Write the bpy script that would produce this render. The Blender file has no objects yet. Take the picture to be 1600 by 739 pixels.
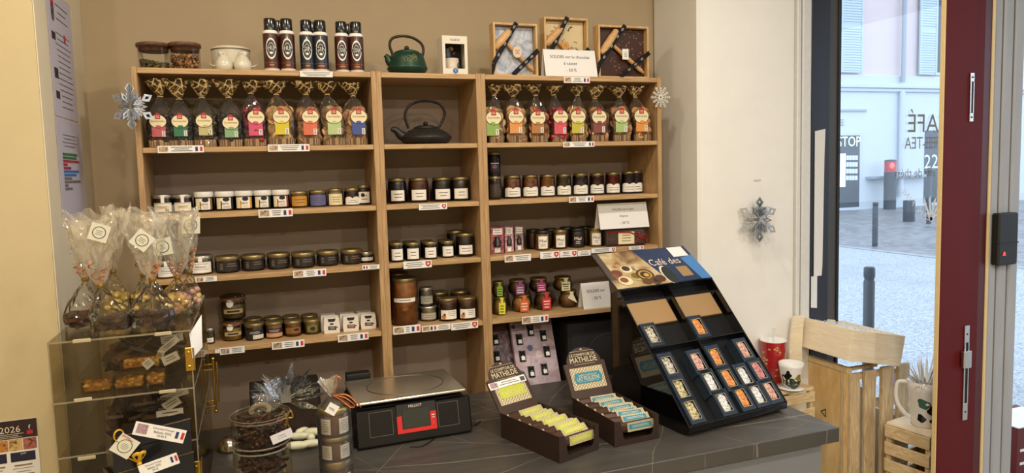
import bpy, math, random
from mathutils import Vector, Matrix
random.seed(7)
PI = math.pi
scene = bpy.context.scene
COL = scene.collection

# ------------------------------------------------------------------ camera
FPX, PITCH, ROLL, YAW, V0 = 1110.34, .0839, -.0271, .3477, 357.1      # focal length in pixels of the 1600 x 739 frame
CAM = Vector((.3549, -2.6407, 1.6551))
_F = Vector((math.sin(YAW)*math.cos(PITCH), math.cos(YAW)*math.cos(PITCH), -math.sin(PITCH)))
_R0 = Vector((math.cos(YAW), -math.sin(YAW), 0)); _U0 = _R0.cross(_F)
_R = _R0*math.cos(ROLL) + _U0*math.sin(ROLL); _U = -_R0*math.sin(ROLL) + _U0*math.cos(ROLL)
cd = bpy.data.cameras.new('camera'); cam = bpy.data.objects.new('camera', cd); COL.objects.link(cam)
cd.sensor_width = 36; cd.lens = FPX/1600*36; cd.shift_y = -(369.5-V0)/1600; cd.clip_start = .05; cd.clip_end = 200
cam.matrix_world = Matrix(((_R.x, _U.x, -_F.x, CAM.x), (_R.y, _U.y, -_F.y, CAM.y), (_R.z, _U.z, -_F.z, CAM.z), (0, 0, 0, 1)))
scene.camera = cam
# helpers that turn a measured point of the photograph into a place on a known plane of the room
def ray(u, v): return _F + _R*((u-800)/FPX) - _U*((v-V0)/FPX)
def aY(u, v, y): d = ray(u, v); return CAM + d*((y-CAM.y)/d.y)
def aZ(u, v, z): d = ray(u, v); return CAM + d*((z-CAM.z)/d.z)
def aX(u, v, x): d = ray(u, v); return CAM + d*((x-CAM.x)/d.x)
def depth(p): return (Vector(p)-CAM).dot(_F)
def mpp(p): return depth(p)/FPX                                # metres per photograph pixel at a point

# ------------------------------------------------------------------ light
scene.view_settings.view_transform = 'Standard'; scene.view_settings.look = 'None'
scene.view_settings.gamma = 1; scene.view_settings.use_curve_mapping = False
scene.view_settings.exposure = .3
world = bpy.data.worlds.new('overcast_sky'); scene.world = world; world.use_nodes = True
_b = world.node_tree.nodes['Background']; _b.inputs[0].default_value = (.68, .82, 1, 1); _b.inputs[1].default_value = 2.6
def lamp(name, loc, energy, size, col, rot=(0, 0, 0), shape='DISK', sy=None, spread=PI):
    l = bpy.data.lights.new(name, 'AREA'); l.energy = energy; l.size = size; l.color = col; l.shape = shape; l.spread = spread
    if sy: l.size_y = sy
    o = bpy.data.objects.new(name, l); COL.objects.link(o); o.location = loc; o.rotation_euler = rot
    return o
WARM = (1, .89, .72)
SPOTS = [(-.8, -1.1), (.15, -1.0), (1.15, -1.0), (2.1, -1.0), (-.55, -2.3), (.6, -2.6), (1.9, -2.6), (3.2, -2.4), (-.9, -4.3), (.8, -4.3), (2.5, -4.3)]
SPOT_W = [4, 10, 10, 7, 9, 17, 17, 4, 42, 48, 40]
for (x, y), w in zip(SPOTS, SPOT_W):
    lamp('ceiling_spot_light', (x, y, 2.915), w, .11, WARM if x < 1.8 else (1, .97, .92))
try:
    scene.cycles.use_denoising = True
    scene.cycles.max_bounces = 10; scene.cycles.transparent_max_bounces = 28
    scene.cycles.diffuse_bounces = 4; scene.cycles.glossy_bounces = 4; scene.cycles.transmission_bounces = 6
    scene.cycles.caustics_reflective = False; scene.cycles.caustics_refractive = False
    scene.cycles.sample_clamp_indirect = 4
except Exception:
    pass

# ------------------------------------------------------------------ materials
M = {}
def _tree(name):
    m = bpy.data.materials.new(name); m.use_nodes = True
    nt = m.node_tree; return m, nt, nt.nodes, nt.links, nt.nodes['Principled BSDF']
def srgb(h):
    if isinstance(h, (tuple, list)): return tuple(h[:3]) + (1,)
    h = h.lstrip('#'); c = [int(h[i:i+2], 16)/255 for i in (0, 2, 4)]
    return tuple(x/12.92 if x <= .04045 else ((x+.055)/1.055)**2.4 for x in c) + (1,)
def mk(name, col, rough=.5, metal=0, var=.08, scale=40, bump=0, coat=0, stretch=(1, 1, 1), emit=0, spec=.5):
    """plain procedural material: base colour with a little noise and an optional fine relief"""
    if name in M: return M[name]
    m, nt, N, L, p = _tree(name); c = srgb(col)
    p.inputs['Roughness'].default_value = rough; p.inputs['Metallic'].default_value = metal
    p.inputs['Coat Weight'].default_value = coat; p.inputs['Coat Roughness'].default_value = .05
    p.inputs['Specular IOR Level'].default_value = spec
    tc = N.new('ShaderNodeTexCoord'); mp = N.new('ShaderNodeMapping'); mp.inputs['Scale'].default_value = stretch
    nz = N.new('ShaderNodeTexNoise'); nz.inputs['Scale'].default_value = scale; nz.inputs['Detail'].default_value = 3
    L.new(tc.outputs['Object'], mp.inputs[0]); L.new(mp.outputs[0], nz.inputs['Vector'])
    mx = N.new('ShaderNodeMix'); mx.data_type = 'RGBA'
    mx.inputs['A'].default_value = tuple(max(0, x*(1-var)) for x in c[:3])+(1,)
    mx.inputs['B'].default_value = tuple(min(1, x*(1+var)) for x in c[:3])+(1,)
    L.new(nz.outputs['Fac'], mx.inputs['Factor']); L.new(mx.outputs['Result'], p.inputs['Base Color'])
    if emit:
        L.new(mx.outputs['Result'], p.inputs['Emission Color']); p.inputs['Emission Strength'].default_value = emit
    if bump:
        b = N.new('ShaderNodeBump'); b.inputs['Strength'].default_value = bump; b.inputs['Distance'].default_value = .002
        L.new(nz.outputs['Fac'], b.inputs['Height']); L.new(b.outputs[0], p.inputs['Normal'])
    M[name] = m; return m
def wood(name, c1, c2, stretch, scale=14, rough=.5, bump=.15, dist=1.5, knots=None):
    if name in M: return M[name]
    m, nt, N, L, p = _tree(name); p.inputs['Roughness'].default_value = rough
    tc = N.new('ShaderNodeTexCoord'); mp = N.new('ShaderNodeMapping'); mp.inputs['Scale'].default_value = stretch
    L.new(tc.outputs['Object'], mp.inputs[0])
    nz = N.new('ShaderNodeTexNoise'); nz.inputs['Scale'].default_value = scale; nz.inputs['Detail'].default_value = 6
    nz.inputs['Distortion'].default_value = dist
    L.new(mp.outputs[0], nz.inputs['Vector'])
    r = N.new('ShaderNodeValToRGB'); r.color_ramp.elements[0].position = .32; r.color_ramp.elements[1].position = .68
    r.color_ramp.elements[0].color = srgb(c1); r.color_ramp.elements[1].color = srgb(c2)
    L.new(nz.outputs['Fac'], r.inputs[0])
    out = r.outputs[0]
    if knots:
        n2 = N.new('ShaderNodeTexNoise'); n2.inputs['Scale'].default_value = knots[1]; n2.inputs['Detail'].default_value = 2
        m2 = N.new('ShaderNodeMapping'); m2.inputs['Scale'].default_value = tuple(.35+.65*s/max(stretch) for s in stretch)
        L.new(tc.outputs['Object'], m2.inputs[0]); L.new(m2.outputs[0], n2.inputs['Vector'])
        rr = N.new('ShaderNodeValToRGB'); rr.color_ramp.elements[0].position = .56; rr.color_ramp.elements[1].position = .72
        L.new(n2.outputs['Fac'], rr.inputs[0])
        mx = N.new('ShaderNodeMix'); mx.data_type = 'RGBA'; mx.inputs['B'].default_value = srgb(knots[0])
        L.new(rr.outputs[0], mx.inputs['Factor']); L.new(out, mx.inputs['A']); out = mx.outputs['Result']
    L.new(out, p.inputs['Base Color'])
    b = N.new('ShaderNodeBump'); b.inputs['Strength'].default_value = bump; b.inputs['Distance'].default_value = .001
    L.new(nz.outputs['Fac'], b.inputs['Height']); L.new(b.outputs[0], p.inputs['Normal'])
    M[name] = m; return m
def clear(name, tint='#ffffff', gloss=1.0, rough=.02, ior=1.45, film=0.0, filmcol='#ffffff', bump=0, bscale=60, lines=None):
    """thin clear sheet or glass: see-through, with a fresnel gloss and, if asked, a milky film, crinkles or printed lines"""
    if name in M: return M[name]
    m, nt, N, L, p = _tree(name); N.remove(p); out = N['Material Output']
    tr = N.new('ShaderNodeBsdfTransparent'); tr.inputs[0].default_value = srgb(tint)
    gl = N.new('ShaderNodeBsdfGlossy'); gl.inputs['Roughness'].default_value = rough
    fr = N.new('ShaderNodeFresnel'); fr.inputs[0].default_value = ior
    mul = N.new('ShaderNodeMath'); mul.operation = 'MULTIPLY'; mul.inputs[1].default_value = gloss; mul.use_clamp = True
    L.new(fr.outputs[0], mul.inputs[0])
    mx = N.new('ShaderNodeMixShader'); L.new(mul.outputs[0], mx.inputs[0]); L.new(tr.outputs[0], mx.inputs[1]); L.new(gl.outputs[0], mx.inputs[2])
    last = mx.outputs[0]
    tc = N.new('ShaderNodeTexCoord')
    if film:
        df = N.new('ShaderNodeBsdfDiffuse'); df.inputs[0].default_value = srgb(filmcol)
        m2 = N.new('ShaderNodeMixShader'); m2.inputs[0].default_value = film
        L.new(last, m2.inputs[1]); L.new(df.outputs[0], m2.inputs[2]); last = m2.outputs[0]
    if lines:
        vo = N.new('ShaderNodeTexVoronoi'); vo.feature = 'DISTANCE_TO_EDGE'; vo.inputs['Scale'].default_value = lines[1]
        nz = N.new('ShaderNodeTexNoise'); nz.inputs['Scale'].default_value = lines[1]*.7
        ad = N.new('ShaderNodeMix'); ad.data_type = 'VECTOR'; ad.inputs['Factor'].default_value = .007
        L.new(tc.outputs['Object'], ad.inputs['A']); L.new(nz.outputs['Color'], ad.inputs['B']); L.new(ad.outputs['Result'], vo.inputs['Vector'])
        lt = N.new('ShaderNodeMath'); lt.operation = 'LESS_THAN'; lt.inputs[1].default_value = lines[2]
        L.new(vo.outputs['Distance'], lt.inputs[0])
        df = N.new('ShaderNodeBsdfDiffuse'); df.inputs[0].default_value = srgb(lines[0])
        m3 = N.new('ShaderNodeMixShader'); L.new(lt.outputs[0], m3.inputs[0]); L.new(last, m3.inputs[1]); L.new(df.outputs[0], m3.inputs[2]); last = m3.outputs[0]
    if bump:
        nz = N.new('ShaderNodeTexNoise'); nz.inputs['Scale'].default_value = bscale; nz.inputs['Detail'].default_value = 2
        L.new(tc.outputs['Object'], nz.inputs['Vector'])
        b = N.new('ShaderNodeBump'); b.inputs['Strength'].default_value = bump; b.inputs['Distance'].default_value = .004
        L.new(nz.outputs['Fac'], b.inputs['Height']); L.new(b.outputs[0], gl.inputs['Normal']); L.new(b.outputs[0], fr.inputs['Normal'])
    L.new(last, out.inputs['Surface']); M[name] = m; return m

# ------------------------------------------------------------------ mesh building
I4 = Matrix.Identity(4)
def T(x, y=0, z=0): return Matrix.Translation(Vector((x, y, z)) if not isinstance(x, (Vector, tuple)) else Vector(x))
def RX(a): return Matrix.Rotation(a, 4, 'X')
def RY(a): return Matrix.Rotation(a, 4, 'Y')
def RZ(a): return Matrix.Rotation(a, 4, 'Z')
def SC(x, y, z): return Matrix.Diagonal((x, y, z, 1))
def frame(o, x, z):
    """matrix with origin o, local x along x, local z near z (y = z cross x)"""
    x = Vector(x).normalized(); y = Vector(z).cross(x).normalized(); z = x.cross(y)
    return Matrix(((x.x, y.x, z.x, o[0]), (x.y, y.y, z.y, o[1]), (x.z, y.z, z.z, o[2]), (0, 0, 0, 1)))
_text_cache = {}
def text_mesh(s, res=2):
    if s in _text_cache: return _text_cache[s]
    cu = bpy.data.curves.new('t', 'FONT'); cu.body = s; cu.size = 1; cu.align_x = 'CENTER'; cu.align_y = 'CENTER'; cu.resolution_u = res
    o = bpy.data.objects.new('t', cu)
    me = bpy.data.meshes.new_from_object(o)
    vs = [tuple(v.co[:2]) for v in me.vertices]; fs = [tuple(p.vertices) for p in me.polygons]
    bpy.data.objects.remove(o); bpy.data.curves.remove(cu); bpy.data.meshes.remove(me)
    xs = [v[0] for v in vs] or [0]; ys = [v[1] for v in vs] or [0]
    cx, cy = (min(xs)+max(xs))/2, (min(ys)+max(ys))/2
    w, h = max(max(xs)-min(xs), 1e-4), max(max(ys)-min(ys), 1e-4)
    vs = [(x-cx, y-cy) for x, y in vs]
    _text_cache[s] = (vs, fs, w, h); return _text_cache[s]
class MB:
    def __init__(s): s.v = []; s.f = []; s.fm = []; s.fs = []; s.ms = []
    def mi(s, m):
        if m not in s.ms: s.ms.append(m)
        return s.ms.index(m)
    def add(s, vs, fs, m, mat=None, smooth=False):
        o = len(s.v); i = s.mi(m)
        for v in vs: s.v.append(tuple(mat @ Vector(v)) if mat is not None else tuple(v))
        for f in fs: s.f.append(tuple(a+o for a in f)); s.fm.append(i); s.fs.append(smooth)
        return s
    def box(s, x0, x1, y0, y1, z0, z1, m, mat=None, c=0):
        if c <= 0:
            vs = [(x, y, z) for z in (z0, z1) for y in (y0, y1) for x in (x0, x1)]
            return s.add(vs, [(0, 2, 3, 1), (4, 5, 7, 6), (0, 1, 5, 4), (2, 6, 7, 3), (0, 4, 6, 2), (1, 3, 7, 5)], m, mat)
        cx, cy, cz = (x0+x1)/2, (y0+y1)/2, (z0+z1)/2; h = [(x1-x0)/2, (y1-y0)/2, (z1-z0)/2]; c = min(c, min(h)*.98)
        vs = []; idx = {}
        for sx in (-1, 1):
            for sy in (-1, 1):
                for sz in (-1, 1):
                    for a in range(3):
                        q = [h[0]-c, h[1]-c, h[2]-c]; q[a] = h[a]
                        idx[(sx, sy, sz, a)] = len(vs); vs.append((cx+sx*q[0], cy+sy*q[1], cz+sz*q[2]))
        fs = []
        S = (-1, 1)
        for a in range(3):
            for sg in S:
                b, d = (a+1) % 3, (a+2) % 3; quad = []
                for sb, sd in ((-1, -1), (1, -1), (1, 1), (-1, 1)):
                    k = [0, 0, 0]; k[a] = sg; k[b] = sb; k[d] = sd; quad.append(idx[(*k, a)])
                fs.append(tuple(quad if sg > 0 else quad[::-1]))
        for a in range(3):           # edges along axis a
            b, d = (a+1) % 3, (a+2) % 3
            for sb in S:
                for sd in S:
                    k0 = [0, 0, 0]; k0[a] = -1; k0[b] = sb; k0[d] = sd; k1 = list(k0); k1[a] = 1
                    q = (idx[(*k0, b)], idx[(*k1, b)], idx[(*k1, d)], idx[(*k0, d)])
                    fs.append(q if sb*sd < 0 else q[::-1])
        for sx in S:
            for sy in S:
                for sz in S:
                    t = tuple(idx[(sx, sy, sz, a)] for a in range(3)); fs.append(t if sx*sy*sz > 0 else t[::-1])
        return s.add(vs, fs, m, mat)
    def prism(s, pts, y0, y1, m, mat=None, smooth=False, caps=True):
        """outline in the local xz plane, extruded along y"""
        n = len(pts); vs = [(x, y0, z) for x, z in pts]+[(x, y1, z) for x, z in pts]
        a = sum(pts[i][0]*pts[(i+1) % n][1]-pts[(i+1) % n][0]*pts[i][1] for i in range(n))
        side = [(i, (i+1) % n, n+(i+1) % n, n+i) for i in range(n)]; c0 = tuple(range(n)); c1 = tuple(range(2*n-1, n-1, -1))
        if a < 0: side = [q[::-1] for q in side]; c0 = c0[::-1]; c1 = c1[::-1]
        s.add(vs, side, m, mat, smooth)
        if caps: s.add(vs, [c0, c1], m, mat)
        return s
    def lathe(s, prof, m, mat=None, n=24, smooth=True, cap0=True, cap1=True, sx=1, sy=1):
        vs = []; fs = []
        for r, z in prof:
            for k in range(n): a = 2*PI*k/n; vs.append((r*math.cos(a)*sx, r*math.sin(a)*sy, z))
        for j in range(len(prof)-1):
            for k in range(n): k2 = (k+1) % n; fs.append((j*n+k, j*n+k2, (j+1)*n+k2, (j+1)*n+k))
        s.add(vs, fs, m, mat, smooth)
        if cap0 and prof[0][0] > 1e-5: s.add(vs[:n], [tuple(range(n-1, -1, -1))], m, mat)
        if cap1 and prof[-1][0] > 1e-5: s.add(vs[-n:], [tuple(range(n))], m, mat)
        return s
    def tube(s, pts, r, m, mat=None, n=8, closed=False, cap=True, flat=1):
        pts = [Vector(p) for p in pts]; k = len(pts); vs = []; fs = []; up = None
        for i, p in enumerate(pts):
            a = pts[(i-1) % k] if closed or i > 0 else p; b = pts[(i+1) % k] if closed or i < k-1 else p
            t = (b-a).normalized()
            if up is None:
                up = Vector((0, 0, 1)) if abs(t.z) < .9 else Vector((1, 0, 0))
            x = t.cross(up); x = x.normalized() if x.length > 1e-6 else Vector((1, 0, 0)); up = x.cross(t).normalized()
            rr = r[i] if isinstance(r, (list, tuple)) else r
            for j in range(n): an = 2*PI*j/n; vs.append(p + x*(rr*math.cos(an)) + up*(rr*flat*math.sin(an)))
        for i in range(k if closed else k-1):
            i2 = (i+1) % k
            for j in range(n): j2 = (j+1) % n; fs.append((i*n+j, i*n+j2, i2*n+j2, i2*n+j))
        s.add(vs, [f[::-1] for f in fs], m, mat, True)
        if cap and not closed: s.add(vs[:n], [tuple(range(n))], m, mat); s.add(vs[-n:], [tuple(range(n-1, -1, -1))], m, mat)
        return s
    def quad(s, a, b, c, d, m, mat=None): return s.add([a, b, c, d], [(0, 1, 2, 3)], m, mat)
    def grid(s, fn, nu, nv, m, mat=None, smooth=True, wrap=False):
        vs = [fn(i/nu, j/nv) for j in range(nv+1) for i in range(nu if wrap else nu+1)]; w = nu if wrap else nu+1
        fs = [(j*w+i, j*w+(i+1) % w, (j+1)*w+(i+1) % w, (j+1)*w+i) for j in range(nv) for i in range(nu)]
        return s.add(vs, fs, m, mat, smooth)
    def ball(s, c, r, m, n=10, sz=1, mat=None, sx=1, sy=1, wob=0):
        vs = []; fs = []; k = max(4, n//2)
        for j in range(1, k):
            t = PI*j/k
            for i in range(n):
                a = 2*PI*i/n; w = 1+random.uniform(-wob, wob)
                vs.append((c[0]+r*w*sx*math.sin(t)*math.cos(a), c[1]+r*w*sy*math.sin(t)*math.sin(a), c[2]+r*w*sz*math.cos(t)))
        top = len(vs); vs.append((c[0], c[1], c[2]+r*sz)); bot = len(vs); vs.append((c[0], c[1], c[2]-r*sz))
        for j in range(k-2):
            for i in range(n): i2 = (i+1) % n; fs.append((j*n+i, (j+1)*n+i, (j+1)*n+i2, j*n+i2))
        for i in range(n): i2 = (i+1) % n; fs.append((top, i, i2)); fs.append((bot, (k-2)*n+i2, (k-2)*n+i))
        return s.add(vs, fs, m, mat, True)
    def text(s, t, h, m, mat=None, maxw=None, cyl=None, mirror=False, stretch=1, lead=0.0006):
        """flat lettering in the local xz plane, facing -y, centred; h = height of the drawn glyphs; cyl = radius to wrap round"""
        vs, fs, w, hh = text_mesh(t); k = h/hh; kx = k*stretch
        if maxw and w*kx > maxw: kx = maxw/w
        if mirror: kx = -kx
        out = []
        for x, y in vs:
            x *= kx; y *= k
            if cyl: out.append(((cyl)*math.sin(x/cyl), -cyl*math.cos(x/cyl), y))
            else: out.append((x, -lead, y))
        return s.add(out, [f if not mirror else f[::-1] for f in fs], m, mat)
    def rect(s, x0, x1, z0, z1, m, mat=None, cyl=None, lead=.0004, n=8):
        """flat print in the local xz plane facing -y, or wrapped round a cylinder"""
        if not cyl: return s.add([(x0, -lead, z0), (x1, -lead, z0), (x1, -lead, z1), (x0, -lead, z1)], [(0, 1, 2, 3)], m, mat)
        xs = [x0+(x1-x0)*i/n for i in range(n+1)]
        vs = [(cyl*math.sin(x/cyl), -cyl*math.cos(x/cyl), z) for z in (z0, z1) for x in xs]
        return s.add(vs, [(i, i+1, n+2+i, n+1+i) for i in range(n)], m, mat, True)
    def disc(s, cx, cz, rx, rz, m, mat=None, lead=.0006, n=20, cyl=None):
        vs = []
        for k in range(n):
            x = cx+rx*math.cos(2*PI*k/n); z = cz+rz*math.sin(2*PI*k/n)
            vs.append((cyl*math.sin(x/cyl), -cyl*math.cos(x/cyl), z) if cyl else (x, -lead, z))
        if cyl: vs = vs; return s.add(vs+[(cyl*math.sin(cx/cyl), -cyl*math.cos(cx/cyl), cz)], [(i, (i+1) % n, n) for i in range(n)], m, mat)
        return s.add(vs, [tuple(range(n))], m, mat)
    def build(s, name, parent=None, loc=None):
        me = bpy.data.meshes.new(name); me.from_pydata(s.v, [], s.f)
        for m in s.ms: me.materials.append(m)
        me.polygons.foreach_set('material_index', s.fm); me.polygons.foreach_set('use_smooth', s.fs); me.update()
        o = bpy.data.objects.new(name, me); COL.objects.link(o)
        if parent is not None: o.parent = parent
        if loc is not None: o.location = loc
        return o
def empty(name, loc=(0, 0, 0), rz=0, mat=None):
    o = bpy.data.objects.new(name, None); COL.objects.link(o); o.empty_display_size = .05
    if mat is not None: o.matrix_world = mat
    else: o.location = loc; o.rotation_euler = (0, 0, rz)
    return o
def tag(o, label, cat, group=None, kind=None):
    o['label'] = label; o['category'] = cat
    if group: o['group'] = group
    if kind: o['kind'] = kind
    return o
def thing(name, label, cat, loc=(0, 0, 0), rz=0, group=None, mat=None): return tag(empty(name, loc, rz, mat), label, cat, group)
def struct(o): o['kind'] = 'structure'; return o
def lab(o, label): o['label'] = label; return o
def copy_tree(o, parent=None):
    c = o.copy(); COL.objects.link(c)
    if parent is not None: c.parent = parent
    for ch in list(o.children): copy_tree(ch, c)
    return c
def face_cam(p): return math.atan2(p[0]-CAM.x, -(CAM.y-p[1]))*-1     # turn about z so that local -y looks at the camera
# ================================================================== the setting
def paint(name, col, rough=.75): return mk(name, col, rough, var=.05, scale=9, bump=.05)
WALL = paint('taupe wall paint', '#ab987a'); CREAM = paint('cream wall paint', '#c4b38c'); WHITE = paint('white wall paint', '#e9e7e2')
PALE = paint('pale grey paint', '#d4c8ae'); CEIL = paint('white ceiling paint', '#e6e0d2')
BACKP = paint('grey brown back panel', '#8c7b6b', .7)
BW = .31
struct(MB().box(-.19, 2.3, BW, BW+.2, 0, 3, WALL).build('wall_back'))
struct(MB().box(-2.4, -.19, -.305, BW+.2, 0, 3, CREAM).build('wall_left_pier'))
struct(MB().box(-.1895, -.1865, -.303, BW-.001, 0, 3, PALE).build('trim_1'))
struct(MB().box(2.15, 2.665, -.05, BW-.001, 0, 3, WHITE, c=.012).build('wall_right_pier'))
struct(MB().box(-2.6, -2.4, -5.8, BW, 0, 3, CREAM).build('wall_left'))
struct(MB().box(-2.4, 6.2, -6, -5.8, 0, 3, CREAM).build('wall_rear'))
TILE = mk('pale floor tile', '#8f8678', .35, var=.1, scale=6)
struct(MB().box(-2.4, 6.2, -5.8, .5, -.1, 0, TILE).build('floor'))
struct(MB().box(-2.4, 6.2, -5.8, .5, 3, 3.1, CEIL).build('ceiling'))
struct(MB().box(6.0, 6.2, -5.8, -3.2, 0, 3, CREAM).build('wall_right'))
# recessed ceiling lamps
LAMPG = mk('lit lamp glass', '#ffd9a0', .4, emit=6); CHROME = mk('brushed chrome', '#c8c8c6', .22, 1, var=.03)
for i, (x, y) in enumerate(SPOTS):
    o = thing('ceiling_spot', 'round recessed ceiling spotlight '+('in front of the left pier', 'in front of the left bookcase', 'in front of the right bookcase', 'in front of the white right pier', 'by the left wall', 'in the middle of the shop', 'behind the coffee display', 'by the red door post', 'at the rear left', 'at the rear centre', 'at the rear right')[i], 'ceiling lamp', (x, y, 3), group='recessed ceiling spotlights')
    MB().lathe([(.062, -.001), (.085, -.001), (.085, -.012), (.066, -.014), (.062, -.001)], CHROME, n=28).build('ring', o)
    MB().lathe([(.0, -.004), (.061, -.004)], LAMPG, n=24, cap0=False, cap1=False).build('lens', o)

# shop window on the right: trim, dark frame, glass
WTRIM = mk('white window trim', '#d8d8d4', .45); NAVY = mk('blue black frame', '#23252e', .4); GREYBR = mk('grey brown frame', '#4a4643', .45)
BLK = mk('matte black', '#0c0b0b', .55); REDP = mk('dark red gloss paint', '#560b10', .6, var=.12, scale=14, spec=.25)
def wl(u, y): return aY(u, 250, y).x
x0 = 2.665
struct(MB().box(x0, x0+.022, -.06, .1, 0, 3, WTRIM, c=.004).box(x0+.022, x0+.034, -.03, .1, 0, 3, BLK)
       .box(x0+.034, x0+.085, -.055, .1, 0, 3, WTRIM, c=.006).build('trim_2'))
WY = .06
struct(MB().box(wl(1270, -.02)-.01, wl(1296, -.02), -.02, .1, 0, 3, NAVY, c=.003).box(wl(1296, -.02), wl(1308, 0)+.002, 0, .1, 0, 3, GREYBR, c=.003)
       .box(wl(1307.5, 0), wl(1311.5, 0), -.006, .1, 0, 3, BLK, c=.002).build('trim_3'))
w1 = struct(empty('window_1'))
GLASS = clear('window glass', '#f6f9fa', .08, .0)
gx0 = wl(1309, 0); gx1 = 5.9
MB().box(gx0, gx1, WY, WY+.006, .12, 2.9, GLASS).build('glass_pane', w1)
MB().box(gx0, gx1, WY-.03, WY+.05, 0, .12, NAVY, c=.004).box(gx0, gx1, WY-.03, WY+.05, 2.9, 3, NAVY, c=.004).build('window_frame', w1)
# lettering stuck on the pane, read from the street
GREYL = mk('grey brown letter film', '#8b8782', .6); WHL = mk('white letter film', '#e8ecf0', .6)
lt = MB(); yy = WY-.002
def glass_text(t, u0, u1, v0, v1, m, h=None, rot=0):
    a = aY(u0, v1, yy); b = aY(u1, v0, yy); c = (a+b)/2
    lt.text(t, (h or (b.z-a.z)), m, T(c.x, yy, c.z) @ RY(rot), maxw=(b.x-a.x), mirror=True)
glass_text('CAFÉ', 1411, 1493, 171, 207, GREYL)
glass_text('COFFEE-TEA', 1413, 1500, 213, 233, GREYL)
glass_text('eur de thés', 1402, 1462, 262, 278, GREYL)
for k, ch in enumerate('ÉPICERIE FINE'[::-1]):
    if ch == ' ': continue
    q = k/12; u = 1412+q*58; v = 298+q*52+8*math.sin(q*PI)
    p = aY(u, v, yy); lt.text(ch, .03, WHL, T(p.x, yy, p.z) @ RY(.72), mirror=True)
pA = aY(1453, 345, yy)
for k in range(5):
    a = 1.9-k*.33
    lt.prism([(0, 0), (.11*math.cos(a)-.012, .11*math.sin(a)), (.13*math.cos(a), .13*math.sin(a)), (.012, 0)], -.0004, 0, WHL, T(pA.x, yy, pA.z))
lab(lt.build('window_lettering', w1), 'reversed lettering stuck on the window glass')
# torn papers on the dark frame
PAPER = mk('white paper', '#e4e1dc', .8, var=.03); DIM = mk('ink black', '#1b1a1b', .7); INK = mk('printed grey ink', '#4c4a4c', .7)
pw = thing('paper_strip', 'tall torn white paper strip taped to the dark window frame', 'paper', aY(1279, 420, -.021))
a = aY(1273, 205, -.021) - pw.location; b = aY(1287, 430, -.021) - pw.location
MB().prism([(a.x, a.z), (b.x, a.z+.01), (b.x-.004, a.z-.12), (b.x-.01, b.z+.05), (b.x-.014, b.z), (a.x, b.z)], -.002, -.001, PAPER).build('sheet', pw)
pw = thing('paper_strip', 'short white paper scrap low on the dark window frame', 'paper', aY(1271, 456, -.021))
a = aY(1267, 432, -.021) - pw.location; b = aY(1276, 481, -.021) - pw.location
MB().prism([(a.x, a.z), (b.x, a.z), (b.x, b.z), (a.x, b.z+.005)], -.002, -.001, PAPER).build('sheet', pw)

# red door post with strike plates, white grooved jamb behind it
DY = -.66
d1 = struct(empty('door_1'))
def dx(u, v=369): return aY(u, v, DY).x
CREAMP = mk('cream gloss paint', '#d8c08c', .4)
MB().box(dx(1471)-.004, dx(1471)-.0002, DY+.0005, DY+.02, 0, 3, CREAMP, c=.0012).build('cream_edge', d1)
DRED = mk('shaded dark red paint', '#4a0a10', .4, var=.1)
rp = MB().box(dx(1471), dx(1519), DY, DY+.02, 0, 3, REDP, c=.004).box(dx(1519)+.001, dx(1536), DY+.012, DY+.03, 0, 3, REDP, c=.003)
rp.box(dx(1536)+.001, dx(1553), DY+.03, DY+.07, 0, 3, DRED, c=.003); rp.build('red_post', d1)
def plate(u0, u1, v0, v1, y):
    a = aY(u0, v1, y); b = aY(u1, v0, y); m = MB()
    w = b.x-a.x; x0, x1, z0, z1 = a.x, b.x, a.z, b.z; e = (z1-z0)*.18
    m.box(x0, x1, y-.003, y, z0, z0+e, CHROME, c=.001).box(x0, x1, y-.003, y, z1-e, z1, CHROME, c=.001)
    m.box(x0, x0+w*.28, y-.003, y, z0+e, z1-e, CHROME).box(x1-w*.2, x1, y-.003, y, z0+e, z1-e, CHROME).box(x0+w*.28, x1-w*.2, y-.0005, y, z0+e, z1-e, BLK)
    for z in (z0+e/2, z1-e/2): m.lathe([(.004, 0), (.003, .002), (0, .002)], BLK, T((x0+x1)/2, y-.003, z) @ RX(PI/2), n=10)
    return m
plate(1514, 1522, 114, 190, DY-.0015).build('strike_plate', d1)
m = plate(1503, 1514.5, 508, 657, DY-.0015); a = aY(1499, 575, DY); b = aY(1512, 546, DY)
m.box(a.x, b.x, DY-.02, DY-.003, a.z, b.z, CHROME, c=.003); m.build('strike_plate', d1)
# grooved jamb
GY = -.63
JW = mk('weathered white jamb paint', '#9fa2a8', .55, var=.14, scale=7, stretch=(3, 3, .4)); GROOVE = mk('brown groove', '#5d5138', .8, var=.2)  # darker brown backing shows in the grooves between the jamb boards
def gx(u): return aY(u, 369, GY).x
jb = MB(); us = [1544, 1552, 1561.5, 1563.5, 1579.5, 1582, 1591]
jb.box(gx(1541), gx(1591), GY+.012, GY+.12, 0, 3, GROOVE)
jb.box(gx(1541), gx(1545), GY-.004, GY+.02, 0, 3, CREAMP, c=.002)
for a, b in ((1546, 1558), (1561, 1575), (1578, 1592)): jb.box(gx(a), gx(b), GY, GY+.1, 0, 3, JW, c=.006)
d2 = struct(empty('door_2')); lab(jb.build('grooved_jamb', d2), 'white grooved wooden door jamb')
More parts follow.
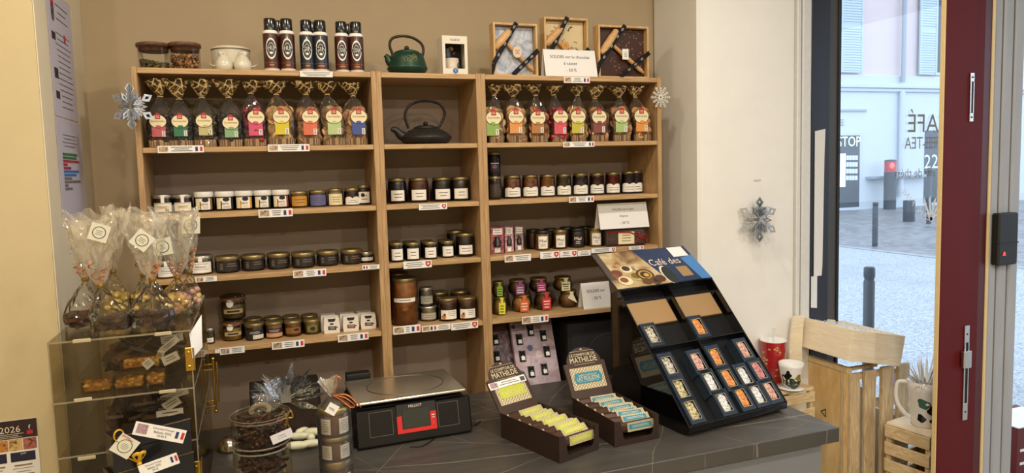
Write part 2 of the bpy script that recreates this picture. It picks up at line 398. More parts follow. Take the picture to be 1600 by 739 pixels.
# alarm box
bx = thing('doorbell_box', 'small black box with a red bell symbol on the white door jamb', 'alarm box', aY(1562, 372, GY))
o = bx.location; a = aY(1546.5, 414, GY)-o; b = aY(1579, 331, GY)-o
m = MB().box(a.x, b.x, -.035, -.0005, a.z, b.z, BLK, c=.006); m.box(a.x-.001, b.x+.001, -.036, -.02, a.z+(b.z-a.z)*.42, a.z+(b.z-a.z)*.44, DIM); m.build('casing', bx)
BELL = mk('lit red symbol', '#ff3a3a', .5, emit=1.2)
c = aY(1569, 397, GY-.036)-o
MB().prism([(c.x-.009, c.z-.006), (c.x+.009, c.z-.006), (c.x+.006, c.z-.002), (c.x+.005, c.z+.006), (c.x, c.z+.01), (c.x-.005, c.z+.006), (c.x-.006, c.z-.002)], c.y-.0015, c.y-.0002, BELL).build('bell_symbol', bx)

# ================================================================== street
GZ = -.1
def asphalt(name, c1, c2, scale, rough):
    m, nt, N, L, p = _tree(name); tc = N.new('ShaderNodeTexCoord')
    n1 = N.new('ShaderNodeTexNoise'); n1.inputs['Scale'].default_value = scale; n1.inputs['Detail'].default_value = 4
    n2 = N.new('ShaderNodeTexNoise'); n2.inputs['Scale'].default_value = .6; n2.inputs['Detail'].default_value = 3
    L.new(tc.outputs['Object'], n1.inputs['Vector']); L.new(tc.outputs['Object'], n2.inputs['Vector'])
    r = N.new('ShaderNodeValToRGB'); r.color_ramp.elements[0].position = .35; r.color_ramp.elements[1].position = .65
    r.color_ramp.elements[0].color = srgb(c1); r.color_ramp.elements[1].color = srgb(c2); L.new(n1.outputs['Fac'], r.inputs[0])
    L.new(r.outputs[0], p.inputs['Base Color'])
    mr = N.new('ShaderNodeMapRange'); mr.inputs['To Min'].default_value = rough-.2; mr.inputs['To Max'].default_value = rough+.2; mr.inputs['From Min'].default_value = .35; mr.inputs['From Max'].default_value = .65
    L.new(n2.outputs['Fac'], mr.inputs[0]); L.new(mr.outputs[0], p.inputs['Roughness'])
    b = N.new('ShaderNodeBump'); b.inputs['Strength'].default_value = .3; b.inputs['Distance'].default_value = .006
    L.new(n1.outputs['Fac'], b.inputs['Height']); L.new(b.outputs[0], p.inputs['Normal']); return m
ROAD = asphalt('damp granular asphalt', '#767a80', '#bfc1c4', 55, .55); PAVE = asphalt('wet dark paving', '#6a6668', '#8e8a8a', 6, .42)
k0 = aZ(1315, 385, GZ); k1 = aZ(1460, 407, GZ); k1.x = k0.x; kd = (k1-k0).normalized(); kf = Vector((-kd.y, kd.x, 0))
# the road by the shop is one surface, the paved crossing beyond the kerb line another
far = 16.7
def kerb_pt(s, off=0): return k0+kd*s+kf*off
g = MB(); a = kerb_pt(-14); b = kerb_pt(20)
g.box(a.x, 60, -15, far, GZ-.2, GZ+.004, PAVE); struct(g.build('street_paving'))
g = MB(); g.box(-30, 60, -20, far, GZ-.3, GZ-.001, ROAD); struct(g.build('street_road'))
KERB = mk('pale kerb stone', '#9a9a9a', .6, var=.15, scale=8)
ks = struct(empty('kerb_line')); me = None
for i in range(34):
    p = kerb_pt(-13.8+i*1.0); q = MB().box(.01, .985, -.07, .07, 0, .018, KERB, c=.008) if me is None else None
    if q: o = q.build('kerb_stone', ks); me = o.data
    else: o = bpy.data.objects.new('kerb_stone', me); COL.objects.link(o); o.parent = ks
    o.location = (p.x, p.y, GZ-.004); o.rotation_euler = (0, 0, math.atan2(kd.y, kd.x))
# opposite building
FY = 16.6
FW = mk('white facade render', '#c9cdd2', .85, var=.04, scale=2); FP = mk('pale pink render', '#d3bfbd', .85, var=.05, scale=2); FL = mk('pale stone band', '#c3c8cf', .8)
SHUT = mk('pale grey shutter paint', '#b9c4cc', .7); FGL = mk('dark shop glass', '#2b323a', .12, var=.2, scale=1.5); PIPE = mk('grey drain pipe', '#9a9fa8', .5)
bd = thing('townhouse', 'white shop front with pink upper floor and louvred shutters across the street', 'building', (15, FY, GZ))
def fx(u, v=250): return aY(u, v, FY).x-15
def fz(u, v): return aY(u, v, FY).z-GZ
zc = fz(1390, 133)
m = MB().box(-16, 30, 0, 5, 0, zc, FW); m.build('ground_floor_wall', bd)
MB().box(-16, 30, .05, 5, zc, 11, FP).build('upper_wall', bd)
MB().box(-16, 30, -.14, .05, zc-.12, zc+.02, FL, c=.02).box(-16, 30, -.08, .05, zc-.24, zc-.121, FL, c=.02).box(-16, 30, -.04, .05, zc+.021, zc+.32, FL, c=.01).build('cornice', bd)
def shutter(x, z0, z1, w, ang=0):
    s = empty('shutter'); s.parent = bd; s.location = (x, -.05, z0)
    m = MB().box(0, w, -.04, 0, 0, z1-z0, SHUT); h = z1-z0
    for (a, b) in ((.08, h*.47), (h*.52, h-.08)):
        k = int((b-a)/.085)
        for i in range(k): z = a+(b-a)*i/k; m.box(.07, w-.07, -.06, -.041, z, z+.055, SHUT, RX(0))
    m.box(0, .07, -.065, -.04, 0, h, SHUT).box(w-.07, w, -.065, -.04, 0, h, SHUT)
    m.build('louvre_panel', s)
zs0, zs1 = fz(1330, 114), fz(1330, -30)
for ua, ub in ((1311, 1345), (1434, 1461), (1262, 1292), (1519, 1549)):
    xa, xb = fx(ua, 60), fx(ub, 60); shutter(xa, zs0, zs1+.2, xb-xa)
for ua, ub in ((1461.5, 1519), (1292.5, 1310.5)):
    w = empty('window'); w.parent = bd; xa, xb = fx(ua, 60), fx(ub, 60)
    MB().box(xa, xb, -.01, .05, zs0, zs1+.2, FL).build('window_frame', w)
    MB().box(xa+.08, (xa+xb)/2-.04, -.02, -.01, zs0+.1, zs1, FGL).build('pane', w); MB().box((xa+xb)/2+.04, xb-.08, -.02, -.01, zs0+.1, zs1, FGL).build('pane', w)
for u, r in ((1403, .075),):
    MB().tube([(fx(u), -.16, zc+.1), (fx(u), -.16, 7.5)], .075, PIPE, n=10).tube([(fx(u), -.13, zc-.2), (fx(u), -.13, .4)], .09, FL, n=10).build('drain_pipe', bd)
# shop door with lit shelves, left
xa, xb, zt = fx(1290), fx(1347, 260), fz(1345, 207)
sd = empty('shop_door'); sd.parent = bd
MB().box(xa, xb, -.03, .01, 0, zt, FL).box(xa, xb-.15, -.035, -.03, .1, zt-.1, FGL).build('door_frame', sd)
LITW = mk('lit shop shelf', '#cfe6ff', .5, emit=.75); LITG = mk('lit green white letters', '#d8fff2', .5, emit=1.1)
m = MB(); a = aY(1311, 318, FY); 
m.box(fx(1311), fx(1319, 280), -.06, -.036, fz(1311, 292), fz(1311, 240), LITW)
for r in range(4):
    for k in range(4):
        u = 1321+k*4.6; v = 243+r*10.5; m.box(fx(u), fx(u+3.7), -.05, -.036, fz(u, v+7), fz(u, v), mk('lit goods', '#b9c9d6', .5, emit=.45))
m.build('lit_display', sd)
c = aY(1327, 221, FY-.06); m = MB().text('STOP', .34, LITG, T(c.x-15, -.06, c.z-GZ), maxw=1.0); m.build('sign_lettering', sd)
xa, xb = fx(1444, 260), fx(1480, 260)
sw = empty('shop_window'); sw.parent = bd; z0, z1 = fz(1450, 316), fz(1450, 204)
MB().box(xa, xb+1.2, -.02, .01, z0, z1, FGL).build('pane', sw)
c = aY(1455, 252, FY-.03); MB().text('22', .5, WHL, T(c.x-15, -.03, c.z-GZ)).build('number', sw)
MB().box(fx(1352, 276), fx(1443, 275), -.3, .0, fz(1400, 278), fz(1400, 274), PIPE, c=.01).build('wall_ledge', bd)
MB().box(fx(1311), fx(1353, 172), -.05, .0, fz(1330, 174), fz(1330, 171), PIPE).build('sign_rail', bd)
m = MB()
for v in (186, 190, 194): m.box(fx(1311), fx(1317), -.03, .0, fz(1314, v+1.5), fz(1314, v), PIPE)
m.build('wall_vent', bd)
# bollards
BOL = mk('dark grey bollard paint', '#2c3036', .5); REDL = mk('lit red signal', '#ff4438', .4, emit=3)
def bollard(label, p, r, h, cut=True):
    o = thing('bollard', label, 'bollard', (p.x, p.y, GZ), group=None)
    MB().lathe([(r*1.0, 0), (r, h*.90), (r*.86, h*.905), (r*.86, h*.925), (r, h*.93), (r, h*.99), (r*.8, h)] if cut else [(r, 0), (r, h*.97), (r*.9, h)], BOL, n=20).build('post', o)
    return o
p = aZ(1367, 385, GZ); q = aY(1367, 316, p.y); bollard('slim dark bollard with a grooved top near the far kerb', p, 4.2*mpp(q), q.z-GZ)
for yy_ in [1.0+.05*i for i in range(60)]:
    q = aY(1358.5, 417, yy_)
    if q.z <= GZ+1.02: break
bollard('tall dark bollard close to the shop window, above the wooden box', Vector((q.x, q.y, GZ)), 8.3*mpp(q), q.z-GZ)
p = aZ(1420, 346, GZ); q = aY(1420, 313, p.y); bollard('short thick dark bollard without a light', p, 8.5*mpp(q), q.z-GZ, False)
p = aZ(1451, 350, GZ); q = aY(1451, 262, p.y); bollard('blue black bollard right beside the door post', p, 3.4*mpp(q), q.z-GZ)
p = aZ(1390, 327, GZ); q = aY(1390, 250, p.y); r = 9*mpp(q); h = q.z-GZ
o = thing('traffic_bollard', 'tall dark street bollard with a glowing red light on top', 'traffic bollard', (p.x, p.y, GZ))
MB().lathe([(r, 0), (r, h*.76)], BOL, n=20).lathe([(r, h*.97), (r*.9, h), (0, h*1.01)], BOL, n=20).build('post', o)
MB().lathe([(r*.97, h*.76), (r*.97, h*.97)], mk('dark red lens', '#a02028', .3, emit=.25), n=20).build('lamp_housing', o)
MB().ball((-.12, -r*.9, h*.885), r*.5, REDL, n=12, sy=.4).build('red_light', o)

# red shop goods seen through the door at the right edge
o = thing('display_crate', 'dark red printed box low in the doorway at the right edge', 'box', aY(1597, 735, -.2))
MB().box(-.045, .3, 0, .25, -.3, .23, mk('dark red card', '#5c1a1e', .6), c=.004).build('carton', o)
lab(MB().box(-.05, .28, -.01, .2, .231, .236, PAPER).build('lid_sheet', o), 'white sheet on top')
MB().rect(-.02, .25, .10, .115, WHL).rect(-.02, .25, .03, .045, WHL).rect(.02, .2, -.06, .0, DIM).build('print', o)

# ================================================================== bookcases
OAKV = wood('oak veneer upright', '#98764f', '#ba976b', (9, 9, .5), 12); OAKH = wood('oak veneer shelf', '#9c7b53', '#c29e70', (.5, 9, 9), 12)
Z_TOP = 2.02; SH = [1.6551+v for v in (.1023, -.1229, -.3436, -.5958)]        # top faces of the four shelves
TH = .0185; DEP = .28
def bookcase(x0, w, label):
    o = thing('bookcase', label, 'bookcase', (x0, 0, 0), group=None)
    MB().box(0, TH, 0, DEP, 0, Z_TOP+.003, OAKV, c=.0012).build('side_panel', o); MB().box(w-TH, w, 0, DEP, 0, Z_TOP+.003, OAKV, c=.0012).build('side_panel', o)
    MB().box(TH, w-TH, .002, DEP, Z_TOP-TH, Z_TOP, OAKH, c=.001).build('top_panel', o)
    for z in SH+[.70]: MB().box(TH+.0005, w-TH-.0005, .004, DEP-.022, z-TH+.001, z, OAKH, c=.001).build('shelf', o)
    MB().box(TH+.0005, w-TH-.0005, .0, DEP-.022, .08, .1, OAKH).box(TH+.0005, w-TH-.0005, .02, .035, 0, .08, OAKH).build('plinth', o)
    MB().box(TH+.0002, w-TH-.0002, DEP-.02, DEP-.012, .08, Z_TOP-TH-.0005, BACKP).build('back_panel', o)
bookcase(0, .8, 'wide oak bookcase on the left full of bagged sweets and dark jars')
bookcase(.8, .4, 'narrow oak bookcase in the middle holding the black teapot')
bookcase(1.2, .8, 'wide oak bookcase on the right with bagged biscuits and fruit jams')

# ================================================================== counter
def stone():
    m, nt, N, L, p = _tree('dark veined worktop laminate'); p.inputs['Roughness'].default_value = .42; p.inputs['Specular IOR Level'].default_value = .85
    tc = N.new('ShaderNodeTexCoord'); out = None
    base = N.new('ShaderNodeTexNoise'); base.inputs['Scale'].default_value = 5; base.inputs['Detail'].default_value = 6
    mp0 = N.new('ShaderNodeMapping'); mp0.inputs['Scale'].default_value = (1, 6, 1); L.new(tc.outputs['Object'], mp0.inputs[0]); L.new(mp0.outputs[0], base.inputs['Vector'])
    r0 = N.new('ShaderNodeValToRGB'); r0.color_ramp.elements[0].color = srgb('#2b2825'); r0.color_ramp.elements[1].color = srgb('#4e4943'); L.new(base.outputs['Fac'], r0.inputs[0])
    col = r0.outputs[0]
    for rot, sc, wd, seed in ((.1, 1.15, .010, 3), (1.12, 1.3, .0055, 9), (-.35, .9, .006, 17), (2.2, 1.0, .0035, 29), (.5, 1.7, .003, 41)):
        mp = N.new('ShaderNodeMapping'); mp.inputs['Rotation'].default_value = (0, 0, rot); mp.inputs['Location'].default_value = (seed*.37, seed*.71, 0); L.new(tc.outputs['Object'], mp.inputs[0])
        nz = N.new('ShaderNodeTexNoise'); nz.inputs['Scale'].default_value = 1.6; nz.inputs['Detail'].default_value = 2; L.new(mp.outputs[0], nz.inputs['Vector'])
        sx = N.new('ShaderNodeSeparateXYZ'); L.new(mp.outputs[0], sx.inputs[0])
        a = N.new('ShaderNodeMath'); a.operation = 'MULTIPLY_ADD'; a.inputs[1].default_value = .14; L.new(nz.outputs['Fac'], a.inputs[0]); L.new(sx.outputs['Y'], a.inputs[2])
        b = N.new('ShaderNodeMath'); b.operation = 'MULTIPLY'; b.inputs[1].default_value = sc*2.6; L.new(a.outputs[0], b.inputs[0])
        c = N.new('ShaderNodeMath'); c.operation = 'FRACT'; L.new(b.outputs[0], c.inputs[0])
        d = N.new('ShaderNodeMath'); d.operation = 'LESS_THAN'; d.inputs[1].default_value = wd*sc*2.6*.40; L.new(c.outputs[0], d.inputs[0])
        n2 = N.new('ShaderNodeTexNoise'); n2.inputs['Scale'].default_value = 3; L.new(mp.outputs[0], n2.inputs['Vector'])
        e = N.new('ShaderNodeMapRange'); e.inputs['From Min'].default_value = .4; e.inputs['From Max'].default_value = .62; L.new(n2.outputs['Fac'], e.inputs[0])
        g = N.new('ShaderNodeMath'); g.operation = 'MULTIPLY'; L.new(d.outputs[0], g.inputs[0]); L.new(e.outputs[0], g.inputs[1])
        mx = N.new('ShaderNodeMix'); mx.data_type = 'RGBA'; mx.inputs['B'].default_value = srgb('#857d6c'); L.new(g.outputs[0], mx.inputs['Factor']); L.new(col, mx.inputs['A']); col = mx.outputs['Result']
    L.new(col, p.inputs['Base Color']); return m
STONE = stone(); CABG = mk('grey cabinet panel', '#75777a', .5, var=.04, scale=12)
ZC = .78; CX1 = aZ(1312, 668, ZC).x; CY0 = aZ(1312, 668, ZC).y; CY1 = -.012
o = thing('counter', 'long dark veined shop counter worktop on a grey base', 'counter', (0, 0, 0))
MB().box(-.17, CX1, CY0, CY1, ZC-.048, ZC, STONE, c=.002).build('worktop', o)
MB().box(-.15, CX1-.045, CY0+.03, CY1-.03, 0, ZC-.049, CABG, c=.003).build('base_cabinet', o)
# ================================================================== goods on the shelves
GOLD = mk('gold lacquered lid', '#94825a', .34, .8, var=.12); SILV = mk('silver lid', '#b9b4a8', .3, .85, var=.05); BLKLID = mk('black lid', '#151414', .4); WLID = mk('white plastic lid', '#d9d6d0', .45)
JGLASS = clear('jar glass', '#f4f6f2', 1.0, .03); JGREEN = clear('clear bottle glass', '#fbfcfb', .55, .02)
LABW = mk('white jar label', '#e6e1d8', .7, var=.03); LABC = mk('cream jar label', '#dccfa8', .7, var=.04)
PKRED = mk('red print', '#b3222a', .6); FLB = mk('flag blue', '#1f2f66', .6); FLR = mk('flag red', '#b8323a', .6)
def stuffmat(h, r=.45): return mk('contents '+h, h, r, var=.5, scale=75, bump=.4)
ORD = ['first', 'second', 'third', 'fourth', 'fifth', 'sixth', 'seventh', 'eighth', 'ninth', 'tenth', 'eleventh', 'twelfth', 'thirteenth']
class Crop:
    def __init__(s, x, y, k): s.x, s.y, s.k = x, y, k
    def __call__(s, *a):                                   # uL, uR, vT, vB in crop pixels
        return (s.x+a[0]/s.k, s.x+a[1]/s.k, s.y+a[2]/s.k, s.y+a[3]/s.k)
def stand(uL, uR, vT, vB, z, y=None):
    """foot point, radius and height of an upright round thing seen in a pixel box and standing at height z"""
    uc = (uL+uR)/2
    if y is None:
        p = aZ(uc, vB, z); r = (uR-uL)/2*mpp(p); y = min(max(p.y, .004), .1)+r
    p = aY(uc, (vT+vB)/2, y); r = (uR-uL)/2*mpp(p)
    q = aY(uc, vT, y+r if z < 1.5 else y-r)
    return Vector((p.x, y, z)), r*.975, max(q.z-z, .02)
def greek(mb, x0, x1, z0, z1, n, m, cyl=None, M_=None, lead=.0008, thick=.27):
    """unreadably small lines of print"""
    for i in range(n):
        z = z1-(i+.5)*(z1-z0)/n; t = (z1-z0)/n*thick/2; w = (x1-x0)*random.uniform(.6, 1)/2; c = (x0+x1)/2
        mb.rect(c-w, c+w, z-t, z+t, m, M_, cyl=cyl+.0003 if cyl else None, lead=lead, n=5)
def keep_in(p, r):
    for a_, b_ in ((.0185, .7815), (.8185, 1.1815), (1.2185, 1.9815)):
        if a_-.03 < p.x < b_+.03: return Vector((min(max(p.x, a_+r*1.02+.0015), b_-r*1.02-.0015), min(p.y, .255-r*1.02), p.z))
    return p
def jar(box, z, label, group, content, lid=GOLD, y=None, shape='jam', lab_=None, lidh=None, lidr=None, fill=.93, rz=None, name='jar', pos=None):
    if pos: p, r, h = pos
    else: p, r, h = stand(*box, z, y)
    p = keep_in(p, r)
    p = Vector((p.x, p.y, p.z+.0007))
    o = thing(name, label, 'jar', p, face_cam(p)*.7 if rz is None else rz, group)
    lh = lidh or min(.016, h*.2); e = .004; hb = h-lh*.55
    if shape == 'jam': pr = [(r*.90, 0), (r, .005), (r, hb-r*.32), (r*.95, hb-r*.17), (r*.86, hb-.004), (r*.86, hb)]; lr = lidr or r*.93
    elif shape == 'low': pr = [(r*.86, 0), (r*.92, .004), (r*.98, hb*.5), (r*.98, hb*.72), (r*.93, hb*.86), (r*.93, hb)]; lr = lidr or r*1.0
    elif shape == 'straight': pr = [(r*.93, 0), (r, .004), (r, hb*.86), (r*.97, hb*.93), (r*.95, hb)]; lr = lidr or r*1.0
    elif shape == 'belly': pr = [(r*.7, 0), (r*.8, .004), (r*.95, hb*.22), (r, hb*.42), (r*.96, hb*.6), (r*.8, hb*.82), (r*.78, hb)]; lr = lidr or r*.84
    g = MB(); g.lathe(pr, JGLASS, cap1=False); g.build('glass', o)
    zt = hb*fill; q = []
    for (a, b) in pr:
        if b < zt: q.append((max(a-.0022, .001), b+.002))
    # interpolate the radius at the fill level
    for (a0, b0), (a1, b1) in zip(pr, pr[1:]):
        if b0 <= zt <= b1: a = a0+(a1-a0)*(zt-b0)/max(b1-b0, 1e-6); q.append((a-.0022, zt)); break
    c = MB().lathe(q, stuffmat(content)).build('contents', o)
    MB().lathe([(lr*.97, h-lh), (lr, h-lh+.0015), (lr, h-.003), (lr*.96, h-.0008), (lr*.9, h), (lr*.86, h-.0012), (0, h-.0012)], lid, n=28, cap0=False, cap1=False).lathe([(lr*.97, h-lh), (0, h-lh)], lid, cap1=False, cap0=False).build('lid', o)
    if lab_: lab_(o, r*(.985 if shape == 'low' else 1)+.0006, h, hb)
    return o
def sq_label(z0, z1, w, col=None, print_=None, lines=3, wavy=False, text=None, tcol=None, black=None):
    """label wrapped on a jar: z0..z1 as parts of its height, w as width over diameter"""
    def f(o, R_, h, hb):
        m = MB(); x = w*R_*1.0; a, b = z0*h, z1*h; c = col or LABW
        m.rect(-x, x, a, b, c, cyl=R_, n=14)
        if wavy:
            for k in (-.5, .5): m.disc(k*x, b, x*.42, .006, c, cyl=R_+.0001)
        if text: m.text(text, (b-a)*.26, tcol or DIM, T(0, 0, a+(b-a)*.62), maxw=x*1.5, cyl=R_+.0005); greek(m, -x*.6, x*.6, a+.15*(b-a), a+(b-a)*.42, 2, tcol or INK, R_+.0003)
        elif lines: greek(m, -x*.62, x*.72, a+.2*(b-a), b-.2*(b-a), lines, print_ or INK, R_+.0002, thick=.22)
        if black: m.disc(black[0]*x, a+black[1]*(b-a), x*black[2], (b-a)*black[2]*.62, DIM, cyl=R_+.0007)
        m.build('label', o)
    return f
A_ = Crop(200, 20, 3.36); B_ = Crop(580, 20, 3.3333); C_ = Crop(200, 220, 4); D_ = Crop(200, 380, 3.89); E_ = Crop(590, 220, 3.478); F_ = Crop(590, 380, 3.213)

# ---- second shelf, left: jars
g = 'jars on the second shelf of the left bookcase'; z = SH[1]
def seal_label(o, R_, h, hb):
    m = MB(); m.rect(-R_*.95, R_*.95, h*.08, h*.55, LABW, cyl=R_, n=14); m.rect(-R_*.6, R_*.6, h*.22, h*.42, LABC, cyl=R_+.0004)
    greek(m, -R_*.5, R_*.5, h*.26, h*.38, 2, DIM, R_+.0006); m.rect(-R_*.16, R_*.16, h*.55, h*.97, PAPER, cyl=R_*1.03); m.rect(-R_*.9, R_*.9, h*.5, h*.52, mk('olive print', '#6b6a2c', .7), cyl=R_+.0005); m.build('label', o)
jar(C_(145, 268, 338, 440), z, 'silver-lidded jar with a paper seal, far left end of its row', g, '#3a2616', SILV, shape='low', lab_=seal_label, lidh=.014)
jar(C_(283, 402, 335, 438), z, 'silver-lidded jar with a paper seal, second from the left end of its row', g, '#3a2616', SILV, shape='low', lab_=seal_label, lidh=.014)
def navo(bar):
    def f(o, R_, h, hb):
        m = MB(); bm = mk('label bar '+bar, bar, .6)
        m.rect(-R_*.9, R_*.9, h*.1, h*.66, LABW, cyl=R_, n=14); m.rect(-R_*.9, -R_*.42, h*.1, h*.64, LABC, cyl=R_+.0003); m.rect(R_*.62, R_*.9, h*.1, h*.66, bm, cyl=R_+.0003); m.rect(-R_*.42, -R_*.3, h*.1, h*.5, bm, cyl=R_+.0004)
        m.disc(R_*.14, h*.58, R_*.34, h*.11, DIM, cyl=R_+.0006); m.text('navo', h*.11, DIM, T(0, 0, h*.36) , maxw=R_*.8, cyl=R_+.0006); greek(m, -R_*.2, R_*.5, h*.14, h*.26, 2, bm, R_+.0006)
        m.build('label', o)
    return f
for k, (b, bar, w) in enumerate((((415, 535, 320, 430), '#7a5a2c', 'brown'), ((545, 665, 317, 425), '#20201f', 'black'), ((668, 782, 313, 422), '#c8902c', 'yellow'), ((785, 898, 310, 420), '#2c3a2c', 'dark green'), ((900, 1010, 307, 415), '#8c3a1c', 'rust'))):
    jar(C_(*b), z, '%s of five white-lidded jars in a row, its label edged in %s' % (ORD[k], w), 'white-lidded jars', '#2e1c12', WLID, shape='straight', lab_=navo(bar), lidh=.02, lidr=None)
jar(C_(1015, 1125, 317, 412), z, 'small gold-lidded jar with an orange label beside the white-lidded jars', g, '#6a4a1a', GOLD, shape='straight', lab_=sq_label(.1, .7, .98, mk('orange label', '#b9842c', .6), lines=2), lidh=.012)
jar(C_(1130, 1243, 310, 410), z, 'small jar with a blue violet label, right of the orange one', g, '#3a3840', GOLD, shape='straight', lab_=sq_label(.08, .72, .98, mk('violet label', '#5a5a86', .6), lines=3), lidh=.012)
jar(C_(1247, 1345, 300, 405), z, 'cream coloured jar with a green edged label, third from the right end of its row', g, '#9a8a5c', GOLD, shape='straight', lab_=sq_label(.06, .7, .98, LABC, mk('green print', '#5e6a34', .6), 3), lidh=.012)
jar(C_(1350, 1452, 297, 400), z, 'dark red jar with a scalloped white label beside the cream jar', g, '#2e0f10', GOLD, lab_=sq_label(.05, .42, .98, LABW, lines=2, wavy=True), lidh=.012)
jar(C_(1453, 1535, 278, 393), z, 'dark jar in the right corner, white label with a black oval', g, '#241410', GOLD, lab_=sq_label(.1, .66, .98, LABW, lines=2, black=(-.2, .72, .3)), lidh=.012)

# ---- third shelf, left
g = 'flat dark jars on the third shelf of the left bookcase'; z = SH[2]
def oval_label(o, R_, h, hb):
    m = MB(); m.rect(-R_*.95, R_*.95, h*.1, h*.66, LABW, cyl=R_, n=14); m.rect(-R_*.62, R_*.62, h*.3, h*.56, PAPER, cyl=R_+.0003); m.rect(-R_*.62, R_*.62, h*.555, h*.575, DIM, cyl=R_+.0004); m.rect(-R_*.62, R_*.62, h*.285, h*.3, DIM, cyl=R_+.0004)
    m.text('Rillettes', h*.12, DIM, T(0, 0, h*.43), maxw=R_*1.1, cyl=R_+.0006); m.rect(-R_*.18, R_*.14, h*.68, h*.97, PAPER, cyl=R_*1.03); m.build('label', o)
jar(D_(370, 515, 65, 195), z, 'flat jar with a white seal and framed white label, left end of the dark row', g, '#8a7a58', SILV, shape='low', lab_=oval_label, lidh=.016)
jar((245, 275, 405, 436), z, 'flat jar with a seal half hidden behind the cellophane bags', g, '#8a7a58', SILV, shape='low', lab_=oval_label, lidh=.016)
def dark_label(o, R_, h, hb):
    m = MB(); m.rect(-R_*1.0, R_*1.05, h*.12, h*.7, mk('dark brown label', '#1d1614', .5), cyl=R_, n=14); m.rect(-R_*.72, -R_*.25, h*.16, h*.66, DIM, cyl=R_+.0004); 
    for q in (.56, .46, .36, .26): m.rect(-R_*.62, -R_*.36, h*q-.0012, h*q+.0012, mk('tan print', '#7c6a55', .7), cyl=R_+.0006)
    greek(m, -R_*.1, R_*.8, h*.36, h*.62, 2, mk('tan print', '#7c6a55', .7), R_+.0005); m.build('label', o)
for k, b in enumerate(((530, 680, 68, 185), (688, 835, 60, 172), (845, 985, 50, 162), (993, 1138, 45, 155), (1145, 1283, 35, 142), (1290, 1425, 28, 132))):
    jar(D_(*b), z, '%s of six flat dark jars with gold lids, counted from the left' % ORD[k], g, '#2f1712', GOLD, shape='low', lab_=dark_label, lidh=.016)
jar(D_(1430, 1520, 45, 120), z, 'little dark jar with a narrow white label in the shelf corner', g, '#150f0d', SILV, lab_=sq_label(.22, .52, .95, LABW, lines=2), lidh=.013)

# ---- fourth shelf, left
g = 'small jars on the lowest shelf of the left bookcase'; z = SH[3]
WIRE = mk('steel wire', '#9a948a', .3, .9)
def clip_jar(box, zz, label, content, hide=False):
    p, r, h = stand(*box, zz); p.z += .0007; o = thing('clip_jar', label, 'jar', p, face_cam(p)*.7, 'stacked clip-top jars')
    hb = h*.86
    MB().lathe([(r*.86, 0), (r*.95, .005), (r*.96, hb*.7), (r*.88, hb*.9), (r*.9, hb)], JGLASS, cap1=False).build('glass', o)
    MB().lathe([(r*.84, .003), (r*.92, .007), (r*.93, hb*.62), (r*.9, hb*.7)], stuffmat(content)).build('contents', o)
    MB().lathe([(r*.97, hb+.001), (r, hb+.004), (r*.97, h-.006), (r*.8, h-.001), (r*.7, h-.003), (0, h-.003)], mk('brown glass lid', '#3b2c1c', .15, var=.1), cap0=False, cap1=False).build('lid', o)
    MB().lathe([(r*.98, hb-.004), (r*.98, hb+.003)], mk('orange rubber ring', '#8c4a24', .6), cap0=False, cap1=False).build('rubber_ring', o)
    w = MB(); w.tube([(r*1.03*math.cos(a), r*1.03*math.sin(a), hb*.9) for a in [2*PI*i/24 for i in range(24)]], .0014, WIRE, closed=True, n=6)
    for a in (-.5, .1): w.tube([(r*1.03*math.sin(a+.6), -r*1.03*math.cos(a+.6), hb*.9), (r*1.12*math.sin(a+.6), -r*1.12*math.cos(a+.6), hb*.72), (r*1.05*math.sin(a+.7), -r*1.05*math.cos(a+.7), h*1.0)], .0013, WIRE, n=6)
    w.build('wire_clip', o)
    m = MB(); m.disc(-r*.25, h*.68, r*.28, r*.3, LABW, cyl=r*.99); m.build('round_sticker', o)
    m = MB(); m.rect(-r*.8, r*.8, hb*.3, hb*.52, mk('pale tan label', '#b49a6a', .7), cyl=r*.975); greek(m, -r*.7, r*.7, hb*.32, hb*.5, 1, DIM, r*.978, thick=.5); m.build('label', o)
    return o, h
b = D_(570, 705, 450, 598); oc, hh = clip_jar(b, z, 'lower clip-top jar of pale yellow terrine in the stack', '#b08a4a')
q, r_, h_ = stand(*b, z)
p, r, h = stand(*D_(562, 715, 300, 445), z+hh, q.y); b2 = D_(562, 715, 300, 445)
clip_jar((b2[0], b2[1], b2[2], b2[3]+2), z+hh+.001, 'upper clip-top jar with a round white sticker on top of the other', '#6a5a34')
def band(col, tcol='#d8cfc0', split=None):
    def f(o, R_, h, hb):
        m = MB(); c = mk('label '+col, col, .55); m.rect(-R_*1.0, R_*1.0, h*.1, h*.62, c, cyl=R_, n=14)
        if split: m.rect(-R_*.2 if split[1] else -R_, R_*1.0, h*.1, h*.34, mk('label '+split[0], split[0], .6), cyl=R_+.0003)
        greek(m, -R_*.7, R_*.7, h*.4, h*.56, 2, mk('label ink '+tcol, tcol, .6), R_+.0006); m.build('label', o)
    return f
row = [((712, 828, 470, 595), '#4a3c24', band('#1f1d1a', split=('#d0cabc', 1)), 'gold-lidded jar with a black and white label, next to the clip jars'),
       ((833, 943, 462, 582), '#a86a44', band('#1c1a1c', split=('#c08a6a', 0)), 'gold-lidded jar of pink terrine with a black band'),
       ((948, 1058, 455, 570), '#7a4a20', sq_label(.2, .6, .9, mk('amber label', '#7c5424', .6), lines=0, black=(.4, .6, .32)), 'gold-lidded amber jar with a black oval'),
       ((1065, 1172, 448, 557), '#7a6a30', sq_label(.2, .62, .6, mk('olive label', '#77682f', .6), lines=0, black=(.1, .5, .5)), 'gold-lidded olive jar with a black oval, beside the white cartons')]
for b, c, l, t in row: jar(D_(*b), z, t, g, c, GOLD, shape='straight', lab_=l, lidh=.013)
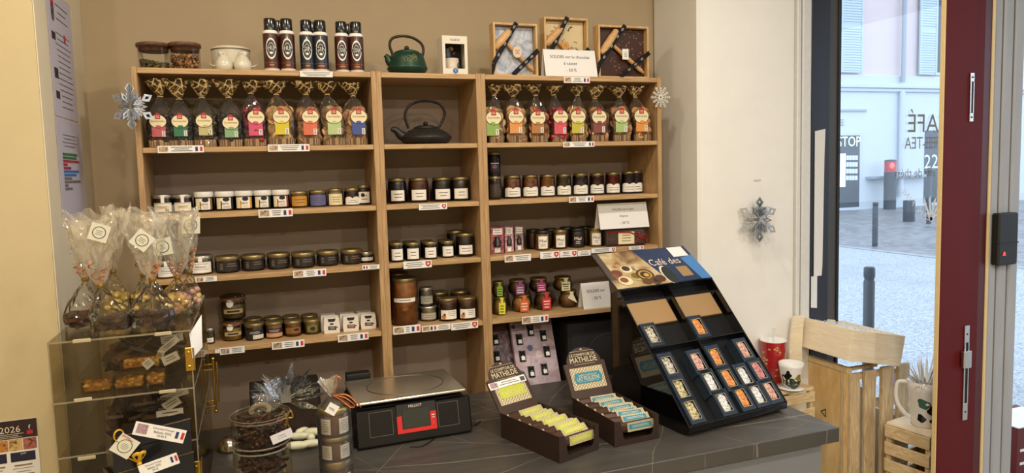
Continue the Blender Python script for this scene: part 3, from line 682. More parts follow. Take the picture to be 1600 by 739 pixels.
for k, (b, c, l, t) in enumerate(row):
    p, r, h = stand(*D_(*b), z); jar(None, z, 'gold-lidded jar standing directly behind %s' % ('the black and white jar', 'the pink terrine jar', 'the amber jar', 'the olive jar')[k], g, c, GOLD, shape='straight', lidh=.013, pos=(Vector((p.x-.004, p.y+2*r+.006, z)), r, h+.004))
jar(D_(470, 525, 510, 615), z, 'small clear jar with a white label seen through the display case edge', g, '#5a5348', SILV, shape='straight', lab_=sq_label(.12, .4, .8, LABW, lines=1), lidh=.01)
CART = mk('white carton', '#d8d0c4', .6, var=.03)
def carton(p, w, d, h, label, acc, grp, rz):
    p = Vector((p.x, p.y, p.z+.0007)); o = thing('carton', label, 'box', p, rz, grp); t = w*.42; ww = w/2; ch = h*.82
    m = MB(); # tapered carton with a notched lid
    m.add([(-ww*.93, -d/2, 0), (ww*.93, -d/2, 0), (ww*.93, d/2, 0), (-ww*.93, d/2, 0), (-ww, -d/2, h*.4), (ww, -d/2, h*.4), (ww, d/2, h*.4), (-ww, d/2, h*.4), (-ww*.9, -d/2, h), (ww*.9, -d/2, h), (ww*.9, d/2, h), (-ww*.9, d/2, h)],
          [(0, 3, 2, 1), (0, 1, 5, 4), (4, 5, 9, 8), (1, 2, 6, 5), (5, 6, 10, 9), (2, 3, 7, 6), (6, 7, 11, 10), (3, 0, 4, 7), (7, 4, 8, 11), (8, 9, 10, 11)], CART); m.build('box', o)
    m = MB(); m.prism([(-ww*.5, h*.93), (-ww*.36, h*.74), (ww*.36, h*.74), (ww*.5, h*.93)], -d/2-.0008, -d/2-.0004, DIM)
    m.disc(0, h*.6, ww*.24, h*.055, DIM, T(0, -d/2, 0)); am = mk('carton badge '+acc, acc, .6); m.rect(-ww*.5, ww*.5, h*.22, h*.46, am, T(0, -d/2, 0) @ RY(.06)); m.rect(ww*.5, ww*.72, h*.34, h*.4, am, T(0, -d/2, 0))
    greek(m, -ww*.42, ww*.42, h*.26, h*.44, 2, CART, None, T(0, -d/2, 0) @ RY(.06)); m.build('print', o)
g2 = 'small white cartons on the lowest left shelf'
for k, (b, acc, w) in enumerate((((1187, 1285, 435, 550), '#2c2a26', 'black'), ((1303, 1400, 427, 538), '#5e1f1a', 'dark red'), ((1410, 1505, 417, 523), '#3a1c16', 'brown'))):
    u0, u1, v0, v1 = D_(*b); p, r, h = stand(u0, u1, v0, v1, z, None); d = r*1.5
    p.y = aZ((u0+u1)/2, v1, z).y+d/2; carton(p, 2*r, d, h, 'front white carton with a %s badge' % w, acc, g2, face_cam(p)*.6)
    q = Vector((p.x-.008, p.y+d+.006, z)); carton(q, 2*r, d, h, 'white carton hidden behind the one with the %s badge' % w, acc, g2, 0)

# ---- middle bookcase
g = 'jam jars with square white labels in the middle bookcase'; z = SH[1]
wl_ = sq_label(.1, .52, .76, LABW, lines=2)
for k, (b, c) in enumerate((((55, 158, 205, 340), '#1c0d10'), ((165, 278, 203, 335), '#5a2c14'), ((293, 408, 200, 330), '#1a1310'), ((420, 525, 197, 327), '#2e1a10'))):
    jar(E_(*b), z, ('nearly black', 'brown', 'very dark green', 'dark brown')[k]+' jam jar with a square label, %s of four, upper middle shelf' % ORD[k], g, c, GOLD, lab_=wl_, lidh=.012)
z = SH[2]; w2 = sq_label(.1, .68, .9, LABW, lines=2)
fr = [((62, 132, -7, 97)), ((140, 213, -8, 90)), ((230, 300, -12, 83)), ((318, 385, -16, 75))]
for k, b in enumerate(fr):
    jar(F_(*b), z, 'small dark jar with white label, %s of four in front, lower middle shelf' % ORD[k], g, '#221511', GOLD, shape='straight', lab_=w2, lidh=.012)
    p, r, h = stand(*F_(*b), z); jar(None, z, 'small dark jar behind the %s of the four small jars' % ORD[k], g, '#221511', GOLD, shape='straight', lidh=.012, pos=(Vector((p.x, p.y+2*r+.008, z)), r, h))
b = F_(397, 493, -56, 70); jar(b, z, 'tall dark jar with a white label at the right of the small jars', g, '#241711', GOLD, lab_=sq_label(.12, .5, .76, LABW, lines=2), lidh=.013)
p, r, h = stand(*b, z); jar(None, z, 'tall dark jar whose lid shows behind the other tall jar', g, '#241711', GOLD, lidh=.013, pos=(Vector((p.x-.022, p.y+2*r+.004, z)), r, h+.006))
z = SH[3]; g = 'jars on the lowest shelf of the middle bookcase'
b = F_(68, 205, 160, 417)
stew = mk('contents #b06c38', '#b06c38', .45, var=.85, scale=48, bump=.6)
def tall_label(o, R_, h, hb):
    m = MB(); m.rect(-R_*.95, R_*.8, h*.5, h*.585, LABW, cyl=R_, n=14); greek(m, -R_*.7, R_*.6, h*.515, h*.575, 1, INK, R_+.0004, thick=.25); m.build('label', o)
jar(b, z, 'big tall jar of reddish stew with a narrow white band', g, '#b06c38', GOLD, lab_=tall_label, lidh=.016, shape='jam', fill=.97)
p, r, h = stand(*b, z); jar(None, z, 'big tall jar hidden behind the jar of stew', g, '#7a4224', GOLD, lidh=.016, pos=(Vector((p.x-.008, p.y+2*r+.004, z)), r*.9, h+.008))
b = F_(210, 300, 303, 395); p, r, h = stand(*b, z)
gl = sq_label(.14, .56, .95, mk('grey jar label', '#a8a294', .7), lines=2)
jar(b, z, 'lower cream jar of the stack beside the stew', g, '#8a7c5c', SILV, shape='straight', lab_=gl, lidh=.012)
p2, r2, h2 = stand(*F_(205, 275, 215, 302), z+h, p.y); p2.x = p.x-.006
jar(None, z, 'upper grey jar stacked on the cream jar', g, '#6e675a', SILV, shape='straight', lab_=gl, lidh=.012, pos=(Vector((p2.x, p.y, z+h+.0005)), r2*1.05, h2))
def fig_label(o, R_, h, hb):
    m = MB(); m.rect(-R_*.8, R_*.8, h*.1, h*.5, LABW, cyl=R_, n=14); m.disc(-R_*.5, h*.2, R_*.22, h*.09, mk('orange print', '#c2772e', .6), cyl=R_+.0004); m.disc(-R_*.42, h*.3, R_*.13, h*.06, mk('brown print', '#6a3a1a', .6), cyl=R_+.0005); greek(m, -R_*.1, R_*.7, h*.22, h*.46, 3, INK, R_+.0004, thick=.2); m.build('label', o)
for k, b in enumerate(((300, 407, 262, 395), (410, 515, 255, 388))):
    jar(F_(*b), z, ('left', 'right')[k]+' amber jar with an orange fruit on its label, lowest middle shelf', g, '#4a2412', GOLD, lab_=fig_label, lidh=.013)
    p, r, h = stand(*F_(*b), z); jar(None, z, 'amber jar behind the %s jar with the orange fruit' % ('left', 'right')[k], g, '#4a2412', GOLD, lidh=.013, pos=(Vector((p.x-.014, p.y+2*r+.008, z)), r, h+.012))

# ---- right bookcase, second shelf
z = SH[1]; g = 'fruit jam jars with scalloped labels in the right bookcase'
b = E_(600, 672, 195, 320); p, r, h = stand(*b, z)
def net_label(o, R_, h, hb):
    m = MB(); tm = mk('grey brown print', '#7a6a58', .7)
    for i in range(6):
        m.rect(-R_*.8, R_*.8, h*(.12+.1*i), h*(.125+.1*i)+.0004, tm, cyl=R_)
    for i in range(-3, 4): m.rect(i*R_*.26-.0006, i*R_*.26+.0006, h*.12, h*.66, tm, cyl=R_+.0001, n=1)
    m.build('label', o)
jar(b, z, 'lower dark brown jar with a netted print in the left corner stack', g, '#2f1d12', GOLD, lab_=net_label, lidh=.011)
p2, r2, h2 = stand(*E_(598, 668, 62, 192), z+h, p.y)
def berry_label(o, R_, h, hb):
    m = MB(); m.rect(-R_*.7, R_*.8, h*.2, h*.55, mk('dark violet label', '#2c2438', .6), cyl=R_); m.disc(0, h*.4, R_*.4, h*.08, mk('pink print', '#8a5a6e', .6), cyl=R_+.0004); m.rect(-R_*.6, R_*.7, h*.52, h*.545, LABW, cyl=R_+.0003); m.build('label', o)
jar(None, z, 'upper nearly black jar stacked on the netted jar', g, '#17100f', GOLD, lab_=berry_label, lidh=.011, pos=(Vector((p.x, p.y, z+h+.0005)), r, h2))
sl = sq_label(.08, .42, 1.05, LABW, lines=2, wavy=True)
for k, (b, c, t) in enumerate((((683, 780, 190, 313), '#7a3c16', 'orange brown'), ((783, 875, 187, 308), '#7e4414', 'amber'), ((878, 965, 185, 303), '#84501a', 'golden'), ((968, 1053, 182, 300), '#4a3c1c', 'olive brown'),
        ((1057, 1145, 178, 295), '#2a0e18', 'dark plum'), ((1148, 1232, 177, 288), '#3a1418', 'dark cherry'), ((1235, 1318, 172, 283), '#641414', 'bright red'), ((1322, 1405, 167, 278), '#260f1c', 'blackberry'), ((1408, 1490, 163, 273), '#2a0e20', 'blackcurrant'))):
    jar(E_(*b), z, '%s jam jar with a scalloped white label, %s of nine' % (t, ORD[k]), g, c, GOLD, lab_=sl, lidh=.011, fill=.9)

# ---- right bookcase, third shelf: spice boxes, honey, spice bread
z = SH[2]
def photo_mat(name, cols, scale=30, rough=.45):
    """printed photograph: blurry patches of a few colours"""
    if name in M: return M[name]
    m, nt, N, L, p = _tree(name); p.inputs['Roughness'].default_value = rough; tc = N.new('ShaderNodeTexCoord')
    nz = N.new('ShaderNodeTexNoise'); nz.inputs['Scale'].default_value = scale; nz.inputs['Detail'].default_value = 4; nz.inputs['Distortion'].default_value = .6
    L.new(tc.outputs['Object'], nz.inputs['Vector']); r = N.new('ShaderNodeValToRGB'); n = len(cols)
    r.color_ramp.elements[0].position = .3; r.color_ramp.elements[0].color = srgb(cols[0]); r.color_ramp.elements[1].position = .7; r.color_ramp.elements[1].color = srgb(cols[-1])
    for i, c in enumerate(cols[1:-1]): e = r.color_ramp.elements.new(.3+.4*(i+1)/(n-1)); e.color = srgb(c)
    L.new(nz.outputs['Fac'], r.inputs[0]); L.new(r.outputs[0], p.inputs['Base Color']); M[name] = m; return m
SPRED = photo_mat('red pink spice print', ['#5a141a', '#8e3038', '#a86a70', '#6a1c22'], 60); SPPNK = photo_mat('pink spice print', ['#7a3c46', '#b48a90', '#c4a8aa'], 60)
for k, (b, mm, t) in enumerate((((612, 690, 470, 615), SPRED, 'red'), ((690, 742, 467, 608), SPPNK, 'pink'), ((745, 795, 465, 600), photo_mat('grey pink spice print', ['#6a4a4c', '#a08688', '#b8a2a2'], 60), 'greyish pink'))):
    u0, u1, v0, v1 = E_(*b); v1 = min(v1, 397); p = aZ((u0+u1)/2, v1, z); y = max(p.y, .006); p = aY((u0+u1)/2, 380, y); w = (u1-u0)*mpp(p); h = aY((u0+u1)/2, v0, y).z-z
    o = thing('spice_box', '%s printed gift box with little spice vials in the left corner of the shelf' % t, 'box', (p.x, y, z+.0007), face_cam(p)*.25, 'spice gift boxes')
    MB().box(-w/2+.001, w/2-.001, 0, .05, 0, h, mm, c=.0015).build('carton', o)
    m = MB(); m.rect(-w*.3, w*.35, h*.72, h*.95, LABW); m.rect(-w*.2, w*.2, h*.05, h*.24, LABW); greek(m, -w*.25, w*.3, h*.75, h*.92, 2, INK, lead=.0009)
    m.lathe([(w*.3, h*.26), (w*.3, h*.5), (w*.2, h*.53), (w*.2, h*.64)], mk('dark vial', '#241a1c', .3), T(0, .004, 0), n=12); m.build('print', o)
g = 'honey jars in the right bookcase'
for k, (b, c, t, dk) in enumerate((((853, 937, 483, 598), '#a8763a', 'amber', 0), ((948, 1032, 478, 590), '#8a5a20', 'golden brown', 0), ((1040, 1127, 470, 583), '#3a2418', 'dark chocolate brown', 1), ((1143, 1225, 467, 577), '#b8a468', 'pale cream', 0))):
    lb = sq_label(.1, .72, .62, LABW if not dk else mk('dark brown label', '#1d1614', .5), text='Miel', tcol=DIM if not dk else LABW)
    jar(E_(*b), z, '%s honey jar with a tall label, %s of four' % (t, ORD[k]), g, c, BLKLID if k in (0, 2) else GOLD, shape='straight', lab_=lb, lidh=.014)
    p, r, h = stand(*E_(*b), z); jar(None, z, 'honey jar behind the %s one' % t, g, '#4a3018', BLKLID, shape='straight', lidh=.014, pos=(Vector((p.x-.012, p.y+2*r+.01, z)), r*.95, h))
# spice bread pack with red raffia
CELLO = clear('clear cellophane', '#ffffff', 1.3, .06, bump=.5, bscale=45, film=.02)
u0, u1, v0, v1 = E_(1237, 1465, 465, 572); pb = aZ((u0+u1)/2, v1, z); y = max(pb.y, .012); pc = aY((u0+u1)/2, 370, y); w = (u1-u0)*mpp(pc); h = aY((u0+u1)/2, v0, y).z-z
o = thing('spice_bread_pack', 'cellophane wrapped spice bread with a white label and red raffia bow', 'packet', (pc.x, y, z+.0007), face_cam(pc)*.3)
MB().box(-w*.47, w*.47, .006, .075, .003, h*.8, mk('dark spice bread', '#4a2312', .7, var=.3, scale=60, bump=.4), c=.008).build('loaf', o)
m = MB(); m.box(-w*.5, w*.5, 0, .08, 0, h*.9, CELLO, c=.006); m.build('wrapper', o)
m = MB(); m.rect(-w*.2, w*.2, h*.1, h*.72, LABC, T(0, -.001, 0)); greek(m, -w*.16, w*.16, h*.2, h*.62, 3, INK, None, T(0, -.001, 0), lead=.0012, thick=.2); m.build('label', o)
RAFF = mk('red raffia', '#a8141a', .6); m = MB()
for k in range(9):
    a = random.uniform(-.8, .8); x0_ = w*.32; pts = [(x0_, -.004, h*.45)]
    for q in range(1, 5): pts.append((x0_+(.01*q*math.cos(a*2.2+PI*(k % 2)))*1.1, -.004-.002*math.sin(q), h*.45+.008*q*math.sin(a*2)-.002*q*q*.4))
    m.tube(pts, .0011, RAFF, n=5)
for k in range(3): m.tube([(-w*.5, -.003, h*(.72+.04*k)), (w*.1, -.004, h*(.66+.03*k)), (w*.32, -.004, h*.45), (w*.5, -.002, h*(.5+.08*k))], .0009, RAFF, n=5)
m.build('raffia_bow', o)

# ---- tent signs
SIGN = mk('white card sign', '#dedbd8', .75, var=.02)
def tent(label, corners, y0, lines, h_txt, zb=None, depth_=.06):
    """folded card: front face given by bottom and top pixel corners at depths y0 (foot) and y0+lean (fold)"""
    (ua, va), (ub, vb), (uc_, vc), (ud, vd) = corners       # bottom left, bottom right, top right, top left
    A = aY(ua, va, y0); Bq = aY(ub, vb, y0); zb = (A.z+Bq.z)/2 if zb is None else zb+.0008; A.z = Bq.z = zb
    Dp = aY(ud, vd, y0+depth_*.45); Cp = aY(uc_, vc, y0+depth_*.45); zt = (Dp.z+Cp.z)/2; w = (Bq-A).length
    o = thing('tent_sign', label, 'sign', (A+Bq)/2, 0, 'folded white card signs')
    h = zt-zb; yl = depth_*.45; t = .0012
    m = MB(); m.prism([(0, 0), (0, 0)][:0] or [(-w/2, 0), (w/2, 0), (w/2, 1), (-w/2, 1)], -t, 0, SIGN, Matrix(((1, 0, 0, 0), (0, 1, yl, 0), (0, 0, h, 0), (0, 0, 0, 1)))); m.build('front_card', o)
    m = MB(); m.prism([(-w/2, 0), (w/2, 0), (w/2, 1), (-w/2, 1)], 0, t, SIGN, Matrix(((1, 0, 0, 0), (0, 1, -yl, 2*yl), (0, 0, h, 0), (0, 0, 0, 1)))); m.build('rear_card', o)
    m = MB(); L_ = math.hypot(h, yl); tilt = T(0, -t, 0) @ RX(-math.atan2(yl, h))
    for i, (s, k) in enumerate(lines): m.text(s, h_txt*L_, DIM, tilt @ T(0, 0, L_*k), maxw=w*.8)
    m.build('lettering', o); return o
tent('white folded sale sign leaning among the chocolate frames on top', ((853, 120), (934, 121), (932.5, 79), (852, 77.5)), .03, (('SOLDES sur le chocolat', .74), ('à casser', .5), ('- 50 %', .25)), .11, Z_TOP)
tent('white folded sale sign lying on the spice bread', ((938, 353), (1014.5, 351), (1012, 316), (935.5, 318)), .03, (('SOLDES sur le pain', .74), ('d\'épices', .48), ('- 50 %', .22)), .11, SH[2]+h*.92)
tent('white folded sale sign half hidden by the black coffee display', ((912, 482), (956, 478), (950, 440), (908, 442)), .02, (('SOLDES sur', .68), ('- 50 %', .4)), .11, SH[3])

# ---- right bookcase, fourth shelf: round jars with hang tags in two layers
z = SH[3]; g = 'round jars with coloured hang tags'
GLID = mk('antique gold lid', '#7a6434', .35, .8)
def tagfn(col, tri=False):
    def f(o, R_, h, hb):
        m = MB(); c = mk('hang tag '+col, col, .6); w = R_*.42; y = -R_*1.04
        P_ = T(R_*.1, y, 0)
        if tri: m.prism([(-w*.5, h*.98), (w*.5, h*.98), (w*.35, h*.84), (w*1.3, h*.3), (-w*.9, h*.62), (-w*.35, h*.84)], -.001, 0, c, P_)
        else:
            m.prism([(-w*.62, h*.99), (w*.62, h*.99), (w*.36, h*.82), (w*.36, h*.7), (w, h*.7), (w, h*.06), (-w, h*.06), (-w, h*.7), (-w*.36, h*.7), (-w*.36, h*.82)], -.001, 0, c, P_)
            greek(m, -w*.8, w*.8, h*.12, h*.6, 3, DIM if col in ('#d8d03a', '#8ab03a', '#cfc89a') else LABW, None, T(R_*.1, y-.001, 0), thick=.3)
        m.build('hang_tag', o)
    return f
bot = [((575, 657, 275, 365), '#b08a5a', '#d8d03a', 'yellow'), ((670, 778, 265, 352), '#c08a4a', '#c8622c', 'orange'), ((780, 890, 250, 342), '#5a3a22', '#c02a34', 'red'), ((905, 1015, 245, 330), '#8a5c2c', '#e0dac0', 'white triangular')]
top = [((572, 637, 185, 272), '#6a5a34', '#8ab03a', 'green'), ((650, 753, 172, 262), '#5a3a38', '#8a4a7a', 'purple'), ((757, 858, 163, 250), '#4a2c2a', '#a03a6a', 'magenta'), ((878, 980, 157, 245), '#7a5a2c', '#cfc89a', 'cream')]
for k in range(4):
    b = F_(*bot[k][0]); p, r, h = stand(*b, z); h = min(max(h, aY((b[0]+b[1])/2, b[2], p.y-r).z-z), .078); p.y += .004; r *= .94
    jar(None, z, 'round jar with a %s tag in the lower layer' % bot[k][3], g, bot[k][1], GLID, shape='belly', lidh=.012, lab_=tagfn(bot[k][2], k == 3), pos=(p, r, h), rz=face_cam(p)*.5)
    b = F_(*top[k][0]); q = aY((b[0]+b[1])/2, b[3], p.y+.01); z2 = z+h+.0006; r2 = (b[1]-b[0])/2*mpp(q); h2 = aY((b[0]+b[1])/2, b[2], p.y+.01+r2).z-z2
    jar(None, z, 'round jar with a %s tag stacked in the upper layer' % top[k][3], g, top[k][1], GLID, shape='belly', lidh=.012, lab_=tagfn(top[k][2]), pos=(Vector((q.x, p.y+.008, z2)), min(r2, r), max(h2, .05)), rz=face_cam(p)*.5)

# ---- price labels on the shelf edges
def price_label(uL, uR, vT, vB, where, pic=None, flag=None, crest=None, lines=3, txt=None):
    uc, vc = (uL+uR)/2, (vT+vB)/2; c = aY(uc, vc, -.004); k = mpp(c); w, h = (uR-uL)*k*1.0, (vB-vT)*k*.92
    w = aY(uR, vc, -.004).x-aY(uL, vc, -.004).x
    o = thing('price_label', where, 'price label', c, 0, 'price labels on the shelf edges')
    m = MB().box(-w/2, w/2, -.0008, .0004, -h/2, h/2, PAPER); m.build('card', o)
    m = MB(); F = T(0, -.0009, 0); a, b = -w/2+.004, w/2-.004
    if pic: m.rect(a, a+h*1.15, -h*.36, h*.38, photo_mat('picture '+pic, [pic, '#8a6a4a', '#c8b49a', pic], 120), F); a += h*1.35
    if flag == 'L': m.rect(a, a+h*.34, -h*.3, h*.3, FLB, F); m.rect(a+h*.62, a+h*.96, -h*.3, h*.3, FLR, F); a += h*1.15
    if flag == 'R': m.rect(b-h*.34, b, -h*.3, h*.3, FLR, F); m.rect(b-h*.96, b-h*.62, -h*.3, h*.3, FLB, F); b -= h*1.15
    if crest: m.prism([(b-h*.7, h*.36), (b, h*.36), (b, -h*.1), (b-h*.35, -h*.42), (b-h*.7, -h*.1)], -.0005, -.0001, PKRED, F); m.disc(b-h*.35, h*.05, h*.17, h*.17, LABC, F, lead=.0008); b -= h*.9
    greek(m, a+.002, b-.002, -h*.36, h*.4, lines, INK, None, F, thick=.3)
    if txt: m.text(txt, h*.28, DIM, F @ T((a+b)/2, 0, h*.2), maxw=(b-a)*.9)
    m.build('print', o); return o
PL = [((469, 520, 111, 120.6), 'price label under the gin cans', None, None, None), ((881, 921.5, 120, 130), 'price label under the sale sign on top', '#8a3a3a', 'R', None),
      ((246.7, 319, 227, 239), 'wide price label under the dark sweets at the far left', '#a86a3a', 'R', None), ((419, 484, 225, 237), 'price label under the pink and yellow tagged bags', '#a8703a', 'R', None), ((880, 929, 221, 230), 'price label under the biscuit bags on the right', '#b07a5a', 'R', None),
      ((404, 457.5, 326, 339.5), 'price label under the white-lidded jars', '#5a2a22', 'R', None), ((654.7, 698.7, 317.8, 327.8), 'price label with a red crest under the upper middle jams', None, None, 1), ((889, 928, 306.5, 316.5), 'price label under the fruit jams', '#b06a6a', 'R', None),
      ((305, 339, 431.5, 440.5), 'short price label beside the cellophane bags', '#7a2a3a', None, None), ((458, 510, 420.6, 433), 'price label under the flat dark jars', '#7a4a4a', 'R', None), ((566, 593, 413.5, 421), 'small price label in the corner of the third left shelf', None, 'L', None),
      ((630.5, 674.6, 407, 419.5), 'price label with a crest under the four small jars', None, None, 1), ((788.6, 829.6, 397.3, 409), 'price label with two pictures under the spice boxes', '#4a4a44', None, None), ((844, 874, 392.4, 404), 'crested price label under the amber honey', None, None, 1), ((875, 902, 390.8, 402), 'crested price label under the dark honey', None, None, 1), ((903, 923, 391, 400), 'plain price label under the cream honey', None, None, None), ((924, 962, 386.8, 394.5), 'thin price label under the spice bread', None, None, 1), ((982.7, 1006, 384, 390), 'thin price label at the right end of the third right shelf', None, None, 1),
      ((336, 343, 545.5, 552), 'scrap of a price label beside the display case', None, None, None), ((343.5, 382.5, 541.8, 553), 'price label with a picture under the clip-top jars', '#5a5a4a', None, None), ((425, 476, 532, 544.5), 'price label under the amber and olive jars', '#4a3424', 'R', None), ((528, 576, 520.5, 533), 'price label under the white cartons', '#5a3424', 'R', None),
      ((614.6, 657, 508, 521.6), 'price label under the jar of stew', '#7a3434', 'R', None), ((659, 704, 507, 517), 'price label under the stacked grey jars', '#b07a4a', 'L', None), ((705, 747, 502.5, 514.5), 'crested price label under the amber fruit jars', None, None, 1), ((815.6, 857, 492.7, 505), 'price label under the round tagged jars', '#a05a5a', 'R', None)]
for b, t, pic, fl, cr in PL: price_label(*b, t, pic, fl, cr)
# ================================================================== cellophane bags of biscuits and sweets
KRAFT1 = mk('kraft stripe dark', '#855636', .7); KRAFT2 = mk('kraft stripe light', '#dcb888', .7)
BAGF = clear('clear bag film', '#fbfaf6', 1.2, .05, bump=.35, bscale=26, film=.015); TUFT = clear('printed bag film', '#f6efdf', 1.2, .08, bump=.5, bscale=30, film=.015, filmcol='#b89a68', lines=('#cdb07a', 44, .06))
TIE = mk('pale twine', '#b9a06a', .7); LBRIM = mk('label brown rim', '#3a1c14', .6); CREST = mk('label crest red', '#a8202a', .55)
def sgn(v): return -1 if v < 0 else 1
def sweets_bag(box, tie, lab_c, rect_c, rect_col, content, label, grp, z, kind, seed, text='Gourmandise', ls=1.0):
    uL, uR, vT, vB = box; rnd = random.Random(seed)
    uc = (uL+uR)/2; d = .062; y = .012+d/2
    p = aY(uc, vB, y); w = (uR-uL)*mpp(p)*.94; k = mpp(p)
    T_ = aY(tie[0], tie[1], y); ht = T_.z-z; tx = T_.x-p.x; htop = min(aY(uc, vT, y).z-z, .226)
    for a_, b_ in ((.0185, .7815), (1.2185, 1.9815)):
        if a_-.03 < p.x < b_+.03: p.x = min(max(p.x, a_+w*.62+.003), b_-w*.62-.003)
    o = thing('sweets_bag', label, 'bag', (p.x, y, z+.0008), 0, grp)
    hb = ht*.14
    def shape(a, hz):                                        # hz: 0 foot .. 1 tie
        if hz < .55: s = 1-.04*(1-hz/.55)**2; ww = w/2*s; dd = d/2*s
        else: q = (hz-.55)/.45; f = max((1-q**1.7)**.85, .08); ww = w/2*f; dd = d/2*(f*.9+.1*(1-q))
        c, s_ = math.cos(a), math.sin(a); e = .55 if hz < .55 else .55+.45*(hz-.55)/.45
        wr = 1+(.05*math.sin(a*9+seed) if hz > .5 else .012*math.sin(a*7+hz*9+seed))
        off = tx*max(0, (hz-.4)/.6)
        return (off+ww*wr*sgn(c)*abs(c)**e, dd*wr*sgn(s_)*abs(s_)**e, hz*ht)
    def crumpled(u, v): s_ = shape(u*2*PI, v); j_ = .0016 if v > .12 else 0; return tuple(c_+rnd.uniform(-j_, j_) for c_ in s_)
    MB().grid(crumpled, 34, 14, BAGF, wrap=True, smooth=False).build('film', o)
    m = MB(); n = 56
    for i in range(n):
        a0, a1 = 2*PI*i/n, 2*PI*(i+1)/n; A = shape(a0, .004); Bq = shape(a1, .004); Cq = shape(a1, .14); D = shape(a0, .14)
        m.add([tuple(Vector(q)*Vector((.985, .985, 1)) if False else (q[0]*.975, q[1]*.97, q[2])) for q in (A, Bq, Cq, D)], [(0, 1, 2, 3)], KRAFT1 if i % 2 else KRAFT2)
    m.build('striped_base', o)
    m = MB(); top = .70 if kind != 'dark' else .64
    cm = [stuffmat(c) for c in content]
    if kind == 'biscuit':
        for i in range(64):
            hz = rnd.uniform(.07, top); a = rnd.uniform(0, 2*PI); s = shape(a, hz); f = rnd.uniform(.4, .72)
            m.lathe([(0, -.004), (.018, -.003), (.021, 0), (.018, .004), (0, .005)], cm[i % len(cm)], T(s[0]*f, s[1]*f, max(.0225, hz*ht)) @ RZ(rnd.uniform(-.8, .8)) @ RX(PI/2+rnd.uniform(-.6, .6)), n=12, cap0=False, cap1=False)
    else:
        for i in range(85):
            hz = rnd.uniform(.06, top); a = rnd.uniform(0, 2*PI); s = shape(a, hz); f = rnd.uniform(.5, .86)
            m.ball((s[0]*f, s[1]*f, max(.0165, hz*ht)), rnd.uniform(.008, .012), cm[i % len(cm)], n=7, sx=1.2, wob=.12)
    q = m.build('biscuits' if kind == 'biscuit' else 'sweets', o); q['kind'] = 'stuff'
    tw = w*rnd.uniform(.42, .52); hh = htop-ht; ph = rnd.uniform(0, 6)
    lean = rnd.uniform(-.15, .15)*w
    def fan(u, v):
        a = u*2*PI; f = .10+.90*v**.7; wr = 1+.16*math.sin(a*7+ph)*v+.08*math.sin(a*13+ph*2)*v
        return (tx+lean*v+tw*f*wr*math.cos(a)*(.32 if v < .05 else 1), .024*f*wr*math.sin(a)*1.3, ht+hh*(v*(1+.07*math.sin(a*5+ph)*v)))
    MB().grid(fan, 40, 7, TUFT, wrap=True).build('gathered_top', o)
    MB().tube([(tx+.0085*math.cos(a), .0075*math.sin(a), ht+.001*math.sin(3*a)) for a in [2*PI*i/14 for i in range(14)]], .0018, TIE, n=6, closed=True).build('tie', o)
    # label: oval with a crest, coloured panel below
    L_ = aY(lab_c[0], lab_c[1], -.002); lx, lz = L_.x-p.x, L_.z-z; R2_ = aY(rect_c[0], rect_c[1], -.002); rx, rz = R2_.x-p.x, R2_.z-z
    F = T(0, -d/2-.0035, 0); m = MB(); ow, oh = 12.2*k*ls, 10.2*k*ls; rc = mk('bag panel '+rect_col, rect_col, .6)
    m.box(rx-10.2*k*ls, rx+10.2*k*ls, -.0006, 0, rz-6.6*k*ls, lz-oh*.4, rc, F); m.rect(rx+4.6*k*ls, rx+9.2*k*ls, rz-6*k*ls, rz+3*k*ls, LABW, F, lead=.0012)
    for i in range(4): m.rect(rx+5.6*k*ls, rx+8.2*k*ls, rz+(-5+2*i)*k*ls, rz+(-4+2*i)*k*ls, DIM, F, lead=.0015)
    m.prism([(lx+ow*1.07*math.cos(a), lz+oh*1.07*math.sin(a)) for a in [2*PI*i/26 for i in range(26)]], -.0016, -.0008, LBRIM, F)
    m.prism([(lx+ow*math.cos(a), lz+oh*math.sin(a)) for a in [2*PI*i/26 for i in range(26)]], -.002, -.0014, LABC, F)
    m.box(lx-ow*.32, lx+ow*.32, -.0028, -.002, lz+oh*.38, lz+oh*1.12, CREST, F); m.prism([(lx-ow*.32, lz+oh*1.12), (lx+ow*.32, lz+oh*1.12), (lx, lz+oh*1.36)], -.0028, -.002, CREST, F)
    m.rect(lx-ow*.2, lx+ow*.2, lz+oh*.58, lz+oh*.66, LABC, F, lead=.0031); m.rect(lx-ow*.2, lx+ow*.2, lz+oh*.8, lz+oh*.88, LABC, F, lead=.0031)
    m.text(text, oh*.3, mk('olive script', '#6a6434', .7), F @ T(lx, 0, lz+oh*.05), maxw=ow*1.6, lead=.0026)
    m.disc(rx, lz-oh*.82, ow*.34, oh*.22, rc, F, lead=.0026)
    m.build('label', o); return o
zb = SH[0]; g = 'bags of sweets with gathered tops on the upper left shelf'
def a1(x, y): return (210+x/6.158, 115+y/6.158)
def a2(x, y): return (370+x/6.159, 115+y/6.159)
def a3(x, y): return (750+x/5.517, 120+y/5.517)
DK = ['#1c0f0b', '#2a1812', '#140c0a']
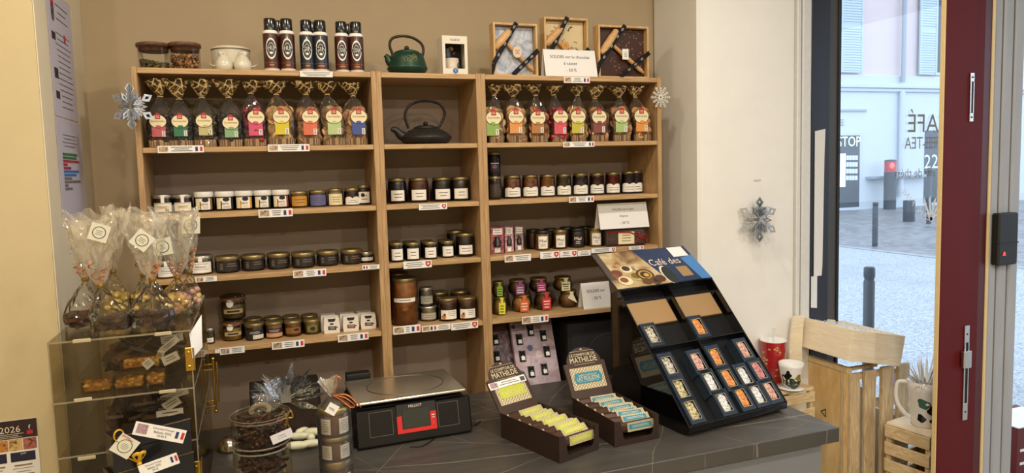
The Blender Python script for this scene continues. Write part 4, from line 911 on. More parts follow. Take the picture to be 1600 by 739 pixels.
LB = [((223.5, 262.5, 119, 226.5), a1(195, 225), a1(222, 460), a1(232, 570), '#b0525a', ['#2c120e', '#3a1614', '#1c0c0a'], 'dark', 'dark sweets bag at the far left, its panel rose red'),
      ((263, 305, 120, 226.5), a1(430, 250), a1(435, 460), a1(445, 565), '#2c6a4a', DK, 'dark', 'dark sweets bag with a deep green panel, second from the left'),
      ((303, 341, 122, 227), a1(650, 235), a1(668, 455), a1(685, 555), '#b0a874', ['#38281a', '#2a1c12', '#4a3826'], 'dark', 'dark sweets bag with a pale khaki panel, wide fan top'),
      ((341, 382, 121, 227.5), a1(905, 235), a1(925, 475), a1(935, 575), '#7a9a70', DK, 'dark', 'dark sweets bag with a soft green panel and a bright knot'),
      ((380, 419, 128, 226), a2(135, 195), a2(185, 420), a2(185, 555), '#c2486a', ['#8a1c2c', '#a8303c', '#6a1420'], 'sweet', 'bag of pink red sweets with a pink panel'),
      ((417, 464, 126, 226), a2(380, 205), a2(430, 415), a2(440, 545), '#c8b42a', ['#c79a62', '#b5824a', '#d0aa74'], 'biscuit', 'bag of pale biscuits with a bright yellow panel'),
      ((463, 503, 127, 226), a2(665, 205), a2(710, 415), a2(712, 550), '#c86448', ['#a8703c', '#8a5a34', '#b8864e'], 'biscuit', 'bag of brown striped biscuits with a coral panel'),
      ((502, 543, 128, 226), a2(870, 205), a2(938, 415), a2(945, 545), '#a8b87c', ['#7a5636', '#b08a5a', '#94683e'], 'biscuit', 'bag of mixed biscuits with a pale green panel'),
      ((541, 583, 130, 226), a2(1160, 220), a2(1178, 415), a2(1180, 545), '#3a4a86', ['#b8844a', '#a06a38', '#c0925a'], 'biscuit', 'bag of round biscuits with a dark blue panel')]
for i, (b, t, lc, rc, col, con, kd, l) in enumerate(LB): sweets_bag(b, t, lc, rc, col, con, l, g, zb, kd, 11+i*7, ls=1.0 if i > 3 else .95)
g = 'bags of biscuits with gathered tops on the upper right shelf'
RB = [((760, 787.5, 134, 223), a3(122, 165), a3(125, 355), a3(120, 470), '#86a04e', ['#b08a5c', '#94704a'], 'narrow biscuit bag with a leaf green panel against the left upright'),
      ((788, 825.5, 131, 223), a3(285, 170), a3(318, 345), a3(320, 450), '#d08c4c', ['#c08a4e', '#a8713a', '#cfa068'], 'biscuit bag with a light orange panel, second from the left'),
      ((825, 857, 132, 222), a3(480, 165), a3(508, 355), a3(508, 450), '#a87038', ['#8a5230', '#6e3e24', '#a86e40'], 'biscuit bag with a tan brown panel'),
      ((857.5, 886, 133, 221), a3(635, 160), a3(703, 345), a3(703, 455), '#c8505a', ['#a01c28', '#86141e', '#b83038'], 'bag of bright red sweets with a rose panel'),
      ((887, 916.5, 134, 220.5), a3(840, 165), a3(855, 345), a3(855, 450), '#b8aa3e', ['#b88a52', '#9c6c3a'], 'biscuit bag with a mustard yellow panel'),
      ((917.5, 951.5, 131, 220), a3(990, 190), a3(1037, 345), a3(1040, 445), '#7c403a', ['#a8703e', '#8a5630'], 'biscuit bag with a maroon panel and bright netted top'),
      ((952, 986, 134, 219.5), a3(1200, 180), a3(1232, 340), a3(1232, 440), '#9cb470', ['#9c6a3c', '#b58450'], 'biscuit bag with a soft green panel, second from the right'),
      ((987, 1020.5, 135, 218.5), a3(1350, 180), a3(1402, 340), a3(1408, 435), '#d28a3c', ['#c89050', '#b0783c'], 'biscuit bag with an orange panel at the right end')]
for i, (b, t, lc, rc, col, con, l) in enumerate(RB): sweets_bag(b, t, lc, rc, col, con, l, g, zb, 'sweet' if i == 3 else 'biscuit', 101+i*5, ls=1.0)

# ================================================================== on top of the bookcases
ZT = Z_TOP+.0008
WAL = wood('walnut lid', '#4a2c1c', '#6e4630', (3, 3, 3), 14)
for k, (b, c, f, t) in enumerate((((216.8, 266.5, 64.6, 107), '#6a5c34', .26, 'a little green brown tea'), ((266.5, 314.6, 64.6, 107.5), '#a87a4c', .5, 'pale brown buds'))):
    uL, uR, vT, vB = b; y = .085; p = aY((uL+uR)/2, vB, y); r = (uR-uL)/2*mpp(p); h = aY((uL+uR)/2, vT, y-r).z-ZT
    o = thing('storage_jar', 'glass storage jar with a wooden lid holding %s' % t, 'jar', (p.x, y, ZT), 0, 'glass storage jars with wooden lids'); rb = r*.92
    MB().lathe([(rb*.97, 0), (rb, .004), (rb, h*.86)], JGREEN, n=32, cap1=False).build('glass', o)
    MB().lathe([(rb*.9, h*.7), (rb*.94, h*.72), (rb*.94, h*.86), (r, h*.87), (r*1.0, h*.97), (r*.96, h), (0, h)], WAL, n=32).build('lid', o)
    m = MB(); rnd = random.Random(k)
    for i in range(230):
        a = rnd.uniform(0, 2*PI); q = rb*.88*math.sqrt(rnd.uniform(.1, 1)); tl = 1+.3*math.cos(a-2.6) if k == 0 else 1
        m.ball((q*math.cos(a), q*math.sin(a), .006+rnd.uniform(0, 1)*h*f*tl), rnd.uniform(.004, .0065), mk('dried leaf '+('#%s' % (('6a5c34', '4a4428', '7e6c3e') if k == 0 else ('a07244', 'b88a5c', '7e5430'))[i % 3]), '#'+(('6a5c34', '4a4428', '7e6c3e') if k == 0 else ('a07244', 'b88a5c', '7e5430'))[i % 3], .7), n=5, wob=.25)
    q = m.build('dried_filling', o); q['kind'] = 'stuff'
CER = mk('glazed cream ceramic', '#c9c2b0', .22, var=.04, scale=8, coat=.4); RIM = mk('olive grey rim line', '#5a5034', .4)
y = .12; p = aY(362, 108, y); r = 28.6*mpp(p); h = aY(362, 75, y).z-ZT
o = thing('ceramic_pot', 'round cream ceramic pot with a dark rim line behind two birds', 'pot', (p.x, y, ZT))
MB().lathe([(r*.9, 0), (r*.96, .006), (r*.98, h*.7), (r, h*.86)], CER, n=36).build('body', o)
MB().lathe([(r*1.005, h*.85), (r*1.02, h*.875), (r*1.005, h*.9)], RIM, n=36, cap0=False, cap1=False).build('rim_line', o)
MB().lathe([(r*1.0, h*.895), (r*1.02, h*.92), (r*.9, h*1.0), (r*.4, h*1.05), (0, h*1.06)], CER, n=36).build('lid', o)
def ring_bird(u0, u1, vT, vB, tail, label):
    y = .05; p = aY((u0+u1)/2, vB, y); r = (u1-u0)/2*mpp(p); h = aY((u0+u1)/2, vT, y-r*.3).z-ZT; o = thing('ceramic_bird', label, 'figurine', (p.x, y, ZT), 0, 'cream ceramic birds')
    MB().lathe([(r*.82, 0), (r*.95, h*.1), (r, h*.26), (r*.9, h*.46), (r*.55, h*.68), (r*.36, h*.82), (r*.3, h*.93), (r*.16, h*.99), (0, h)], CER, n=28).ball((tail*r*.25, -r*.05, h*.86), r*.34, CER, n=12).build('body', o)
    MB().tube([(tail*r*.75, 0, h*.2), (tail*r*1.25, 0, h*.26), (tail*r*1.6, 0, h*.36)], [r*.3, r*.16, r*.04], CER, n=8, flat=.5).build('tail', o)
    MB().tube([(-tail*r*.0, -r*.3, h*.86), (-tail*r*.1, -r*.55, h*.83)], [r*.09, r*.02], CER, n=6).build('beak', o)
ring_bird(337, 364, 79, 109.5, -1, 'left cream ceramic bird with its tail to the left'); ring_bird(366, 394, 79.5, 109.8, 1, 'right cream ceramic bird with its tail to the right')
# aerosol cans
CANW = mk('white can shoulder', '#e6e0da', .35, coat=.3); CAPB = mk('glossy black cap', '#0d0d10', .18, coat=.4)
COPP = mk('copper print', '#a8673c', .4, .5)
def spray_can(u0, u1, vT, vB, y, word, col, label, front=True):
    p = aY((u0+u1)/2, vB, y); r = (u1-u0)/2*mpp(p); h = aY((u0+u1)/2, vT, y-r).z-ZT
    o = thing('spray_can', label, 'spray can', (p.x, y, ZT), face_cam(p)*.8, 'black capped spray cans'); cm = mk('can print '+col, col, .32, coat=.3)
    MB().lathe([(r*.92, 0), (r, .003), (r, h*.72), (r*.95, h*.755), (r*.8, h*.775)], CANW, n=28).build('can', o)
    MB().lathe([(r*.8, h*.77), (r*.8, h*.985), (r*.74, h), (0, h)], CAPB, n=28).lathe([(r*.82, h*.765), (r*.82, h*.79)], CAPB, n=28, cap0=False).build('cap', o)
    MB().lathe([(r*1.004, h*.045), (r*1.004, h*.71)], cm, n=28, cap0=False, cap1=False).build('sleeve', o)
    if not front: return
    m = MB(); R_ = r*1.012
    for (z0, z1) in ((.05, .056), (.15, .156), (.7, .706)): m.rect(-R_*1.5, R_*1.5, h*z0, h*z1, COPP, cyl=R_, n=20)
    for rr, c in ((.62, LABW), (.52, cm), (.42, mk('dark badge', '#17181a', .4)), (.34, LABW), (.31, mk('dark badge', '#17181a', .4))):
        m.disc(0, h*.42, r*rr*1.12, h*.2*rr/.62, c, cyl=R_+.0002*(1-rr)*3, n=26)
    m.rect(-r*.86, r*.86, h*.385, h*.475, mk('dark badge', '#17181a', .4), cyl=R_+.0007)
    m.text(word, h*.085, mk('silver print', '#d8d4cc', .4), T(0, 0, h*.43), maxw=r*1.45, cyl=R_+.0011); m.disc(0, h*.335, r*.17, r*.17, LABW, cyl=R_+.0011)
    greek(m, -r*.5, r*.5, h*.09, h*.125, 1, COPP, R_+.0006, thick=.8); m.build('print', o)
for w, col, x0, x1, bk, dx_, vt, vb, dn in (('RHUM', '#3e1d12', (413.9, 437), (439.4, 462.3), (427.5, 449), 0, 27.4, 111, 'brown rum'), ('GIN', '#1f242e', (470.6, 492.3), (491.3, 514.3), (482, 503), 0, 30, 112, 'blue grey gin'), ('COGNAC', '#3e1a12', (525, 546.5), (547.3, 569.5), (537, 558), 0, 32.5, 113, 'red brown cognac')):
    spray_can(x0[0], x0[1], vt, vb, .045, w, col, 'left front %s flavour spray can with a black cap' % dn); spray_can(x1[0], x1[1], vt+.6, vb, .045, w, col, 'right front %s flavour spray can with a black cap' % dn)
    spray_can(bk[0], bk[1], vt+4, vb, .115, w, col, '%s spray can standing in the gap behind its pair' % dn, False)
# teapots
def teapot(label, prof, r, h, p, z, body, handle_pts, hr, hm, spout, knob, lidr, relief=None, spt=(.03, .012)):
    o = thing('teapot', label, 'teapot', (p.x, p.y, z), 0)
    MB().lathe([(r*a, h*b) for a, b in prof], body, n=40).build('body', o)
    MB().lathe([(lidr, h*prof[-1][1]), (lidr*1.02, h*prof[-1][1]+.004), (lidr*.6, h*prof[-1][1]+.011), (0, h*prof[-1][1]+.013)], body, n=32).build('lid', o)
    MB().ball((knob[0], 0, knob[1]), knob[2], hm, n=14).lathe([(knob[2]*.55, h*prof[-1][1]+.008), (knob[2]*.4, knob[1])], hm, T(knob[0], 0, 0), n=10).build('knob', o)
    MB().tube(handle_pts, hr, hm, n=10, flat=1.0).build('handle', o)
    MB().tube(spout, [spt[0]+(spt[1]-spt[0])*i/(len(spout)-1) for i in range(len(spout))], body, n=12).build('spout', o)
    if relief: relief(o)
    return o
def arc(pts, n=24):
    """smooth curve through points (Catmull-Rom)"""
    P_ = [Vector(q) for q in pts]; P_ = [2*P_[0]-P_[1]]+P_+[2*P_[-1]-P_[-2]]; out = []
    for i in range(1, len(P_)-2):
        for k in range(n):
            t = k/n; a, b, c, d = P_[i-1:i+3]
            out.append(.5*((2*b)+(c-a)*t+(2*a-5*b+4*c-d)*t*t+(3*b-a-3*c+d)*t**3))
    out.append(P_[-2]); return out
IRONG = mk('green cast iron', '#193a2c', .42, .35, var=.3, scale=50, bump=.5); IRONB = mk('black cast iron', '#22201d', .45, .3, var=.2, scale=60, bump=.5); DKH = mk('dark brown iron handle', '#2a1c14', .4, .4)
def tp_pt(u, v, p, z): q = aY(u, v, p.y); return (q.x-p.x, 0, q.z-z)
p = aY(637, 116, .08); k = mpp(p)
pt = lambda u, v: tp_pt(u, v, p, ZT)
r = 31.5*k; h = (116-82)*k*1.0
def relief_g(o):
    m = MB(); R_ = r*.9
    def ringc(cx, cz, rr):
        m.tube([((R_)*math.sin((cx+rr*math.cos(a))/R_), -(R_-.03*max(0, (cz+rr*math.sin(a)-h*.5)))*math.cos((cx+rr*math.cos(a))/R_)-.001, cz+rr*math.sin(a)) for a in [2*PI*i/18 for i in range(18)]], .0012, mk('worn gold green', '#7a7a4a', .45, .4), n=5, closed=True)
    for cx, cz, rr in ((-.005, h*.66, .0105), (.013, h*.72, .009), (-.003, h*.66, .005), (.017, h*.64, .0075), (.014, h*.72, .004), (-.018, h*.6, .006)): ringc(cx, cz, rr)
    m.build('flower_relief', o)
teapot('green cast iron teapot with a tall dark handle on the middle bookcase', [(.72, 0), (.8, .02), (.99, .26), (1, .31), (.97, .36), (.86, .72), (.78, .95), (.62, 1.0)], r, h, p, ZT, IRONG,
       arc([pt(614.5, 87), pt(609, 72), pt(612, 61), pt(625, 56.5), pt(643, 58.5), pt(657, 67), pt(661.5, 77), pt(660, 89)]), .0052, DKH, arc([pt(618, 103), pt(609, 97), pt(605.5, 90), pt(601.5, 86)], 5), (0, h+.019, .0095), r*.6, relief_g, (.02, .0075))
z = SH[0]+.0008; p = aY(666, 224, .10); k = mpp(p); r = 40.5*k; h = (224-199)*k
pt = lambda u, v: tp_pt(u, v, p, z)
def relief_b(o):
    m = MB(); bm = mk('worn black iron bump', '#3a352c', .5, .3)
    for j in range(4):
        for i in range(64):
            a = 2*PI*(i+.5*(j % 2))/44; q = j/3; rr = r*(.97-.30*q**1.3); zz = h*(.50+.36*q)
            m.ball((rr*math.cos(a), rr*math.sin(a), zz), .0024, bm, n=5)
    q = m.build('raised_dots', o); q['kind'] = 'stuff'
teapot('black cast iron teapot with raised dots in the narrow bookcase', [(.7, 0), (.76, .02), (.9, .16), (1, .38), (.99, .44), (.9, .62), (.66, .88), (.52, .98), (.46, 1.0)], r, h, p, z, IRONB,
       arc([pt(638.5, 201), pt(632.8, 183), pt(637, 168), pt(650, 160), pt(668, 158), pt(687, 163), pt(695, 177), pt(690.5, 190), pt(685, 200)]), .005, mk('black iron handle', '#16120f', .4, .4), arc([pt(636, 216), pt(626, 211), pt(619, 204), pt(611.5, 201.5)], 5), (0, h+.018, .0095), r*.46, relief_b, (.022, .009))
# white gift box with a window
y = .05; a = aY(692.5, 117.5, y); b = aY(731.5, 117.5, y); k = mpp(a); w = b.x-a.x; h = aY(712, 56, y).z-ZT
o = thing('mug_box', 'white window box with a mug inside, beside the green teapot', 'box', ((a.x+b.x)/2, y, ZT), 0)
BOXW = mk('cream white card', '#ddd6c6', .65, var=.02)
m = MB(); t = .0015; d = .085; wx0, wx1, wz0, wz1 = -w*.5+w*.115, w*.5-w*.115, h*.175, h*.80
m.box(-w/2, wx0, 0, t, 0, h, BOXW).box(wx1, w/2, 0, t, 0, h, BOXW).box(wx0, wx1, 0, t, 0, wz0, BOXW).box(wx0, wx1, 0, t, wz1, h, BOXW)
m.box(-w/2, -w/2+t, t, d, 0, h, BOXW).box(w/2-t, w/2, t, d, 0, h, BOXW).box(-w/2+t, w/2-t, t, d, h-t, h, BOXW).box(-w/2+t, w/2-t, t, d, 0, t, BOXW).box(-w/2+t, w/2-t, d-t, d, t, h-t, mk('dark lining', '#2a2422', .8)); m.build('carton', o)
m = MB().lathe([(w*.26, h*.05), (w*.3, h*.1), (w*.3, h*.46), (w*.27, h*.46)], mk('pale mug', '#cfc0b0', .4), T(-.004, .045, 0), n=20).lathe([(w*.2, h*.5), (w*.2, h*.72)], mk('blue tin', '#2c3440', .4), T(-.016, .058, 0), n=14).ball((.008, .05, h*.6), .014, mk('dark ornament', '#1a1414', .4), n=8).ball((.014, .03, h*.27), .012, mk('grey green ornament', '#4a5450', .4), n=8, sz=1.3).ball((-.002, .055, h*.72), .012, mk('amber ornament', '#b08a4a', .4), n=8); m.build('mug', o)
BLUEP = mk('blue print', '#2f6ea0', .6)
m = MB().text('TEAEVE', h*.055, mk('slate print', '#3c4a5c', .6), T(0, 0, h*.895), maxw=w*.5); m.prism([(h*.075*math.cos(a), h*.115+h*.075*math.sin(a)) for a in [PI/6+PI/3*i for i in range(6)]], -.0012, 0, BLUEP); m.text('T', h*.06, LABW, T(0, -.001, h*.115)); m.build('print', o)

# chocolate slabs to break, in wooden frames with a mallet and a ribbon
FRW = wood('pale frame wood', '#b8905c', '#d0ac7a', (6, 6, 1), 10); MALW = wood('mallet wood', '#b88a58', '#cfa672', (3, 3, 10), 8)
RIB = mk('black printed ribbon', '#080708', .6, spec=.25)
def marble(name, c1, c2, scale, dist, pos=(.35, .65)):
    m, nt, N, L, p = _tree(name); tc = N.new('ShaderNodeTexCoord'); p.inputs['Roughness'].default_value = .35
    nz = N.new('ShaderNodeTexNoise'); nz.inputs['Scale'].default_value = scale; nz.inputs['Detail'].default_value = 3; nz.inputs['Distortion'].default_value = dist
    L.new(tc.outputs['Object'], nz.inputs['Vector']); r = N.new('ShaderNodeValToRGB'); r.color_ramp.elements[0].position = pos[0]; r.color_ramp.elements[1].position = pos[1]
    r.color_ramp.elements[0].color = srgb(c1); r.color_ramp.elements[1].color = srgb(c2); L.new(nz.outputs['Fac'], r.inputs[0]); L.new(r.outputs[0], p.inputs['Base Color']); return m
SL1 = marble('blue white chocolate', '#8a96ac', '#cbccd2', 22, 1.2); SL2 = mk('cream chocolate', '#cdb98e', .4, var=.06); SL3 = mk('dark chocolate slab', '#3a1c12', .35, var=.3, scale=40)
def choc_frame(u0, u1, vT, vB, y, slab, label, kind, z=ZT):
    a = aY(u0, vB, y); b = aY(u1, vB, y); w = b.x-a.x; h = aY((u0+u1)/2, vT, y).z-z; d = .05; t = .0085
    o = thing('chocolate_gift_box', label, 'gift box', ((a.x+b.x)/2, y, z), 0, 'framed chocolate slabs with mallets')
    for q in ((-w/2, -w/2+t, 0, h), (w/2-t, w/2, 0, h), (-w/2+t, w/2-t, 0, t), (-w/2+t, w/2-t, h-t, h)): MB().box(q[0], q[1], 0, d, q[2], q[3], FRW, c=.001).build('frame_bar', o)
    MB().box(-w/2+t, w/2-t, d-.008, d-.002, t, h-t, FRW).build('backing', o)
    MB().box(-w/2+t+.001, w/2-t-.001, .026, d-.009, t+.001, h-t-.001, slab, c=.003).build('chocolate_slab', o)
    m = MB(); rnd = random.Random(int(u0))
    if kind == 1:
        for q in range(5): m.prism([((-.2+.1*q)*w*.8+.008*math.cos(i*PI/5)*(1 if i % 2 else .45), h*(.25+.14*q)*(1 if q % 2 else .8)+.008*math.sin(i*PI/5)*(1 if i % 2 else .45)) for i in range(10)], .0245, .0262, mk('pale star', '#c9c2a8', .5))
    if kind == 2:
        for q in range(44):
            cx, cz, s, a0 = rnd.uniform(-.4, .4)*w, rnd.uniform(.1, .92)*h, rnd.uniform(.006, .014), rnd.uniform(0, 6)
            m.tube([(cx+s*(i/7-.5)*2*math.cos(a0)+s*.6*math.sin(i/7*PI)*math.sin(a0), .0255, cz+s*(i/7-.5)*2*math.sin(a0)-s*.6*math.sin(i/7*PI)*math.cos(a0)) for i in range(8)], [.0003, .001, .0013, .0014, .0014, .0012, .0008, .0003], mk('dark drizzle', '#33201c', .4), n=5)
    if kind == 3:
        for q in range(90):
            a0 = rnd.uniform(0, 2*PI); rr = w*.42*rnd.uniform(0, 1)**.7; m.box(-.0022, .0022, -.0006, .0008, -.0008, .0008, mk('pale crumb', '#c9a88a', .6) if q % 3 else mk('pink crumb', '#a8543c', .6), T(.1*w+rr*math.cos(a0)*.9, .0252, h*.55+rr*math.sin(a0)) @ RY(rnd.uniform(0, 3)))
    if m.v: q = m.build('topping', o); q['kind'] = 'stuff'
    # mallet lying across, from the upper left to the lower right
    A = Vector((-w*.25, .012, h*.68)); E_ = Vector((w*.42, .015, h*.12)); dr = (E_-A).normalized(); nrm = Vector((dr.z, 0, -dr.x))
    mm = frame(A, nrm, dr)
    ml = MB().lathe([(.0078, -.004), (.0084, (E_-A).length*.5), (.0092, (E_-A).length*.9), (.004, (E_-A).length)], MALW, mm, n=12); ml.build('mallet_handle', o)
    mh = T(A.x-dr.x*.004, A.y, A.z-dr.z*.004) @ RY(math.atan2(nrm.x, nrm.z)); L2 = w*.36
    MB().lathe([(.008, -L2*.72), (.0145, -L2*.66), (.0175, -L2*.2), (.0175, L2*.4), (.014, L2*.68), (.008, L2*.74)], MALW, mh, n=18).build('mallet_head', o)
    mt = MB(); c = Vector((w*.03, .002, h*.46))
    if kind == 3: mt.box(-.015, .015, -.001, .001, -.022, .022, LABW, T(c.x, c.y, c.z), c=.0008); greek(mt, -.008, .008, -.012, .012, 4, INK, None, T(c.x, c.y-.001, c.z))
    elif kind == 2: mt.prism([(.018*math.cos(a), .018*math.sin(a)) for a in [2*PI*i/8 for i in range(8)]], -.001, .001, mk('amber tag', '#c48a3a', .5), T(c.x-w*.06, c.y, c.z+.02)); greek(mt, -.008, .008, -.004, .006, 2, INK, None, T(c.x-w*.06, c.y-.001, c.z+.02))
    else: mt.prism([(.019*math.cos(a), .023*math.sin(a)) for a in [2*PI*i/20 for i in range(20)]], -.001, .001, mk('rose cream tag', '#d0bca4', .5), T(c.x, c.y, c.z)); greek(mt, -.01, .01, -.009, .009, 3, PKRED, None, T(c.x, c.y-.001, c.z))
    mt.build('tag', o)
    for j, (x0, z0, x1, z1) in enumerate(((-w*.5, h*.24, w*.02, h*1.0), (-w*.08, .006, w*.5, h*.5))):
        P0, P1 = Vector((x0, -.0012, z0)), Vector((x1, -.0012, z1)); rd = (P1-P0).normalized(); L_ = (P1-P0).length; rm = frame(P0, Vector((rd.z, 0, -rd.x)), rd)
        b_ = MB().box(-.0092, .0092, -.0006, .0006, -.002, L_+.002, RIB, rm)
        if j == 0: b_.prism([(x0-.0098, z0-.002), (x0+.008, z0-.004), (x0+.002, z0-.03), (x0-.012, z0-.05)], -.0018, -.0006, RIB)
        for q in (.3, .52, .74) if j else (.2, .48, .72, .9):
            cpt = P0+rd*L_*q; b_.disc(0, 0, .0068, .004, LABW, T(cpt.x, cpt.y-.0008, cpt.z) @ RY(math.atan2(-rd.z, rd.x)), lead=.0004, n=12); b_.disc(0, 0, .0058, .003, RIB, T(cpt.x, cpt.y-.0011, cpt.z) @ RY(math.atan2(-rd.z, rd.x)), lead=.0004, n=12)
            b_.text('choc', .0026, LABW, T(cpt.x, cpt.y-.0014, cpt.z) @ RY(math.atan2(-rd.z, rd.x)), maxw=.009)
        b_.build('ribbon', o)
    return o
choc_frame(772.5, 841.5, 36, 119, .04, SL1, 'framed blue and white chocolate slab at the left with a black ribbon', 1)
choc_frame(852, 920.5, 27.5, 120, .085, SL2, 'tall framed cream chocolate slab with dark drizzles behind the sale sign', 2)
choc_frame(936, 1014.5, 40, 119.5, .04, SL3, 'framed dark chocolate slab with crumbs and a wooden mallet', 3)

# ================================================================== snowflakes
SILVF = mk('silver foil glitter', '#b4bac2', .3, .55, var=.5, scale=120, bump=.4); WGLIT = mk('white glitter', '#e2ddd2', .6, var=.12, scale=300, bump=.6)
def kite(m, base, tip, w, inn, th, mat, M_):
    """pointed loop from base to tip: outer kite with an open middle"""
    b, t = Vector(base), Vector(tip); d = (t-b); L_ = d.length; d.normalize(); n = Vector((-d.y, d.x)); c = b+d*L_*.55
    out = [b, c+n*w, t, c-n*w]; ctr = b+d*L_*.56; ins = [ctr+(q-ctr)*inn for q in out]
    for i in range(4):
        j = (i+1) % 4; q = [out[i], out[j], ins[j], ins[i]]
        m.prism([(p_.x, p_.y) for p_ in q], -th, th, mat, M_)
def foil_star(label, c, R_, planes, mat, cat='snowflake', narm=6, rot=PI/6):
    o = thing('paper_snowflake', label, 'snowflake', c)
    for (ang, half) in planes:
        m = MB(); Mz = RZ(ang)
        for k in range(narm):
            a = 2*PI*k/narm+rot; d = Vector((math.cos(a), math.sin(a)))
            if half and d.x*half < -.05: continue
            n = Vector((-d.y, d.x))
            kite(m, d*R_*.46, d*R_, R_*.18, .40, .0004, mat, Mz)
            kite(m, d*R_*.10, d*R_*.52, R_*.11, .42, .0004, mat, Mz)
            for s in (-1, 1):
                d2 = (d*math.cos(.52)+n*s*math.sin(.52)); kite(m, d2*R_*.12, d2*R_*.66, R_*.105, .42, .0004, mat, Mz)
                kite(m, d*R_*.30, d*R_*.58+n*s*R_*.16, R_*.05, .45, .0004, mat, Mz)
        m.build('paper_leaf', o)
    return o
p = aY(204, 166, -.055); R_ = 37*mpp(p)
foil_star('silver openwork paper snowflake on the left edge of the bookcase', p, R_, ((.35, 1), (-.55, -1), (1.35, 1), (2.2, 1)), SILVF)
p = aY(1187, 343, -.05-.052); R_ = 36*mpp(p)
foil_star('silver openwork paper snowflake hanging on the white wall pier', p, R_, ((.25, 1), (-.35, -1), (1.35, 1), (-1.4, 1), (.9, 1)), SILVF)
a = aY(1184, 281, -.0525); th = thing('thread', 'thin clear thread with tape holding the snowflake on the white wall', 'thread', a)
MB().tube([(0, 0, 0), (.002, -.045, p.z+R_*.98-a.z)], .0005, PAPER, n=5).box(-.022, .016, -.001, 0, -.004, .003, clear('clear tape', '#ffffff', .8, film=.2)).build('strand', th)
p = aY(1032, 152, -.006); R_ = 17.5*mpp(p)
o = thing('glitter_snowflake', 'small white glittery snowflake on the right edge of the bookcase', 'snowflake', p); m = MB()
for k in range(12):
    a = 2*PI*k/12; d = Vector((math.cos(a), math.sin(a))); n = Vector((-d.y, d.x)); L_ = R_ if k % 2 == 0 else R_*.86
    m.prism([tuple(q) for q in (n*-.0016, d*L_+n*-.0012, d*L_*1.0+d*.002, d*L_+n*.0012, n*.0016)], -.002, .002, WGLIT)
    for f in (.42, .62, .8):
        for s in (-1, 1):
            b = d*L_*f; e = b+(d*.7+n*s*.7)*R_*.17; m.prism([tuple(q) for q in (b-d*.0014, e-d*.0012, e+d*.0012, b+d*.0014)], -.002, .002, WGLIT)
m.build('star', o)

# ================================================================== notices on the left pier, calendar
def wall_sheet(name, label, cat, x, vv, build):
    """sheet on the pier's side face (x = const); vv: pixel corners top left, top right, bottom right, bottom left"""
    pts = [aX(u, v, x) for u, v in vv]; yl = (pts[0].y+pts[3].y)/2; yr = (pts[1].y+pts[2].y)/2; zt = (pts[0].z+pts[1].z)/2; zb_ = (pts[2].z+pts[3].z)/2
    M_ = frame((x, (yl+yr)/2, zb_), (0, 1, 0), (0, 0, 1)); o = thing(name, label, cat, mat=M_); w, h = yr-yl, zt-zb_
    MB().box(-w/2, w/2, -.0012, -.0002, 0, h, PAPER2).build('sheet', o); m = MB(); build(m, w, h); m.build('print', o); return o
PAPER2 = mk('lilac grey paper', '#b4aebb', .8, var=.03)
NOT_X = -.1855
def n1(m, w, h):
    F = T(0, -.0012, 0); rnd = random.Random(3)
    for i in range(3): m.disc(-w*.3, h*(.9-.055*i), w*.06, w*.06, PKRED if i == 0 else INK, F); greek(m, -w*.2, w*.35, h*(.885-.055*i), h*(.91-.055*i), 1, INK, None, F)
    for i in range(14): greek(m, -w*.3, w*.4, h*(.66-.045*i), h*(.68-.045*i), 1, INK, None, F)
    for (z0, z1) in ((.6, .66), (.30, .38), (.14, .2)): m.rect(-w*.4, -w*.25, h*z0, h*z1, DIM, F)
    m.rect(w*.1, w*.18, h*.63, h*.69, PKRED, F)
wall_sheet('notice_sheet', 'upper lilac grey notice with a red dot and printed lines on the left pier', 'notice', NOT_X, ((69, -22), (105, 0), (124, 190), (87, 182)), n1)
def n2(m, w, h):
    F = T(0, -.0012, 0); cs = [('#2f6a44', .6), ('#2f6a44', .56), ('#9a2a3a', .66), ('#9a2a3a', .16), ('#9a2a3a', .3), ('#2f6aa8', .62), ('#2f6aa8', .5), ('#6a686c', .3), ('#6a686c', .66), ('#6a686c', .14), ('#6a686c', .3)]
    for i in range(4): greek(m, -w*.34, w*.3, h*(.84-.035*i), h*(.862-.035*i), 1, INK, None, F)
    for i, (c, l) in enumerate(cs): z1 = h*(.68-.033*i); m.rect(-w*.34, -w*.34+w*l, z1-h*.026, z1, mk('bar '+c, c, .7), F)
wall_sheet('notice_sheet', 'lower notice with green, red and blue bars on the left pier', 'notice', NOT_X, ((87, 184), (125, 193), (135, 345), (98, 352)), n2)
yN = -.305; a = aY(-20, 660, yN); b = aY(57, 652, yN); c_ = aY(60, 745, yN); ht = (a.z+b.z)/2-aY(20, 800, yN).z
cw = b.x-aY(-45, 655, yN).x; o = thing('wall_calendar', 'wall calendar with a dark 2026 header and photos low on the cream pier', 'calendar', (b.x-cw/2, yN, b.z-ht), 0)
MB().box(-cw/2, cw/2, -.003, -.0005, 0, ht, PAPER).build('sheet', o)
F = T(0, -.0031, 0); m = MB(); k = mpp(b); DKC = mk('calendar dark band', '#2a1418', .6)
m.rect(-cw/2, cw/2, ht-29*k, ht, DKC, F); m.text('2026', 10*k, mk('cream print', '#d8cdb6', .6), F @ T(cw/2-36*k, 0, ht-14*k), maxw=40*k, lead=.0008)
m.text('f', 7*k, LABW, F @ T(cw/2-10*k, 0, ht-13*k), lead=.0008); m.rect(cw/2-14*k, cw/2-6*k, ht-24*k, ht-18*k, PKRED, F, lead=.0008)
greek(m, cw/2-58*k, cw/2-18*k, ht-28*k, ht-20*k, 3, mk('cream print', '#d8cdb6', .6), None, F, lead=.0008)
